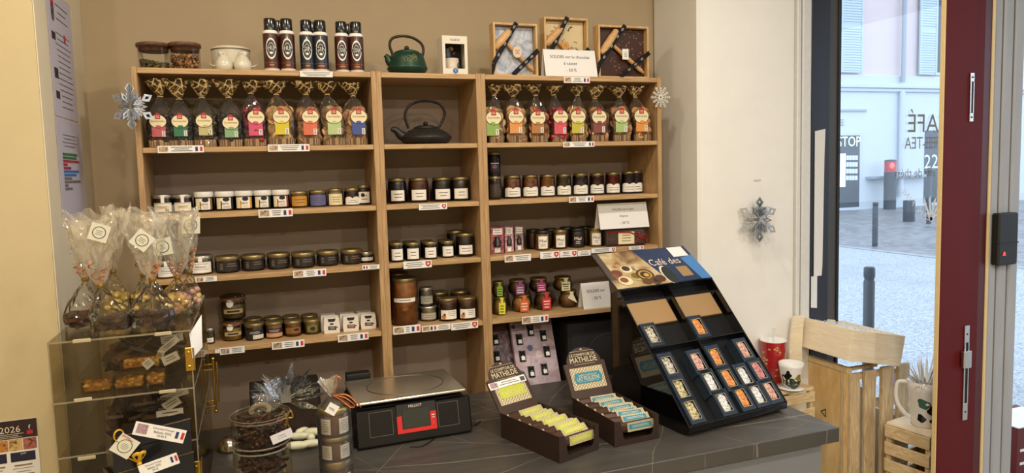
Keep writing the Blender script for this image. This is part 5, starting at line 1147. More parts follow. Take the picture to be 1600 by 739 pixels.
for i, cc in enumerate((['#6a1c22', '#b06a5a', '#3a1014'], ['#b08a4a', '#d0b070', '#6a3a1a'], ['#8a3420', '#c88a3a', '#5a1c14'], ['#6a1c22', '#b06a5a', '#3a1014'])):
    m.rect(cw/2-(1+19*(i+1))*k, cw/2-(2+19*i)*k, ht-48*k, ht-30*k, photo_mat('calendar photo %d' % i, cc, 90), F)
for i in range(3):
    x1 = cw/2-5*k-38*i*k; m.rect(x1-33*k, x1, ht-66*k, ht-51*k, mk('month navy', '#1c1a34', .6), F)
    if i == 0: m.text('JUIN', 3.2*k, LABW, F @ T(x1-16*k, 0, ht-54*k), lead=.0008)
    for q in range(10): greek(m, x1-32*k, x1-2*k, ht-(74+5*q)*k, ht-(70+5*q)*k, 1, INK if q % 3 else mk('tan print line', '#8a6a4a', .7), None, F, thick=.2 if q % 3 else .6)
m.build('print', o)

# ================================================================== lowest compartments
def vial_card(label, BL, BR, TL, y0, y1, vials, mm, circ):
    A = aY(*BL, y0); Bq = aY(*BR, y0); D = aY(*TL, y1); x = (Bq-A); w = x.length; up = D-A; x.normalize(); up = up-x*up.dot(x); h = up.length
    Mx = frame((A+Bq)/2, x, up); o = thing('spice_card', label, 'gift box', mat=Mx, group='spice vial gift cards')
    MB().box(-w/2, w/2, 0, .02, -.045, h, mm, c=.0015).build('carton', o)
    inv = Mx.inverted()
    def loc(u, v):
        d = ray(u, v); n = Mx.to_3x3() @ Vector((0, 1, 0)); t = (Mx.translation-CAM).dot(n)/d.dot(n); return inv @ (CAM+d*t)
    for (u, v, s) in vials:
        q = loc(u, v); s_ = mpp(Mx.translation)*s
        v_ = MB().box(-5.6*s_, 5.6*s_, -.001, .0005, -9*s_, 9*s_, DIM, T(q.x, 0, q.z)); v_.lathe([(4.3*s_, -8.4*s_), (4.5*s_, -8*s_), (4.5*s_, 1*s_), (3.2*s_, 3*s_), (3.2*s_, 4*s_), (3.8*s_, 4.2*s_), (3.8*s_, 8*s_)], mk('dark green vial', '#1b1f20', .15), T(q.x, .001, q.z), n=12)
        v_.rect(-3.4*s_, 3.4*s_, -7*s_, -1*s_, LABW, T(q.x, .001, q.z), cyl=4.7*s_, n=4); v_.build('vial', o)
    m = MB()
    for (u, v, r_, c) in circ: q = loc(u, v); m.disc(q.x, q.z, r_*mpp(Mx.translation), r_*mpp(Mx.translation), mk('card dot '+c, c, .6), lead=.0008)
    if m.v: m.build('print', o)
LIL = photo_mat('lilac rose spice print', ['#9a8694', '#b4a4ae', '#a88c92', '#c4b8bc'], 16)
def c8(x, y): return (750+x/6.157, 490+y/6.157)
vial_card('pale lilac gift card with seven spice vials leaning under the right shelf', (811, 602), (877, 596), (791, 497), .025, .155,
          [c8(x, y)+(1.0,) for x, y in ((378, 250), (485, 163), (608, 212), (408, 410), (643, 365), (495, 560), (620, 535))], LIL, [c8(320, 130)+(3.5, '#4a4a6a'), c8(480, 330)+(5, '#55557c'), c8(395, 580)+(5.5, '#55557c'), c8(568, 390)+(6, '#c4b4b4')])
vial_card('dark red gift card with spice vials half behind the bookcase upright', (771, 608), (812, 601), (755.5, 503), .066, .196, [c8(148, 252)+(1.0,), c8(162, 413)+(1.0,)], photo_mat('dark red spice print', ['#4a2c30', '#7a5a60', '#3a1c20', '#9a868c'], 22), [])
# black gift box behind the coffee display
y = .06; a = aY(889, 600, y); b = aY(985, 596, y); zt = aY(889, 507, y).z; zb_ = .7012
o = thing('black_box', 'matte black box with an embossed ring on the bottom shelf behind the coffee display', 'box', ((a.x+b.x)/2, y, zb_), 0); w = b.x-a.x; h = zt-zb_
GREY3 = mk('soft black card', '#1f1e20', .6)
MB().box(-w/2, w/2, 0, .16, 0, h, GREY3, c=.003).box(-w/2+.02, w/2-.01, -.001, .001, .02, h-.04, mk('charcoal panel', '#2c2b2e', .5)).build('carton', o)
MB().tube([(w*.1+h*.3*math.cos(q), -.002, h*.5+h*.3*math.sin(q)) for q in [2*PI*i/30 for i in range(30)]], .0012, mk('charcoal line', '#3a383c', .4), n=5, closed=True).build('embossed_ring', o)
o = thing('teal_pouch', 'pale teal pouch glimpsed beside the tall coffee display', 'pouch', aY(944, 596, .02)); o.location.z = .782; h = aY(944, 549, .02).z-.782; k = mpp(o.location)
o.location.y = -.11; MB().grid(lambda u, v: ((math.cos(u*2*PI))*(11*k)*(1-.25*v), .018*math.sin(u*2*PI)*(1-.8*v), h*.92*v), 18, 5, mk('teal striped film', '#5f9aa0', .35, var=.25, scale=30, stretch=(1, 1, 12)), wrap=True).build('bag', o)
# cellophaned gift at the back of the counter, left
FOILC = clear('crinkled gift cellophane', '#ffffff', 1.6, .05, bump=1, bscale=70, film=.03)
ZK = ZC+.0008
p = aZ(447, 652, ZC); p.y = -.20; a = aY(388, 650, p.y); b = aY(505, 640, p.y); w = (b.x-a.x)*.94; h = aY(447, 604, p.y).z-ZC
o = thing('wrapped_gift', 'black gift tray under crinkled cellophane with a gold bow at the counter back', 'gift', ((a.x+b.x)/2, p.y, ZK), .0)
MB().box(-w/2, w/2, 0, .11, 0, h, BLK, c=.003).box(-w/2+.01, w/2-.01, -.001, .001, .008, h-.01, mk('dark brown sweets tray', '#2a1a14', .5, var=.5, scale=70)).build('tray', o)
m = MB(); rnd = random.Random(5); C0 = Vector((.0, -.014, h*.74))
for q in range(80):
    a = rnd.uniform(.15, PI-.15) if q < 40 else rnd.uniform(-.7, PI+.7); L_ = rnd.uniform(.4, 1)*w*.50 if q < 40 else rnd.uniform(.5, 1)*w*.66; dd = Vector((math.cos(a), rnd.uniform(-.25, .05), math.sin(a)*.95)); n = Vector((-dd.z, 0, dd.x)); s = rnd.uniform(.05, .15)
    if dd.z < 0: dd.z *= .5
    m.add([C0, C0+dd*L_*.55+n*L_*s+Vector((0, -.01, 0)), C0+dd*L_, C0+dd*L_*.6-n*L_*s+Vector((0, .008, 0))], [(0, 1, 2), (0, 2, 3)], FOILC)
q = m.build('cellophane', o); q['kind'] = 'stuff'
GOLDR = mk('gold satin ribbon', '#c99a34', .28, .65, var=.1)
m = MB(); 
for s in (-1, 1): m.tube(arc([(0, -.02, h*.45), (s*.012, -.026, h*.56), (s*.018, -.024, h*.42), (0, -.022, h*.4), (s*.006, -.02, h*.22)], 6), .0035, GOLDR, n=6)
m.build('bow', o)
MB().box(-.017, .017, -.024, -.023, h*.72, h*1.05, mk('grey silver tag', '#8e8a80', .4, .4)).build('tag', o)
y = .0; a = aY(541, 612, -.09); b = aY(578, 608, -.09); zt = aY(560, 581, -.09).z
o = thing('black_card_box', 'small black box with a printed strip behind the weighing scale', 'box', ((a.x+b.x)/2, -.12, ZK)); w = b.x-a.x
MB().box(-w/2, w/2, 0, .045, 0, zt-ZC, BLK, c=.002).build('carton', o); m = MB(); m.rect(-w*.36, w*.3, (zt-ZC)*.72, (zt-ZC)*.82, INK); m.build('print', o)
# ================================================================== on the counter: acrylic case and what stands on and in it
ACR = clear('clear acrylic', '#f7f4ea', .55, .02, film=.006, filmcol='#cbbfa0'); ACRE = clear('acrylic edge', '#e9dfc4', 1.0, .05, film=.22, filmcol='#e4dac0'); BRASS = mk('polished brass', '#c9a24a', .2, 1, var=.05)
cY0 = -.75; cX0 = aY(73, 533, cY0).x; cX1 = aY(298, 518, cY0).x; cZ1 = 1.2825; cY1 = -.21; q1, q2 = 1.1385, 1.007
o = thing('acrylic_case', 'clear acrylic display case with shelves and brass hinges on the counter left', 'display case', ((cX0+cX1)/2, (cY0+cY1)/2, ZK))
W2, D2, H = (cX1-cX0)/2, (cY1-cY0)/2, cZ1-ZK; t = .004
def acr(name, x0, x1, y0, y1, z0, z1): MB().box(x0, x1, y0, y1, z0, z1, ACR).build(name, o)
acr('front_pane', -W2, W2, -D2, -D2+t, 0, H-t); acr('left_pane', -W2, -W2+t, -D2+t, D2-t, 0, H-t); acr('right_pane', W2-t, W2, -D2+t, D2-t, 0, H-t); acr('back_pane', -W2, W2, D2-t, D2, 0, H-t); acr('top_pane', -W2, W2, -D2, D2, H-t, H)
for z in (q1, q2): acr('inner_shelf', -W2+t, W2-t, -D2+t, D2-t, z-ZK-t, z-ZK)
acr('base_pane', -W2+t, W2-t, -D2+t, D2-t, 0, t)
m = MB(); e = .003                                            # polished edges catch the light
for z in (H-t, q1-ZK-t, q2-ZK-t): MB().box(-W2-.0003, W2+.0003, -D2-.0006, -D2, z, z+t, ACRE).build('polished_edge', o); MB().box(W2, W2+.0006, -D2, D2, z, z+t, ACRE).build('polished_edge', o)
for x in (-W2, W2-e): MB().box(x, x+e, -D2-.0008, -D2-.0002, 0, H, ACRE).build('polished_edge', o); MB().box(x, x+e, D2+.0002, D2+.0008, 0, H, ACRE).build('polished_edge', o)
TABM = clear('acrylic tab', '#fff6e0', 1.4, .05, film=.45, filmcol='#e2d6b4')
for (u, v) in ((128, 532), (255, 521), (130, 624), (262, 611), (136, 715)):
    p = aY(u, v, cY0)-o.location; MB().box(p.x-.019, p.x+.019, -D2-.004, -D2-.001, p.z-.0045, p.z+.0045, TABM, c=.0015).build('shelf_tab', o)
def brass_hinge(u, v0, v1):
    a = aY(u, v0, cY0)-o.location; b = aY(u, v1, cY0)-o.location; m = MB().box(W2-.016, W2+.002, -D2-.003, -D2-.001, b.z, a.z, BRASS, c=.001)
    for z in (b.z+(a.z-b.z)*.2, b.z+(a.z-b.z)*.8): m.lathe([(.0035, 0), (.002, .002), (0, .0022)], BRASS, T(W2-.008, -D2-.003, z) @ RX(PI/2), n=10)
    m.box(W2+.002, W2+.005, -D2-.002, -D2+.03, b.z, a.z, BRASS, c=.001); m.build('hinge', o)
brass_hinge(292, 543, 580); brass_hinge(296, 722, 760)
# brass handle at the rear of the right side
pz0, pz1 = aY(340, 652, -.27).z-ZK, aY(340, 568, -.27).z-ZK; yh = D2-.012
yh = D2+.008; m = MB().tube([(W2+.012, yh, pz0), (W2+.012, yh, pz1)], .004, BRASS, n=10).tube([(W2+.022, yh, pz0+.03), (W2+.022, yh, pz1-.01)], .003, BRASS, n=8)
for f in (.1, .2, .8, .9): z = pz0+(pz1-pz0)*(1-f); m.tube([(W2+.012, yh, z), (W2-.045, yh, z)], .0032, BRASS, n=8)
for z in (pz0, pz1): m.ball((W2+.012, yh, z), .006, BRASS, n=10)
m.build('handle', o)
# chocolates on the two shelves of the case
CH = ['#2a130b', '#341a10', '#40220f', '#1c0d08']
def choc_pile(label, z, x0, x1, y0, y1, hmax, n, seed, kind):
    oo = thing('chocolate_bark_pile', label, 'chocolates', ((x0+x1)/2, (y0+y1)/2, z+.0008)); rnd = random.Random(seed); m = MB()
    for i in range(n):
        x, y = rnd.uniform(-1, 1), rnd.uniform(-1, 1); hh = hmax*(1-.55*abs(x))*(.55+.45*(y+1)/2); zz = rnd.uniform(.021, max(.024, hh)); c = mk('chocolate '+CH[i % 4], CH[i % 4], .38, var=.25, scale=60, bump=.2)
        M_ = T(x*((x1-x0)/2-.036), y*((y1-y0)/2-.036), zz) @ RZ(rnd.uniform(0, 6)) @ RX(rnd.uniform(-.5, .5)) @ RY(rnd.uniform(-.5, .5))
        if kind == 'sheet': a_, b_ = rnd.uniform(.02, .034), rnd.uniform(.014, .026); m.prism([(-a_, -b_*.6), (a_*.5, -b_), (a_, -b_*.1), (a_*.6, b_), (-a_*.5, b_*.8)], -.004, .004, c, M_ @ RX(PI/2))
        else: m.ball((0, 0, 0), rnd.uniform(.011, .016), c, n=8, sz=.6, mat=M_, wob=.12)
    q = m.build('chocolate_pieces', oo); q['kind'] = 'stuff'; return oo
choc_pile('heap of dark chocolate pieces on the upper shelf of the acrylic case', q1, cX0+.05, cX1-.03, -.60, -.30, .13, 150, 4, 'sheet')
choc_pile('heap of dark chocolate pieces on the middle shelf of the acrylic case', q2, cX0+.06, cX1-.03, -.66, -.30, .12, 170, 8, 'sheet')
choc_pile('heap of dark sweets on the floor of the acrylic case', ZK+.0045, cX0+.03, cX1-.03, -.66, -.30, .13, 150, 15, 'ball')
NOUG = mk('golden nut nougat', '#ae8a52', .4, var=.8, scale=130, bump=.6, coat=.3); PACK = clear('brown clear pack', '#fdf0d4', .8, .05, film=.04, filmcol='#a8743c')
for k, (u0, u1, v0, v1, yy_, t_) in enumerate(((128, 176, 609, 630, -.70, 'left'), (178, 226, 604, 627, -.70, 'middle'), (228, 258, 598, 623, -.70, 'right'), (190, 250, 576, 600, -.64, 'upper'))):
    a = aY(u0, v1, yy_); b = aY(u1, v0, yy_); zb_ = q1+.001 if k < 3 else q1+.034; h = .031 if k < 3 else .028
    oo = thing('nougat_pack', '%s pack of golden nut nougat in a clear brown box inside the case' % t_, 'sweets box', ((a.x+b.x)/2, yy_, zb_), 0, 'nut nougat packs in the case'); w = b.x-a.x
    nm = MB().box(-w/2+.006, w/2-.006, .006, .045, .002, h-.009, NOUG, c=.002); rnd = random.Random(k+60)
    for q_ in range(70): nm.ball((rnd.uniform(-w/2+.006, w/2-.006), rnd.uniform(.005, .03), rnd.uniform(.005, h-.007)), rnd.uniform(.003, .0055), stuffmat(('#d0a860', '#9a6a34', '#e0c48c')[q_ % 3]), n=6, sx=1.5, wob=.2)
    nm.build('nougat', oo); MB().box(-w/2, w/2, 0, .05, 0, h, PACK, c=.0015).build('pack', oo)
# little folded price cards inside the case
CARD = mk('grey white card', '#c9c7cc', .75, var=.03)
def mini_card(label, quad, y, lines, rot=0, txt=None):
    pts = [aY(u, v, y) for u, v in quad]                      # bottom left, bottom right, top right, top left
    A, Bq, Cq, Dq = pts; c = (A+Bq+Cq+Dq)/4; x = (Bq-A).normalized(); w = (Bq-A).length; up = (Dq-A); h = (up-x*up.dot(x)).length
    Mx = frame(c, x, up-x*up.dot(x)) @ RX(-.18); oo = thing('price_card', label, 'price card', mat=Mx, group='small price cards of the acrylic case')
    MB().box(-w/2, w/2, -.0006, .0006, -h/2, h/2, CARD).build('card', oo); m = MB()
    if txt: m.text(txt[0], h*.2, INK, T(0, -.0007, h*.15), maxw=w*.8); m.text(txt[1], h*.18, INK, T(0, -.0007, -h*.15), maxw=w*.6)
    else: greek(m, -w*.35, w*.35, -h*.25, h*.3, lines, INK, None, T(0, -.0007, 0), thick=.3)
    m.build('print', oo)
def s_(x, y): return (200+x/4.619, 480+y/4.619)
for k, (qd, y, l) in enumerate((((s_(245, 268), s_(405, 235), s_(385, 185), s_(235, 215)), -.52, 'rearmost tilted price card at the top of the case'), ((s_(255, 335), s_(375, 240), s_(340, 210), s_(232, 290)), -.57, 'long tilted price card over the dark heap'), ((s_(195, 360), s_(245, 372), s_(270, 320), s_(225, 308)), -.60, 'small steep price card beside the long one'), ((s_(262, 425), s_(375, 372), s_(350, 315), s_(240, 365)), -.66, 'bright price card nearest the upper brass hinge'), ((s_(135, 458), s_(190, 408), s_(150, 358), s_(105, 400)), -.67, 'little diamond price card on the nougat packs'),
        ((s_(240, 690), s_(440, 630), s_(430, 560), s_(235, 650)), -.55, 'price card at the top of the middle compartment'), ((s_(275, 760), s_(385, 690), s_(350, 630), s_(245, 700)), -.62, 'tilted price card in the middle compartment'))): mini_card(l, qd, y, 2)
def w_(x, y): return (60+x/3.093, 500+y/3.093)
mini_card('price card low in the middle compartment above the ribbon boxes', (w_(560, 475), w_(690, 455), w_(690, 418), w_(600, 440)), -.68, 1); mini_card('narrow price card hanging beside the ribbon boxes', (w_(625, 500), w_(652, 497), w_(660, 450), w_(632, 455)), -.70, 1); mini_card('white card at the lower right of the ribbon boxes', (w_(680, 715), w_(722, 672), w_(690, 640), w_(670, 660)), -.735, 1)
# paper hanging on the right edge of the case
y = cY0-.004; pts = [aY(u, v, y) for u, v in ((296, 522), (313, 497), (315, 547), (301, 560))]
oo = thing('hanging_paper', 'curled white paper hanging on the right front corner of the case', 'paper', pts[0])
P_ = [p_-pts[0] for p_ in pts]
MB().grid(lambda u, v: tuple((P_[0]*(1-u)+P_[1]*u)*(1-v)+(P_[3]*(1-u)+P_[2]*u)*v+Vector((0, -.006*math.sin(v*PI)*u+.05*u*(1-v*.3), 0))), 6, 8, PAPER).build('sheet', oo)

# clear bags of chocolates tied with copper ribbon on top of the case
CBOD = clear('taut clear cellophane', '#fdfbf6', 1.3, .05, bump=1.0, bscale=30, film=.02, filmcol='#d8ccb0')
CBAG = clear('loose clear cellophane', '#fbf8f0', 1.5, .06, bump=.9, bscale=38, film=.19, filmcol='#ece4d2'); COPR = mk('copper curling ribbon', '#c4784a', .28, .6, var=.1); SEAL = mk('gold seal', '#8a6a24', .35, .6)
GRN = mk('pale tag card', '#d0ccb8', .7, var=.03)
def gift_bag(label, base, tie, top, fan, y, cols, seed, sz, wide=None, tagpos=None, tagrot=0, flatc=False):
    """base = (uL, uR, v), tie = (u, v), top = v of the open end, fan = (uL, uR) of the open end"""
    rnd = random.Random(seed); p = aY((base[0]+base[1])/2, base[2], y); k = mpp(p); w = (base[1]-base[0])*k; Tt = aY(tie[0], tie[1], y); ht = Tt.z-cZ1; tx = Tt.x-p.x; Tp = aY((fan[0]+fan[1])/2, top, y); hT = Tp.z-cZ1; fx0 = aY(fan[0], top, y).x-p.x; fx1 = aY(fan[1], top, y).x-p.x
    oo = thing('gift_bag', label, 'bag', (p.x, y, cZ1+.0008), 0, 'clear gift bags on the acrylic case'); d = w*.72
    def body(u, v):
        a = u*2*PI; f = 1 if v < .45 else 1-(v-.45)/.55*.93; wr = 1+.07*math.sin(a*6+seed)*max(0, v-.15)+.05*math.sin(a*11+seed*2)*max(0, v-.3); sq = .72
        c, s = math.cos(a), math.sin(a); return (tx*max(0, (v-.3)/.7)+w/2*f*wr*sgn(c)*abs(c)**sq, d/2*f*wr*sgn(s)*abs(s)**sq, ht*v)
    def crum(fn, amp):
        def g_(u, v): a_ = fn(u, v); q_ = amp*min(1, v*4); return (a_[0]+rnd.uniform(-q_, q_), a_[1]+rnd.uniform(-q_, q_), a_[2]+rnd.uniform(-q_, q_)*.6)
        return g_
    MB().grid(crum(body, .0022), 30, 12, CBOD, wrap=True, smooth=False).build('bag_film', oo)
    ph = rnd.uniform(0, 6)
    def fanf(u, v):
        a = u*2*PI; cx = tx*(1-v)+((fx0+fx1)/2)*v; hw = .006+((fx1-fx0)/2*1.12-.006)*v**.7; wr = 1+.14*math.sin(a*5+ph)*v
        return (cx+hw*wr*math.cos(a), (.006+.03*v)*wr*math.sin(a), ht+(hT-ht)*v*(1+.07*math.sin(a*3+ph)+.04*math.sin(a*7)))
    MB().grid(crum(fanf, .0045), 30, 10, CBAG, wrap=True, smooth=False).build('open_end', oo)
    MB().lathe([(.0075, -.005), (.0095, 0), (.0075, .005)], SEAL, T(tx, 0, ht), n=12).build('seal', oo)
    m = MB(); cm = [stuffmat(c, .4) for c in cols]; n = 26
    for i in range(n):
        a = rnd.uniform(0, 2*PI); r_ = math.sqrt(rnd.uniform(0, 1))*.76; zz = sz+rnd.uniform(0, ht*(.22 if flatc else .4))
        if flatc: m.prism([(-.017, -.012), (.016, -.014), (.019, .008), (0, .015), (-.018, .01)], -.004, .004, cm[i % len(cm)], T(w/2*r_*math.cos(a)*.8, d/2*r_*math.sin(a)*.75, zz) @ RZ(rnd.uniform(0, 6)) @ RX(PI/2+rnd.uniform(-.5, .5)))
        else: m.ball((w/2*r_*math.cos(a), d/2*r_*math.sin(a), zz), sz, cm[i % len(cm)], n=9, sz=.85, wob=.06)
    q = m.build('chocolates', oo); q['kind'] = 'stuff'
    m = MB()
    for j in range(2):
        z0 = ht+.01; s = rnd.choice((-1, 1)); x0_ = tx+s*.004; rr = rnd.uniform(.008, .013); up = (hT-ht)*rnd.uniform(.15, .42)
        m.tube([(x0_+s*(.012*q/16)+rr*.7*math.sin(q*.9+j), -.014-.004*math.cos(q*.9), z0+up*q/16) for q in range(17)], .0019, COPR, n=5, flat=.4)
    m.build('ribbon', oo)
    if tagpos:
        c = aY(tagpos[0], tagpos[1], y-.04)-Vector((p.x, y, cZ1)); s = 13*k; F = T(c.x, c.y, c.z) @ RY(tagrot); m = MB().box(-s, s, -.0006, .0006, -s, s, GRN, F)
        for r0 in (.72, .62): m.disc(0, 0, s*r0, s*r0, INK if r0 > .7 else GRN, F, lead=.0008+.0003*(r0 < .7), n=22)
        greek(m, -s*.4, s*.4, -s*.3, s*.3, 3, INK, None, F, lead=.0014, thick=.25); m.build('tag', oo)
YB = ['#d0b060', '#c8a850', '#d8bc78']; PKB = ['#c8a08a', '#b88a7a', '#d0b060', '#6a4a5c']; DB = ['#34190e', '#452414', '#52301c', '#2c150c']
gift_bag('clear gift bag of dark chocolate at the far left of the case top', (106, 152, 521), (133, 437), 350, (104, 168), -.60, DB, 21, .010, flatc=True)
gift_bag('clear gift bag of dark chocolate second from the left, at the front edge', (148, 203, 526), (157, 447), 336, (103, 182), -.70, DB, 22, .011, tagpos=(155, 364), tagrot=.35, flatc=True)
gift_bag('clear gift bag of pale yellow chocolates behind the dark ones', (166, 203, 492), (176, 425), 326, (160, 200), -.47, YB, 23, .013)
gift_bag('clear gift bag with dark and violet chocolates in the front centre', (209, 271, 520), (238, 437), 333, (186, 258), -.69, DB+['#2a2236'], 24, .012, tagpos=(222, 376), tagrot=.72, flatc=True)
gift_bag('clear gift bag of yellow chocolates left of the centre tie', (207, 236, 490), (224, 430), 345, (215, 240), -.46, YB, 25, .012)
gift_bag('clear gift bag of yellow and pink chocolates with a square tag', (247, 300, 495), (277, 434), 330, (240, 304), -.54, YB+PKB[:2], 26, .0135, tagpos=(254, 386), tagrot=-.12)
gift_bag('clear gift bag of pink chocolates at the right rear of the case top', (284, 313, 480), (296, 425), 335, (282, 310), -.42, PKB, 27, .0125, tagpos=(298, 352), tagrot=.05)

# ribboned black chocolate boxes in front of the case
BOXB = mk('black box card', '#0f1014', .3, var=.1, coat=.2); GOLDT = mk('gold edge line', '#8a6a34', .35, .7); YRIB = mk('yellow gold ribbon', '#d0a02c', .35, .3, var=.1)
ang = .42; bz = [ZK, ZK+.094, ZK+.188]
yA = -.875
pA = aY(175, 684, yA); topA = pA.z; hA = .083; bz = [topA-3*hA-.002, topA-2*hA-.001, topA-hA]
def ballotin(corner, z0, label, w=.17, d=.055, h=hA):
    oo = thing('chocolate_box', label, 'chocolate box', (corner.x, corner.y, z0), ang, 'black chocolate boxes with yellow ribbons')
    MB().box(-.001, w, 0, d, 0, h*.58, BOXB, c=.001).build('tray', oo); MB().box(-.002, w+.001, -.001, d+.001, h*.58+.0005, h, BOXB, c=.0015).build('lid', oo)
    MB().box(-.0022, w+.0012, -.0014, -.0009, h-.002, h, GOLDT).box(-.0024, -.0019, -.001, d+.001, h-.002, h, GOLDT).build('gold_edge', oo); return oo
h3 = (topA-hA-.001-ZK)
bB = ballotin(Vector((aY(173, 737, yA).x, yA, 0)), ZK, 'tall lower black chocolate box with a yellow ribbon at the bottom edge', h=h3, w=.18)
bA = ballotin(Vector((pA.x, yA, 0)), ZK+h3+.001, 'upper black chocolate box with a diamond tag and yellow ribbon', h=hA-.0006)
def ribbon_bow(parent, c, s):
    m = MB()
    for sx, q in ((-1, 0), (1, .4)): m.tube(arc([(c[0], c[1], c[2]), (c[0]+sx*s*.6, c[1]-.008, c[2]+s*1.0), (c[0]+sx*s*.15, c[1]-.014, c[2]+s*1.25), (c[0]-sx*s*.05, c[1]-.008, c[2]+s*.5), (c[0], c[1]-.002, c[2])], 7), .0042, YRIB, n=7, flat=.3)
    m.tube(arc([(c[0], c[1], c[2]), (c[0]-s*.5, c[1]-.004, c[2]+s*.5), (c[0]-s*1.1, c[1]-.004, c[2]+s*1.0)], 6), .004, YRIB, n=7, flat=.3).ball((c[0], c[1]-.004, c[2]), .006, YRIB, n=10); m.build('ribbon_bow', parent)
inv = lambda oo, p_: (T(oo.location.x, oo.location.y, oo.location.z) @ RZ(ang)).inverted() @ p_
def on_box(oo, u, v, off=-.003):
    Mx = T(oo.location.x, oo.location.y, oo.location.z) @ RZ(ang); n = Mx.to_3x3() @ Vector((0, 1, 0)); d = ray(u, v); return Mx.inverted() @ (CAM+d*((Mx.translation+n*off-CAM).dot(n)/d.dot(n)))
c = on_box(bA, 217, 724, -.006); ribbon_bow(bA, tuple(c), .022)
c = on_box(bA, 185, 680, -.004); MB().tube([(c.x+.010*math.cos(a_), c.y-.003, c.z+.013*math.sin(a_)) for a_ in [2*PI*i/16 for i in range(16)]], .0042, YRIB, n=7, closed=True, flat=.35).build('ribbon_loop', bA)
c = on_box(bA, 195, 697, -.012); k = mpp(bA.location); s = 15.5*k; F = T(c.x, c.y, c.z) @ RZ(-ang*.8) @ RY(.72); m = MB().box(-s, s, -.0007, .0007, -s, s, GRN, F)
for r0, mm in ((.7, INK), (.62, GRN)): m.disc(0, 0, s*r0, s*r0, mm, F, lead=.0009+.0003*(r0 < .7), n=26)
greek(m, -s*.4, s*.4, -s*.35, s*.3, 4, INK, None, F, lead=.0015, thick=.25); m.rect(-s*.9, s*.4, s*.72, s*.78, PKRED, F, lead=.001); m.rect(-s*.9, s*.0, s*.84, s*.9, PKRED, F, lead=.001); m.build('diamond_tag', bA)
def big_card(label, quad, y, l1, l2, l3):
    A, Bq, Cq, Dq = [aY(u, v, y) for u, v in quad]; c = (A+Bq+Cq+Dq)/4; x = (Bq-A).normalized(); w = (Bq-A).length; up = Dq-A; up = up-x*up.dot(x); h = up.length
    Mx = frame(c, x, up); oo = thing('price_card', label, 'price card', mat=Mx, group='large price cards on the chocolate boxes')
    MB().box(-w/2, w/2, -.0006, .0006, -h/2, h/2, PAPER).build('card', oo); m = MB(); F = T(0, -.0007, 0)
    if l1[0] == '*': l1 = l1[1:]; tx = -w*.12
    else: m.rect(-w*.45, -w*.24, -h*.32, h*.4, photo_mat('rose picture', ['#4a3034', '#b89aa0', '#7a545a'], 260), F); tx = w*.06
    for s_i, (st, zz) in enumerate(((l1, .27), (l2, .0), (l3, -.26))): m.text(st, h*.19, DIM, F @ T(tx, 0, h*zz), maxw=w*(.42, .34, .2)[s_i])
    m.rect(w*.31, w*.37, -h*.22, h*.3, FLB, F); m.rect(w*.42, w*.48, -h*.22, h*.3, FLR, F); m.build('print', oo)
def x_(x, y): return (140+x/7.465, 640+y/7.465)
big_card('white price card with a rose picture and flag on the upper black box', (x_(495, 288), x_(1088, 395), x_(1132, 245), x_(545, 135)), yA-.006, 'Chocolats Français', 'Ballotin 250G', '20,90 €')
big_card('white price card with a flag on the lower black box', (x_(590, 790), x_(1040, 625), x_(1040, 495), x_(560, 660)), yA-.004, '*Chocolats Français', 'Ballotin 375G', '29 €')

# ================================================================== drum jar of orange sticks, white sweets, honey tower
def drum(label, z0, z1, y, lid):
    p = aY(409, 690, y); r = 43*mpp(p); oo = thing('drum_jar', label, 'jar', (p.x, y, z0), 0, 'clear drum jars of orange peel sticks'); h = z1-z0
    MB().lathe([(r*.97, 0), (r, .003), (r, h*.985)], ACR, n=40, cap1=False).build('drum', oo)
    for zz in (.004, h*.955): MB().lathe([(r*1.002, zz), (r*1.010, zz+.002), (r*1.002, zz+.004)], ACRE, n=40, cap0=False, cap1=False).build('rim', oo)
    m = MB(); rnd = random.Random(int(z0*1000)); cs = ['#3a1a10', '#2a120c', '#4a2416', '#1e0d09']
    for i in range(110):
        a_ = rnd.uniform(0, 2*PI); rr = r*.72*math.sqrt(rnd.uniform(.05, 1)); zz = .012+rnd.uniform(0, 1)*h*(.72 if lid else .86); L2 = rnd.uniform(.02, .03)
        m.box(-L2, L2, -.004, .004, -.004, .004, mk('chocolate '+cs[i % 4], cs[i % 4], .35, var=.3, scale=80, bump=.3), T(rr*math.cos(a_)*.85, rr*math.sin(a_)*.85, zz) @ RZ(rnd.uniform(0, 6)) @ RY(rnd.uniform(-.5, .5)), c=.0018)
    q = m.build('orange_sticks', oo); q['kind'] = 'stuff'
    if lid:
        L_ = MB().lathe([(r*1.03, h*.985), (r*1.04, h*1.0), (r*1.02, h*1.09), (r*.9, h*1.10), (0, h*1.10)], ACR, n=40, cap0=False); L_.build('lid', oo)
        MB().lathe([(r*1.035, h*1.085), (r*1.045, h*1.095), (r*1.03, h*1.105)], ACRE, n=40, cap0=False, cap1=False).build('lid_rim', oo)
        MB().tube(arc([(-.02, 0, h*1.10), (-.021, 0, h*1.25), (-.008, 0, h*1.40), (.012, 0, h*1.40), (.022, 0, h*1.25), (.02, 0, h*1.10)], 6), .0035, clear('loop acrylic', '#fbf6ea', 2.2, .04, film=.10, filmcol='#e4dac0'), n=8, flat=2.0).build('loop_handle', oo)
    return oo, r
yD = -.72; zm = aY(409, 692, yD).z; zt_ = aY(409, 650, yD-.05).z-.01
o1, rD = drum('lower clear drum full of chocolate orange sticks', ZK, zm, yD, False); o2, rD = drum('upper clear drum of chocolate orange sticks with a loop handled lid', zm+.0008, zt_-.005, yD, True)
A, Bq, Cq, Dq = [aY(u, v, yD-rD-.006) for u, v in ((424.5, 697), (457, 683), (456.5, 664), (424, 682))]; c = (A+Bq+Cq+Dq)/4; x = (Bq-A).normalized(); w = (Bq-A).length; up = Dq-A; up = up-x*up.dot(x); h = up.length
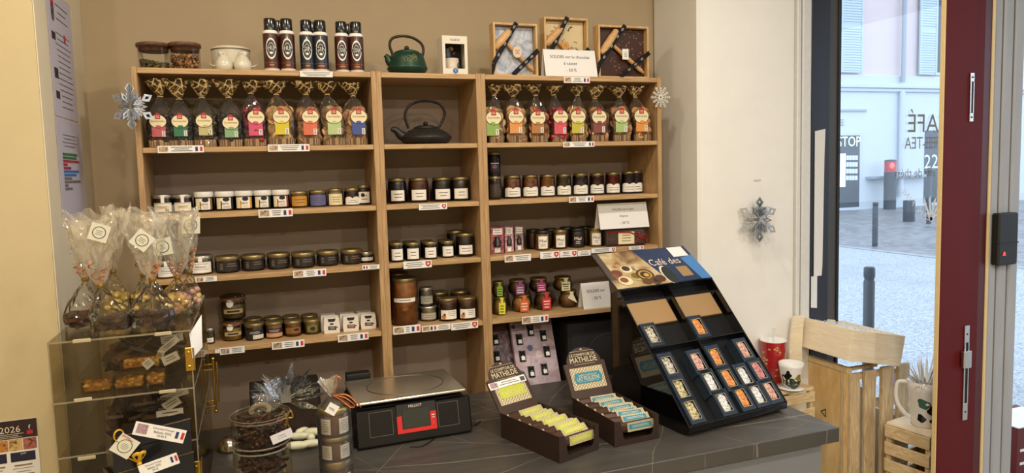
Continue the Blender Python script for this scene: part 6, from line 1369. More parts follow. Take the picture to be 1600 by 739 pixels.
oo = thing('price_card', 'tilted white price card for the orange sticks on the drum jar', 'price card', mat=frame(c, x, up)); MB().box(-w/2, w/2, -.0006, .0006, -h/2, h/2, CARD).build('card', oo)
m = MB().text('Orangettes', h*.16, DIM, T(0, -.0007, h*.14), maxw=w*.5); m.text('4,70 € les 100g', h*.14, DIM, T(0, -.0007, -h*.14), maxw=w*.6); m.build('print', oo)
# silver scoop
SIL = mk('silver metal', '#b8b0a0', .22, 1, var=.06); p = aZ(358, 703, ZK); oo = thing('serving_scoop', 'rounded silver serving scoop behind the drum jar', 'scoop', (p.x, p.y+.01, ZK+.001)); k = mpp(p)
MB().grid(lambda u, v: (17*k*math.sin(v*PI/2)*math.cos(u*2*PI), 20*k*math.sin(v*PI/2)*math.sin(u*2*PI), .002+20*k*math.cos(v*PI/2)), 24, 8, SIL, wrap=True).build('bowl', oo); MB().tube([(12*k, 0, .014), (.05, .03, .010), (.10, .05, .008)], .005, SIL, n=8, flat=.5).build('handle', oo)
# slate with white sweets
a = aZ(457, 676, ZK); b = aZ(500, 645, ZK); SLATE = mk('dark slate', '#1c1b1a', .6, var=.3, scale=20, bump=.3)
pS = aZ(478, 690, ZK); oo = thing('slate_board', 'thin dark slate board under the white sweets', 'board', (pS.x, pS.y+.04, ZK), .12); MB().box(-.125, .10, -.075, .09, 0, .006, SLATE, c=.001).build('slate', oo)
WSW = mk('ivory white confection', '#d6d2b4', .5, var=.05, scale=20)
def t_(x, y): return (340+x/6.212, 620+y/6.212)
zs = ZK+.0065
for k_, (c, L_, r_, a_, t) in enumerate(((t_(770, 475), .032, .0135, -.25, 'rounded white sweet at the front of the slate'), (t_(905, 455), .03, .0125, -.1, 'white sweet lying right of the front one'), (t_(800, 385), .033, .013, -.35, 'long white sweet in the middle of the slate'), (t_(930, 345), .03, .0145, -.3, 'white sweet at the right rear of the slate'), (t_(905, 400), .012, .014, .2, 'small pointed white sweet standing between the others'), (t_(820, 335), .022, .012, .5, 'white sweet tucked behind the long one'))):
    p = aZ(c[0], c[1], zs+r_*.9); oo = thing('white_sweet', t, 'sweet', (p.x, p.y, zs), a_, 'white sweets on the slate board'); r_ *= 1.1; L_ *= 1.12
    MB().grid(lambda u, v: ((v*2-1)*L_, r_*max(.05, (1-abs(v*2-1)**2.6))**.5*math.cos(u*2*PI)*(1+.06*math.sin(9*v)), r_*.9+r_*.9*max(.05, (1-abs(v*2-1)**2.6))**.5*math.sin(u*2*PI)), 14, 10, WSW, wrap=True).build('piece', oo)
p = aZ(463, 668, zs); oo = thing('white_card', 'pale card stub lying at the back of the white sweets', 'card', (p.x, p.y, zs), .2); MB().box(-.045, .035, -.004, .03, 0, .012, WSW, c=.002).build('stub', oo)
# tower of three honey jars in cellophane
yT = -.71; pT = aY(524, 690, yT); rT = 25*mpp(pT)
oo = thing('honey_tower', 'tower of three amber jars in clear cellophane with a copper bow', 'gift', (pT.x, yT, ZK), face_cam(pT)*.8)
zj = [ZK, aY(524, 713, yT).z, aY(524, 675, yT).z, aY(524, 632, yT).z]; zj = [z_-ZK for z_ in zj]
for i in range(3):
    z0, z1 = zj[i], zj[i+1]-.0008; h = z1-z0; e = empty('jar'); e.parent = oo; e.location = (0, 0, z0)
    MB().lathe([(rT*.9, 0), (rT*.96, .004), (rT*.96, h*.74), (rT*.9, h*.8)], JGLASS, n=28).build('glass', e); MB().lathe([(rT*.87, .002), (rT*.93, .006), (rT*.93, h*.74)], stuffmat('#6a3412'), n=28).build('contents', e)
    MB().lathe([(rT*.97, h*.78), (rT, h*.8), (rT, h*.97), (rT*.95, h), (0, h)], GOLD, n=28).build('lid', e)
    m = MB()
    for s in (-1, 1): m.rect(s*rT*.62-rT*.36, s*rT*.62+rT*.36, h*.1, h*.66, LABW, T(0, 0, 0), cyl=rT*.965, n=8); greek(m, s*rT*.62-rT*.26, s*rT*.62+rT*.26, h*.18, h*.6, 5, INK, rT*.968, thick=.2)
    m.build('label', e)
ht = zj[3]; CB2 = clear('tight clear cellophane', '#fbfaf6', 1.3, .05, bump=.5, bscale=40, film=.03)
MB().grid(lambda u, v: ((rT*1.05*(1+.02*math.sin(u*2*PI*7+v*5)) if v < .86 else rT*1.05*(1-(v-.86)/.14*.8))*math.cos(u*2*PI), (rT*1.05 if v < .86 else rT*1.05*(1-(v-.86)/.14*.8))*math.sin(u*2*PI), .001+(ht+.028)*v), 30, 16, CB2, wrap=True).build('wrapper', oo)
MB().grid(lambda u, v: ((.006+.018*v)*(1+.2*math.sin(u*2*PI*4))*math.cos(u*2*PI)-.012*v, (.006+.012*v)*math.sin(u*2*PI), ht+.028+.045*v+.006*math.sin(u*2*PI*3)), 26, 5, CBAG, wrap=True).build('gathered_top', oo)
m = MB(); z0 = ht+.03
for pts in ([(0, -.01, z0), (.03, -.022, z0-.006), (.055, -.024, z0-.03), (.042, -.02, z0-.032), (.015, -.012, z0-.008)], [(0, -.01, z0), (.014, -.014, z0+.03), (.022, -.014, z0+.045), (.012, -.012, z0+.05), (.004, -.01, z0+.03)], [(0, -.01, z0), (.035, -.02, z0+.0), (.065, -.026, z0-.028), (.07, -.02, z0-.036)], [(0, -.01, z0), (.02, -.018, z0-.012), (.045, -.026, z0-.034)]): m.tube(arc(pts, 6), .0055, COPR, n=7, flat=.25)
m.build('ribbon_bow', oo)
F = T(-.005, -rT*1.1, ht+.004) @ RY(.6); MB().box(-.014, .014, -.0006, .0006, -.014, .014, PAPER, F).text('MIEL', .006, INK, F @ T(0, -.0007, 0)).build('tag', oo)

# ================================================================== weighing scale
SB = mk('black scale plastic', '#070708', .34, var=.1, spec=.35); STEEL = mk('brushed steel', '#cfc6b2', .27, .9, var=.08, scale=30, stretch=(1, 30, 1)); LCD = mk('dark lcd', '#2a2f2b', .2); REDK = mk('red keypad', '#c81a1c', .4); SILP = mk('silver print line', '#6a6660', .4)
pS = aZ(553, 708, ZK); oo = thing('weighing_scale', 'black weighing scale with a steel plate and red keypad', 'scale', (pS.x+.005, pS.y+.005, ZK), .02); w = .395; hS = .125; dS = .30
m = MB(); m.prism([(0, .006), (w, .006), (w, .03), (w-.012, hS*.86), (w-.03, hS), (.03, hS), (.012, hS*.86), (0, .03)], .036, dS, SB); m.build('body', oo)
sl = .028                                                       # the front slopes back
m = MB(); Fm = T(0, 0, .004) @ RX(-math.atan2(sl, hS)); m.box(.006, w-.006, 0, .02, 0, hS*.98, SB, Fm, c=.006); m.build('front_panel', oo)
m = MB(); 
for (x0_, x1_) in ((.05, .125), (.275, w-.05)): 
    for z_ in (.032, .108): m.box(x0_, x1_, -.0006, 0, z_, z_+.001, SILP, Fm)
    m.box(x0_, x0_+.001, -.0006, 0, .032, .108, SILP, Fm); m.box(x1_-.001, x1_, -.0006, 0, .032, .108, SILP, Fm)
q = m.build('panel_lines', oo); q['kind'] = 'stuff'
m = MB(); X0, X1, Z0_, Z1_ = .138, .268, .030, .122; m.box(X0, X1, -.003, 0, Z0_, Z1_, mk('charcoal bezel', '#1c1b1d', .35), Fm, c=.001); m.box(X0, X0+.016, -.0042, -.003, Z0_, Z0_+.055, REDK, Fm).box(X1-.02, X1, -.0042, -.003, Z0_, Z0_+.058, REDK, Fm).box(X0+.016, X1-.02, -.0042, -.003, Z0_, Z0_+.012, REDK, Fm); m.build('keypad', oo)
MB().box(X0+.019, X1-.022, -.0045, -.003, Z0_+.014, Z1_-.018, LCD, Fm, c=.0005).build('display', oo)
m = MB().text('MILLIOT', .0085, mk('cream print', '#d8cdb6', .6), Fm @ T((X0+X1)/2-.002, -.0032, Z1_-.009), maxw=.07); greek(m, X1-.017, X1-.003, Z0_+.034, Z0_+.05, 2, LABW, None, Fm @ T(0, -.0038, 0)); m.rect(X1-.012, X1-.008, Z0_+.016, Z0_+.026, LABW, Fm @ T(0, -.0038, 0)); m.build('print', oo)
pz = hS+.022; m = MB(); px0 = .012; pw = .362; pd = .268; m.box(px0, px0+pw, .018, .018+pd, pz-.008, pz, STEEL, c=.002); m.build('steel_plate', oo)
MB().tube([(px0+pw*.52+pw*.36*math.cos(a_), .018+pd*.52+pd*.40*math.sin(a_), pz+.0004) for a_ in [2*PI*i/48 for i in range(48)]], .0016, mk('pressed ring', '#6e6656', .35, .8), n=6, closed=True).build('pressed_ring', oo)
MB().lathe([(.03, hS-.002), (.03, pz-.008)], SB, T(w/2, .16, 0), n=20).build('post', oo)
for x_i in (.03, w-.03):
    for y_i in (.05, dS-.03): MB().lathe([(.012, 0), (.012, .007)], BLK, T(x_i, y_i, 0), n=14).build('foot', oo)
# its cable
def cz(u, v, r=.0025): p_ = aZ(u, v, ZK+.002); return (p_.x, p_.y, ZK+r)
cab = MB().tube(arc([cz(641, 698), cz(658, 697), cz(672, 690), cz(690, 676), cz(703, 664), cz(716, 661), cz(728, 664), cz(742, 664), cz(751, 658)], 6), .0022, BLK, n=7)
tag(cab.build('power_cable'), 'thin black cable looping on the counter in front of the scale', 'cable')

# ================================================================== two open boxes of wrapped bars
KB = mk('dark brown printed card', '#3a2416', .5, var=.08, scale=60); KBD = mk('dark brown card side', '#2a1a10', .55, var=.06); KBF = mk('card inside', '#4a3422', .65); CRM = mk('cream pattern print', '#d8caa4', .6)
def lattice(m, x0, x1, z0, z1, n, F, c1, c2, lead=.0006):
    """cream band with dark crossing diagonals and little dots"""
    m.rect(x0, x1, z0, z1, c1, F, lead=lead); w = x1-x0; h = z1-z0; s = w/n; r = max(1, round(h/s)); sz = h/r; t = s*.16
    for i in range(n):
        for j in range(r):
            a_, b_, c_, d_ = x0+i*s, x0+(i+1)*s, z0+j*sz, z0+(j+1)*sz
            m.add([(a_, -lead-.0003, c_), (a_+t, -lead-.0003, c_), (b_, -lead-.0003, d_), (b_-t, -lead-.0003, d_)], [(0, 1, 2, 3)], c2, F); m.add([(b_-t, -lead-.0003, c_), (b_, -lead-.0003, c_), (a_+t, -lead-.0003, d_), (a_, -lead-.0003, d_)], [(0, 1, 2, 3)], c2, F)
def bar_box(label, corner, angle, w, d, h, lean, col, name2, lines, seed, order):
    o = thing('bar_box', label, 'open box', (corner.x, corner.y, ZK), angle, 'open display boxes of wrapped bars'); t = .0018; cm = mk('label '+col, col, .5)
    for nm, b in (('side_wall', (0, t, t, d, 0, h)), ('side_wall', (w-t, w, t, d, 0, h)), ('back_wall', (t, w-t, d-t, d, 0, h*.92)), ('floor_card', (t, w-t, t, d-t, 0, t))): MB().box(*b, KBD).build(nm, o)
    MB().prism([(0, 0), (w, 0), (w, h), (w*.93, h), (w*.86, h*.30), (w*.82, h*.22), (w*.24, h*.20), (w*.2, h*.28), (w*.13, h*.98), (0, h)], 0, t, KBD).build('front_wall', o)
    MB().box(-.0003, .0006, -.0004, .0004, 0, h, KBF).build('worn_edge', o); MB().box(w-.0006, w+.0003, -.0004, .0004, 0, h, KBF).build('worn_edge', o)
    Hm = T(w/2, d-.004, h*.9) @ RX(-lean); hs = .125; pts = [(-w/2, 0), (w/2, 0), (w/2, hs), (w*.42, hs)]+[(w*.42*math.cos(a_), hs+.055*math.sin(a_)) for a_ in [PI*i/16 for i in range(1, 16)]]+[(-w*.42, hs), (-w/2, hs)]
    MB().prism(pts, 0, t, KB, Hm).build('header_card', o); MB().box(-w/2, w/2, t, t*2, 0, hs*.98, KBF, Hm @ RX(-.05)).build('header_rear', o)
    m = MB(); F = Hm
    lattice(m, -w*.4, w*.4, hs*.24, hs*.86, 11, F, CRM, KB)
    m.prism([(-w*.30, hs*.40), (w*.30, hs*.40), (w*.345, hs*.55), (w*.30, hs*.71), (-w*.30, hs*.71), (-w*.345, hs*.55)], -.0018, -.0008, cm, F)
    if lines[0]: m.text(lines[0], hs*.055, CRM, F @ T(0, -.0018, hs*.63), maxw=w*.45)
    m.text(lines[1], hs*.11, CRM, F @ T(0, -.0018, hs*.535), maxw=w*.55); m.rect(-w*.24, w*.24, hs*.45, hs*.457, CRM, F, lead=.0022)
    m.text('LE COMPTOIR DE', .0105, CRM, F @ T(0, 0, hs+.028), maxw=w*.62); m.text('MATHILDE', .019, CRM, F @ T(0, 0, hs+.010), maxw=w*.66); m.rect(-w*.3, w*.3, hs+.041, hs+.0418, CRM, F); m.rect(-w*.25, w*.25, hs-.0065, hs-.0057, CRM, F)
    m.prism([(-.006, hs+.046), (.006, hs+.046), (0, hs+.051)], -.0008, 0, CRM, F); m.build('print', o)
    Mo = T(corner.x, corner.y, ZK) @ RZ(angle)
    rnd = random.Random(seed); n = 9
    proto = None
    for i in range(n):
        yb = .018+(d-.05)*i/(n-1); tl = rnd.uniform(.75, 1.0) if i else .15; lf = h*.80 if i else h*.58; sk = rnd.uniform(-.09, .09); L_ = w-.014
        b = thing('wrapped_bar', '%s bar, %s from the front of its box' % (name2, ORD[i]), 'chocolate bar', mat=Mo @ T(w/2, yb+.006, lf-.006*(i % 2)) @ RZ(sk) @ RX(-tl if i else -.12), group='wrapped bars in the %s box' % name2.split()[0])
        if proto is None:
            bw, bt = .017, .007; q = MB()
            q.grid(lambda u, v: ((v*2-1)*L_/2, bt*math.sin(u*2*PI)*(1 if .06 < v < .94 else .25), bw*math.cos(u*2*PI)*(1 if .06 < v < .94 else 1.02)), 10, 16, KB, wrap=True); pw_ = q.build('wrapper', b)
            q = MB(); x0_ = -L_*.16; F2 = T(0, -bt*1.02, 0)
            lattice(q, x0_, L_*.47, -bw*.85, bw*.85, 13, F2, CRM, KB, .0004); q.box(x0_+.006, L_*.43, -.0016, -.0008, -bw*.42, bw*.5, cm, F2); greek(q, x0_+.012, L_*.4, -bw*.2, bw*.3, 2, CRM, None, F2, lead=.0019, thick=.3)
            q.rect(-L_*.46, -L_*.2, -bw*.4, bw*.4, mk('brown foil', '#4a2c1c', .3, .2), F2); lattice(q, -L_*.5, -L_*.46, -bw*.8, bw*.8, 1, F2, CRM, KB); lattice(q, L_*.47, L_*.5, -bw*.8, bw*.8, 1, F2, CRM, KB); pl_ = q.build('printed_label', b); proto = (pw_.data, pl_.data)
        else:
            for nm, me in zip(('wrapper', 'printed_label'), proto): q = bpy.data.objects.new(nm, me); COL.objects.link(q); q.parent = b
    return o, Hm
b1, Hm = bar_box('open brown box of yellow green labelled bars with an arched header', aZ(875, 724.4, ZK), math.radians(18.5), .163, .285, .08, .66, '#b7bd3e', 'yellow green', ('', 'CHOCOLAT'), 3, None)
c = MB(); F = Hm @ T(0, -.003, 0); w = .163; c.box(-w*.5, w*.46, -.0006, .0006, .090, .114, PAPER, F @ RY(-.02)); c.rect(-w*.48, -w*.3, .093, .111, photo_mat('rose picture', ['#4a3034', '#b89aa0', '#7a545a'], 260), F, lead=.0012); greek(c, -w*.26, w*.26, .095, .110, 2, INK, None, F, lead=.0012); c.rect(w*.3, w*.42, .095, .110, INK, F, lead=.0012); c.build('price_strip', b1)
b2, Hm = bar_box('open brown box of turquoise labelled bars with an upright arched header', aZ(961, 699, ZK), math.radians(4), .164, .272, .08, .52, '#2f7f92', 'turquoise', ('BARRE CHOCOLAT', 'LAIT FEUILLETINE'), 9, None)
b2.location.x += .0

# ================================================================== coffee display with little boxes
GB = mk('glossy black card', '#060607', .07, var=.05, coat=.6); GBI = mk('black card inside', '#0c0b0d', .35); TAN = mk('tan corrugated insert', '#98784f', .7, var=.08, scale=10); NVY = mk('midnight blue card', '#232d3a', .3, var=.1, coat=.2); NVE = mk('blue card edge', '#3a5a82', .3)
pB = aZ(1073, 682, ZK); ang2 = math.radians(8.5); W = .452; oo = thing('coffee_display', 'tall slanted glossy black coffee display with blue header and little boxes', 'display box', (pB.x, pB.y, ZK), ang2)
Mo = T(pB.x, pB.y, ZK) @ RZ(ang2)
lipd, liph, topd, toph, back = -.012, .032, .352, .428, .40
prof = [(0.03, 0), (back, 0), (back, toph-.02), (topd, toph), (lipd, liph), (lipd, .012)]
def sidepanel(x0, x1, mm, nm):
    m = MB(); n = len(prof); vs = [(x0, d, h) for d, h in prof]+[(x1, d, h) for d, h in prof]; m.add(vs, [tuple(range(n-1, -1, -1)), tuple(range(n, 2*n))]+[(i, (i+1) % n, n+(i+1) % n, n+i) for i in range(n)], mm); m.build(nm, oo)
sidepanel(0, .004, GB, 'side_panel'); sidepanel(W-.004, W, GB, 'side_panel')
MB().box(.004, W-.004, back-.004, back, 0, toph-.02, GB).build('back_panel', oo); MB().box(.004, W-.004, .03, back-.004, 0, .004, GBI).build('bottom_panel', oo)
m = MB(); m.add([(.004, lipd, .012), (W-.004, lipd, .012), (W-.004, lipd, liph), (.004, lipd, liph), (.004, .03, 0), (W-.004, .03, 0)], [(0, 1, 2, 3), (4, 5, 1, 0)], GB); m.build('front_lip', oo)
sa = math.atan2(toph-liph, topd-lipd); SL = math.hypot(toph-liph, topd-lipd)
St = T(0, lipd, liph) @ RX(sa)                                   # local x across, y up the slope, z out of the slope
dp = .041
m = MB(); m.box(.004, W-.004, 0, SL, -dp-.003, -dp, GBI, St); m.build('recess_floor', oo)
MB().box(.004, W-.004, SL-.004, SL, -dp, .0, GB, St).build('rim', oo); MB().box(.004, W-.004, 0, .004, -dp, .0, GB, St).build('rim', oo)
td = SL*.545
MB().box(.004, W-.004, td-.002, td+.002, -dp, 0.001, GB, St).build('divider', oo); MB().box(W/2-.002, W/2+.002, td, SL-.004, -dp, -.001, GB, St).build('divider', oo); MB().box(W/2-.002, W/2+.002, .004, td, -dp, -.001, GB, St).build('divider', oo)
for x0_ in (.012, W/2+.008): MB().box(x0_, x0_+W/2-.026, td+.104, SL-.045, -dp, -dp+.012, TAN, St, c=.001).build('card_insert', oo)
MB().box(-.001, .002, 0, SL, -.0005, .0012, GBI, St).build('worn_edge', oo); MB().box(W-.002, W+.001, 0, SL, -.0005, .0012, GBI, St).build('worn_edge', oo)
# header leaning back from the top edge
ha = math.atan2(.116, .170); HL = .20; Ht = T(0, topd, toph) @ RX(ha); 
MB().box(-.004, W+.004, 0, HL, -.003, 0, GB, Ht).build('header_panel', oo)
PH = photo_mat('coffee table photograph', ['#33251a', '#76593c', '#a88e64', '#c0ae8a', '#6a4e32'], 9); DBL = mk('deep blue print', '#142c50', .3); LBL = mk('light blue print', '#3f78b4', .3); SCR = mk('pale script', '#d8c8b8', .5)
def hp(m, x0, x1, z0, z1, mm, lead): m.add([(x0, z0, lead), (x1, z0, lead), (x1, z1, lead), (x0, z1, lead)], [(0, 1, 2, 3)], mm, Ht)
m = MB(); hp(m, 0, W*.42, .004, HL, PH, .0006); hp(m, 0, W*.06, .05, HL, mk('brown grey strip', '#4a4038', .5), .0008)
m.add([(W*.42, HL, .0006), (W+.003, HL, .0006), (W+.003, 0.004, .0006), (W*.56, .004, .0006)][::-1], [(0, 1, 2, 3)], DBL, Ht); m.add([(W*.42, .004, .0007), (W*.56, .004, .0007), (W*.42, HL, .0007)], [(0, 1, 2)], PH, Ht)
m.add([(W*.9, .004, .0008), (W+.003, .004, .0008), (W+.003, HL*.72, .0008), (W*.86, HL*.66, .0008)], [(0, 1, 2, 3)], LBL, Ht)
hp(m, W*.80, W*.97, HL*.70, HL*.985, PAPER, .0012); hp(m, W*.70, W*.86, .02, HL*.46, DBL, .001); hp(m, W*.725, W*.845, .028, HL*.42, TAN, .0014)
Fx = Ht @ T(W*.66, HL*.58, .0012) @ RX(PI/2).inverted() @ RX(0)
Ft = Ht @ Matrix(((1, 0, 0, 0), (0, 0, 1, 0), (0, -1, 0, 0), (0, 0, 0, 1)))   # lettering frame: z up the header, -y out
m.text('Café des', .036, SCR, Ft @ T(W*.66, -.0012, HL*.6), maxw=.15)
def hd(cx, cz_, rx, rz, mm, lead): m.disc(cx, cz_, rx, rz, mm, Ft, lead=lead, n=18)
for i, (cx, cz_, r_, c1) in enumerate(((.10, .42, .024, '#6a3a28'), (.07, .36, .014, '#7a4a34'), (.16, .62, .010, '#c08a5a'), (.13, .6, .010, '#9a6a44'), (.22, .50, .026, '#d8cba8'), (.22, .52, .018, '#3a2a1c'), (.26, .28, .028, '#b09a5a'), (.26, .30, .020, '#6a5a2a'), (.36, .30, .040, '#4a3018'), (.36, .30, .030, '#b08a3a'), (.36, .30, .022, '#3a2412'), (.37, .29, .012, '#c09a4a'), (.42, .12, .026, '#5a3a1c'), (.43, .12, .016, '#2a1a10'), (.48, .16, .024, '#4a2e18'), (.33, .12, .022, '#5a3a20'), (.13, .2, .03, '#d8c8a0'), (.12, .22, .018, '#7a4a2c'))):
    hd(W*cx, HL*cz_, r_, r_*.8, mk('print dot '+c1, c1, .5), .0014+.00008*i)
hd(W*.585, HL*.24, .026, .05, mk('ivory rim print', '#d8cdb4', .5), .0016); hd(W*.6, HL*.22, .026, .048, mk('dark green print', '#1a2420', .5), .002)
m.build('header_print', oo)
inv2 = (Mo @ St).inverted(); n_ = (Mo @ St).to_3x3() @ Vector((0, 0, 1)); P0 = (Mo @ St).translation
def slope(u, v): d = ray(u, v); return inv2 @ (CAM+d*((P0-CAM).dot(n_)/d.dot(n_)))
COLS = {'a': ['#b8ac98', '#2a2420', '#d8d0c0'], 'b': ['#c46a24', '#e0a04a', '#a84a18'], 'r': ['#a8242c', '#d89a9c', '#7a1a20'], 'w': ['#d0d2d4', '#8a8a90', '#e8e8e6'], 'p': ['#b86a58', '#e0c0b0', '#8a3a34'], 'g': ['#b8a468', '#3a2c1c', '#d8cc9c']}
bw, bh = .064, .092
boxes = [((1024, 532), 'a', 'brown white candy box alone in the upper left bin'), ((1096, 523), 'b', 'orange candy box alone in the upper right bin'), ((1046, 570.5), 'a', 'dark brown candy box at the top of the left column'), ((1064.5, 607), 'g', 'dark brown candy box in the middle of the left column'), ((1084, 643.5), 'g', 'pale gold candy box at the foot of the left column'),
         ((1091, 565), 'p', 'pink white candy box at the top of the second column'), ((1111, 596), 'w', 'white candy box in the middle of the second column'), ((1133, 630), 'w', 'white and pink candy box at the foot of the second column'), ((1118, 558), 'b', 'orange candy box at the top of the third column'), ((1139, 591), 'b', 'orange candy box in the middle of the third column'), ((1163, 624), 'b', 'orange candy box at the foot of the third column'),
         ((1163.5, 586.5), 'w', 'grey white candy box, upper one of the fourth column'), ((1186, 619), 'w', 'black and white candy box at the foot of the fourth column'), ((1163, 546), 'p', 'rose candy box at the top of the right column'), ((1188.6, 578), 'r', 'red candy box in the middle of the right column'), ((1210.5, 611), 'p', 'dusty pink candy box at the foot of the right column')]
pos = [slope(*b[0]) for b in boxes]
for (px_, kind, lb), q in zip(boxes, pos):
    up_ = 'upper' in lb and 'bin' in lb; hw_, hh_ = bw/2+.0012, bh/2+.0012; ylo, yhi = (td+.0035+hh_, SL) if up_ else (.0055+hh_, td-.0035-hh_)
    xs_ = (.0055+hw_, W/2-.0035-hw_) if q.x < W/2 else (W/2+.0035+hw_, W-.0055-hw_)
    Mx = Mo @ St @ T(min(max(q.x, xs_[0]), xs_[1]), min(max(q.y, ylo), yhi), -.0255); b = thing('candy_box', lb, 'candy box', mat=Mx, group='little window boxes in the coffee display'); hw, hh = bw/2, bh/2; wx, wz = bw*.32, bh*.35
    m = MB(); zt = .026
    m.box(-hw, hw, -hh, hh, -.0145, 0, NVY)
    for r_ in ((-hw, -wx, -hh, hh), (wx, hw, -hh, hh), (-wx, wx, -hh, -wz), (-wx, wx, wz, hh)): m.box(r_[0], r_[1], r_[2], r_[3], 0, zt, NVY)
    m.box(-hw, hw, hh, hh+.0005, -.0145, zt, NVE); m.build('box', b)
    m = MB(); t = .0016
    for r_ in ((-wx, -wx+t, -wz, wz), (wx-t, wx, -wz, wz), (-wx, wx, -wz, -wz+t), (-wx, wx, wz-t, wz)): m.box(r_[0], r_[1], r_[2], r_[3], zt, zt+.0006, mk('pale gold line', '#a8966a', .4))
    m.build('window_edge', b)
    rnd = random.Random(int(px_[0])); m = MB(); cs = COLS[kind]
    cmx = photo_mat('candy print '+kind, cs+[cs[1]], 130, .3)
    for i in range(3): m.ball((rnd.uniform(-.12, .12)*wx, (i-1)*wz*.5, .0185), wx*.97, cmx, n=12, sz=.5, wob=.05)
    q_ = m.build('candies', b); q_['kind'] = 'stuff'
    MB().box(-wx, wx, -wz, wz, zt-.003, zt-.0024, clear('window film', '#ffffff', 1.0, .02)).build('window_film', b)
# ================================================================== window display on the right: crates, cups, boxes
PLY = wood('pale plywood', '#cfa768', '#e4c48c', (2.2, 2.2, .7), 5, bump=.05, knots=('#8a5a2a', 3.2)); PINEV = wood('pine slat upright', '#b0946e', '#dcc69e', (10, 10, .8), 6, dist=3, knots=('#7a5228', 6)); PINEH = wood('pine slat level', '#bda174', '#e2cba2', (2, 2, 10), 6, dist=2); PALEW = wood('pale box wood', '#e0d0b2', '#eee2ca', (1.5, 1.5, 12), 5, bump=.05)
SHRED = mk('white paper shred', '#e6e6e4', .7, var=.05)
cy = -.29; pc = aY(1325, 575, cy); xl = pc.x; yb_ = aX(1238, 548, xl).y; zt0 = min(pc.z, aY(1404.7, 572, -.34).z-.018)
xr = aY(1418, 568, cy).x
o = thing('display_crate', 'tall slatted wooden crate standing on end in the window display', 'crate', (xl, cy, 0)); Wd, Dp = xr-xl, min(yb_-cy, .285)
MB().box(.0, .012, .004, Dp, 0, zt0, PLY, c=.001).build('plywood_side', o)
m = MB().box(-.006, 0, .012, .03, 0, zt0, PINEV).build('edge_strip', o); MB().box(-.006, 0, Dp-.02, Dp, 0, zt0, PINEV).build('edge_strip', o)
k = mpp(pc); sx = lambda u: aY(u, 600, cy).x-xl
for i, (ua, ub) in enumerate(((1325.5, 1340), (1348, 1365), (1374.5, 1393), (1400, 1417))):
    MB().box(max(sx(ua), .0), sx(ub), -.014, .0035, 0, zt0+.004*i, PINEV, c=.0015).build('slat', o)
MB().box(.012, Wd, .004, .03, zt0-.035, zt0-.012, PINEH).build('cross_bar', o); MB().box(.012, Wd, .004, .03, .05, .09, PINEH).build('cross_bar', o); MB().box(.012, Wd, Dp-.012, Dp, .0, .03, PINEH).build('cross_bar', o)
MB().box(Wd-.012, Wd, .03, Dp, .0, zt0-.25, PINEV).build('slat', o)
MB().box(.012, .2, .03, .05, zt0+.0, zt0+.012, PINEH).build('cross_bar', o)
tri = aX(1287, 644, xl-.0005); q = Vector((0, tri.y-cy, tri.z)); m = MB()
for a_, b_ in (((-.016, 0), (.012, .018)), ((.012, .018), (.012, -.018)), ((.012, -.018), (-.016, 0))): m.tube([(-.001, -(a_[0])+q.y, a_[1]+q.z), (-.001, -(b_[0])+q.y, b_[1]+q.z)], .0022, DIM, n=4)
lab(m.build('burnt_mark', o), 'small burnt triangle mark')
# tilted box of white shred on top
cb = -.34
A, Bq, Cq, Dq = [aY(u, v, cb) for u, v in ((1325, 564), (1404.7, 572), (1413.4, 525.5), (1332, 515))]; x = (Bq-A).normalized(); up = (Dq-A); up = up-x*up.dot(x); hB = up.length; wB = (Bq-A).length*1.03; dB = min(aX(1241, 490, Dq.x).y-cb, .42)
Mx = frame(A, x, up); o = thing('wooden_box', 'tilted pale wooden box filled with white paper shred on the tall crate', 'box', mat=Mx); t = .009
for b in ((0, wB, 0, t, 0, hB), (0, wB, dB-t, dB, 0, hB), (0, t, t, dB-t, 0, hB), (wB-t, wB, t, dB-t, 0, hB), (t, wB-t, t, dB-t, 0, t)): MB().box(*b, PALEW, c=.001).build('board', o)
m = MB(); rnd = random.Random(8)
for i in range(170):
    x0_, y0_, z0_ = rnd.uniform(.02, wB-.02), rnd.uniform(.02, dB-.02), hB*.86; a_ = rnd.uniform(0, 6); L_ = rnd.uniform(.015, .04)
    m.tube([(x0_, y0_, z0_), (x0_+L_*.5*math.cos(a_), y0_+L_*.5*math.sin(a_), z0_+rnd.uniform(.002, .022)), (x0_+L_*math.cos(a_+.8), y0_+L_*math.sin(a_+.8), z0_+rnd.uniform(0, .012))], .0016, SHRED, n=4, flat=.4)
m.box(t, wB-t, t, dB-t, hB*.6, hB*.85, SHRED); q = m.build('paper_shred', o); q['kind'] = 'stuff'
# wedge between the box and the crate
P_ = aX(1282, 560, xl); o = thing('wooden_lath', 'thin wooden lath lying under the tilted box on the crate', 'lath', (xl-.004, cy+.002, zt0+.0008)); MB().box(0, .028, 0, Dp*.98, 0, .022, PINEH, c=.001).build('lath', o)
o = thing('wooden_lath', 'short wooden block propping the right side of the tilted box', 'lath', (xl+Wd*.45, cy+.01, zt0+.016)); MB().box(0, .03, 0, .2, 0, .012, PINEH, c=.001).build('lath', o)
# lid leaning behind the box
pl = aY(1238, 545, -.09); o = thing('wooden_board', 'pale wooden board leaning behind the left end of the tilted box', 'lid', (pl.x, -.085, pl.z)); a = aY(1244, 492, -.06)
MB().prism([(-.012, 0), (.06, 0), (.07, a.z-pl.z), (.012, a.z-pl.z)], 0, .01, PALEW).box(-.012, .06, .0, .012, -.32, 0, PALEW).build('board', o)
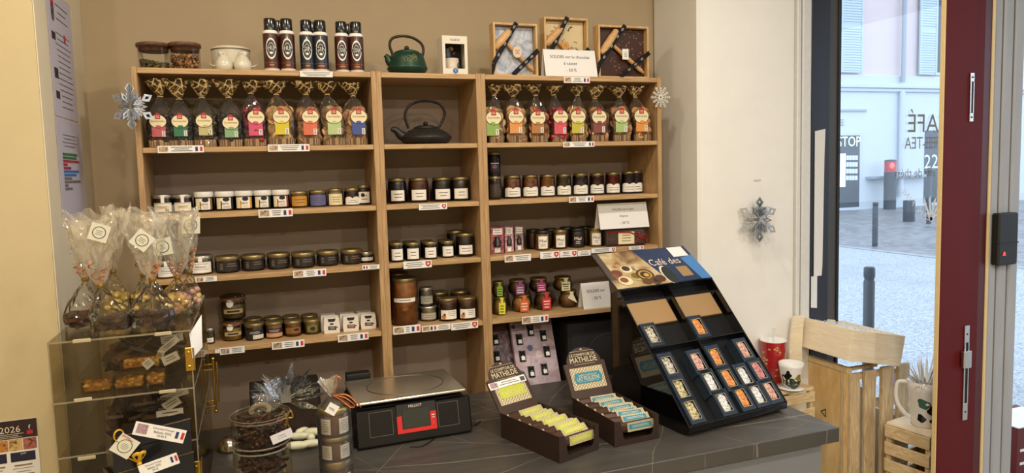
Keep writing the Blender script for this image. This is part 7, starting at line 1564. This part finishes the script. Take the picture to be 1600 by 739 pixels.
# low crate with a mug, right
zc = .585; A = aY(1385, 659, -.36); zc = A.z; B2 = aZ(1457, 681, zc); e1 = (B2-A).normalized(); Mx = frame((A.x, A.y, 0), e1, (0, 0, 1)); w1_ = (B2-A).length*.97; d1_ = .26
o = thing('slatted_crate', 'low slatted wooden crate with a white patterned mug on top', 'crate', mat=Mx)
sh = .052; gp = .024; z = zc-.012
MB().box(0, w1_, 0, d1_, zc-.011, zc, PALEW, c=.001).build('top_board', o)
i = 0
while z > .06:
    MB().box(-.001, w1_, -.009, 0, z-sh, z, PINEH, c=.0012).build('slat', o); MB().box(-.009, -.001, 0, d1_, z-sh, z, PINEH, c=.0012).build('slat', o); z -= sh+gp
    MB().box(0, w1_, d1_, d1_+.009, z+gp, z+gp+sh, PINEH, c=.0012).build('slat', o)
for (x0_, y0_) in ((0, 0), (w1_-.022, 0), (0, d1_-.022), (w1_-.022, d1_-.022)): MB().box(x0_, x0_+.022, y0_, y0_+.022, 0, zc-.012, PINEV).build('corner_post', o)
WCER = mk('white porcelain', '#e6e4e0', .15, var=.03, coat=.4); GRNP = mk('teal green glaze', '#3f6a5c', .2, var=.3, scale=30, coat=.3); BLKP = mk('black glaze pattern', '#14140f', .25, coat=.3); BRP = mk('brown glaze leaf', '#6a5a3a', .3)
def cyl_blob(m, R_, cx, cz_, pts, mm, tap=0):
    ctr = (sum(p_[0] for p_ in pts)/len(pts)+cx, sum(p_[1] for p_ in pts)/len(pts)+cz_); vs = []
    for (px_, pz_) in [(cx+a_, cz_+b_) for a_, b_ in pts]+[ctr]:
        rr = R_(pz_)+.0009; vs.append((rr*math.sin(px_/rr), -rr*math.cos(px_/rr), pz_))
    n = len(pts); m.add(vs, [(i_, (i_+1) % n, n) for i_ in range(n)], mm)
pm = aZ(1444, 664, zc); pm = Vector((pm.x, pm.y, zc+.0008)); k = mpp(pm); r1 = 25*k; hm = 71*k
o = thing('mug', 'tall white mug with green and black brushwork, filled with white shred', 'mug', pm, face_cam(pm))
R_ = lambda z_: r1*(.72+.28*min(1, z_/hm))
MB().lathe([(r1*.66, 0), (r1*.74, .006)]+[(R_(hm*q), hm*q) for q in (.2, .5, .8, 1)]+[(r1*.94, hm), (r1*.9, hm*.7), (0, hm*.68)], WCER, n=36).build('body', o)
m = MB(); blob = lambda r_, n=12, s=1, w_=.25: [(r_*(1+w_*math.sin(3*a_+s))*math.cos(a_), r_*(1+w_*math.cos(2*a_+s))*math.sin(a_)) for a_ in [2*PI*i/n for i in range(n)]]
for cx_, cz_, rr_, ss_, mm_ in ((-.004, .55, .024, 1, GRNP), (-.012, .22, .017, 2, BLKP), (.028, .42, .018, 3.4, BLKP), (.03, .18, .01, 5, BLKP)): b_ = MB(); cyl_blob(b_, R_, cx_, hm*cz_, blob(rr_, s=ss_), mm_); b_.build('brush_mark', o)
for q in range(7): a_ = .3+q*.45; cyl_blob(m, R_, -.02+.016*math.cos(a_), hm*.84+.014*math.sin(a_), [(-.002, 0), (.011*math.cos(a_), .011*math.sin(a_)), (.002, .001)], BRP)
m.build('leaf_spray', o)['kind'] = 'stuff'
MB().tube(arc([(-r1*.95, -.0, hm*.93), (-r1*1.5, 0, hm*.88), (-r1*1.55, 0, hm*.5), (-r1*1.2, 0, hm*.25), (-r1*.76, 0, hm*.12)], 7), .0085, WCER, n=9).build('handle', o)
m = MB(); rnd = random.Random(3)
for i in range(70):
    a_ = rnd.uniform(0, 6.28); t_ = rnd.uniform(.2, 1.1); L_ = rnd.uniform(.06, .13)
    P0_ = Vector((r1*.4*math.cos(a_), r1*.4*math.sin(a_), hm*.92)); dv = Vector((math.cos(a_)*math.sin(t_), math.sin(a_)*math.sin(t_), math.cos(t_))); s_ = Vector((-math.sin(a_), math.cos(a_), 0))*.004
    m.add([P0_-s_, P0_+s_, P0_+dv*L_*.6+s_*1.2+Vector((0, 0, .004)), P0_+dv*L_], [(0, 1, 2), (0, 2, 3)], SHRED)
q = m.build('paper_shred', o); q['kind'] = 'stuff'
# rear crate with level slats, patterned bag and lilac sheet between the slats
pr = aY(1362, 620, .015); o = thing('slatted_crate', 'wooden crate with level slats seen behind the upright slats', 'crate', (pr.x, .015, 0)); wr = aY(1440, 620, .015).x-pr.x
zz = aY(1380, 618, .015).z
for i in range(6): MB().box(0, wr, -.008, 0, zz-.055-.075*i, zz-.075*i, PINEH, c=.001).build('slat', o)
for x0_ in (0, wr-.02): MB().box(x0_, x0_+.02, .0005, .02, 0, zz, PINEV).build('corner_post', o)
pp = aY(1346, 690, -.2); o = thing('leaf_pattern_tin', 'white tin with black leaf drawings inside the tall crate', 'tin', (pp.x, -.2, .031)); ht_ = aY(1346, 605, -.2).z-.031
MB().lathe([(.05, 0), (.05, ht_), (.046, ht_+.006), (0, ht_+.006)], WCER, n=24).build('tin', o); m = MB(); rnd = random.Random(2)
for q in range(16):
    a_ = rnd.uniform(-1.2, 1.2); cz_ = ht_*rnd.uniform(.05, .95); cyl_blob(m, lambda z_: .0502, a_*.05, cz_, [(.016*math.cos(b_)*(1+.0), .006*math.sin(b_)+.010*math.cos(b_)) for b_ in [2*PI*i/8 for i in range(8)]], BLKP)
m.build('leaf_print', o)
pv = aY(1390, 620, -.02); o = thing('lilac_card', 'lilac card sheet standing behind the slatted crates', 'card', (pv.x, -.02, zz-.02)); hv = aY(1385, 572, -.02).z-zz+.02; MB().box(-.04, .04, 0, .004, 0, hv, mk('lilac card', '#a99ab4', .6)).box(.05, .065, .0, .004, 0, hv*.8, mk('lilac card', '#a99ab4', .6)).build('sheet', o)
# small stand with the red cup and the floral cup
ps = aY(1230, 604, -.19); zs_ = ps.z; o = thing('wooden_stand', 'small slatted wooden stand under the red cup by the white pier', 'stand', (ps.x, -.19, 0)); 
MB().box(-.13, .10, -.05, .11, zs_-.014, zs_, PINEH, c=.001).build('top_board', o)
for i in range(3): MB().box(-.13, .10, -.058, -.0505, zs_-.062-.07*i, zs_-.02-.07*i, PINEH, c=.001).build('slat', o)
for x0_ in (-.128, .078): MB().box(x0_, x0_+.02, -.05, -.03, 0, zs_-.015, PINEV).build('corner_post', o)
REDC = mk('red lacquer cup', '#a81e24', .2, var=.15, scale=20, coat=.4); GOLDP = mk('gold blossom print', '#c8a468', .4)
pr = aY(1208, 600, -.105); k = mpp(pr); r1 = 20*k; hc = aY(1208, 531, -.105).z-zs_; pr.z = zs_+.0008
o = thing('paper_cup', 'tall red cup with gold blossoms and a white stick by the white pier', 'cup', pr, face_cam(pr)); R2 = lambda z_: r1*(.66+.34*z_/hc)
MB().lathe([(r1*.64, 0)]+[(R2(hc*q), hc*q) for q in (.03, .3, .6, .985)], REDC, n=32, cap1=False).build('body', o); MB().lathe([(r1*.995, hc*.985), (r1*1.02, hc), (r1*.95, hc), (r1*.9, hc*.8), (0, hc*.78)], WCER, n=32, cap0=False).build('rim', o)
m = MB(); rnd = random.Random(6)
for q in range(22): cyl_blob(m, R2, rnd.uniform(-1, 1)*r1*.9, hc*rnd.uniform(.12, .9), [(rnd.uniform(.5, 1)*.008*math.cos(b_), rnd.uniform(.4, 1)*.006*math.sin(b_)) for b_ in [2*PI*i/7 for i in range(7)]], GOLDP)
m.build('blossom_print', o)['kind'] = 'stuff'; MB().tube([(.004, 0, hc*.8), (.0, 0, hc+.03), (.003, 0, hc+.055)], [.005, .005, .007], WCER, n=8).build('white_stick', o)
pf = aY(1236, 600, -.225); k = mpp(pf); r1 = 19*k; hf = 38*k; pf.z = zs_+.0008
o = thing('floral_cup', 'white rounded cup with a dark green flower pattern on a saucer', 'cup', pf, face_cam(pf)); R3 = lambda z_: r1*(.5+.5*max(0, min(1, (z_-.012)/hf))**.5)
MB().lathe([(r1*.4, .0), (r1*1.05, .007), (r1*1.06, .009), (r1*.5, .008)], WCER, n=30).build('saucer', o); MB().lathe([(r1*.45, .009)]+[(R3(hf*q+.012), hf*q+.012) for q in (.0, .15, .35, .6, .85, 1)]+[(r1*.93, hf+.012), (0, hf*.7)], WCER, n=30).build('body', o)
m = MB()
for (cx, cz_, r_, mm, s) in ((-.012, .03, .016, BLKP, 1), (.006, .022, .013, mk('dark green glaze', '#27402c', .25), 2), (.02, .034, .012, mk('gold green glaze', '#8a7a34', .25), 4), (-.008, .05, .008, BLKP, 3), (.022, .02, .01, BLKP, 5)): cyl_blob(m, lambda z_: R3(z_), cx*1.5, cz_*1.5, blob(r_*1.7, s=s, w_=.35), mm)
m.build('flower_pattern', o)
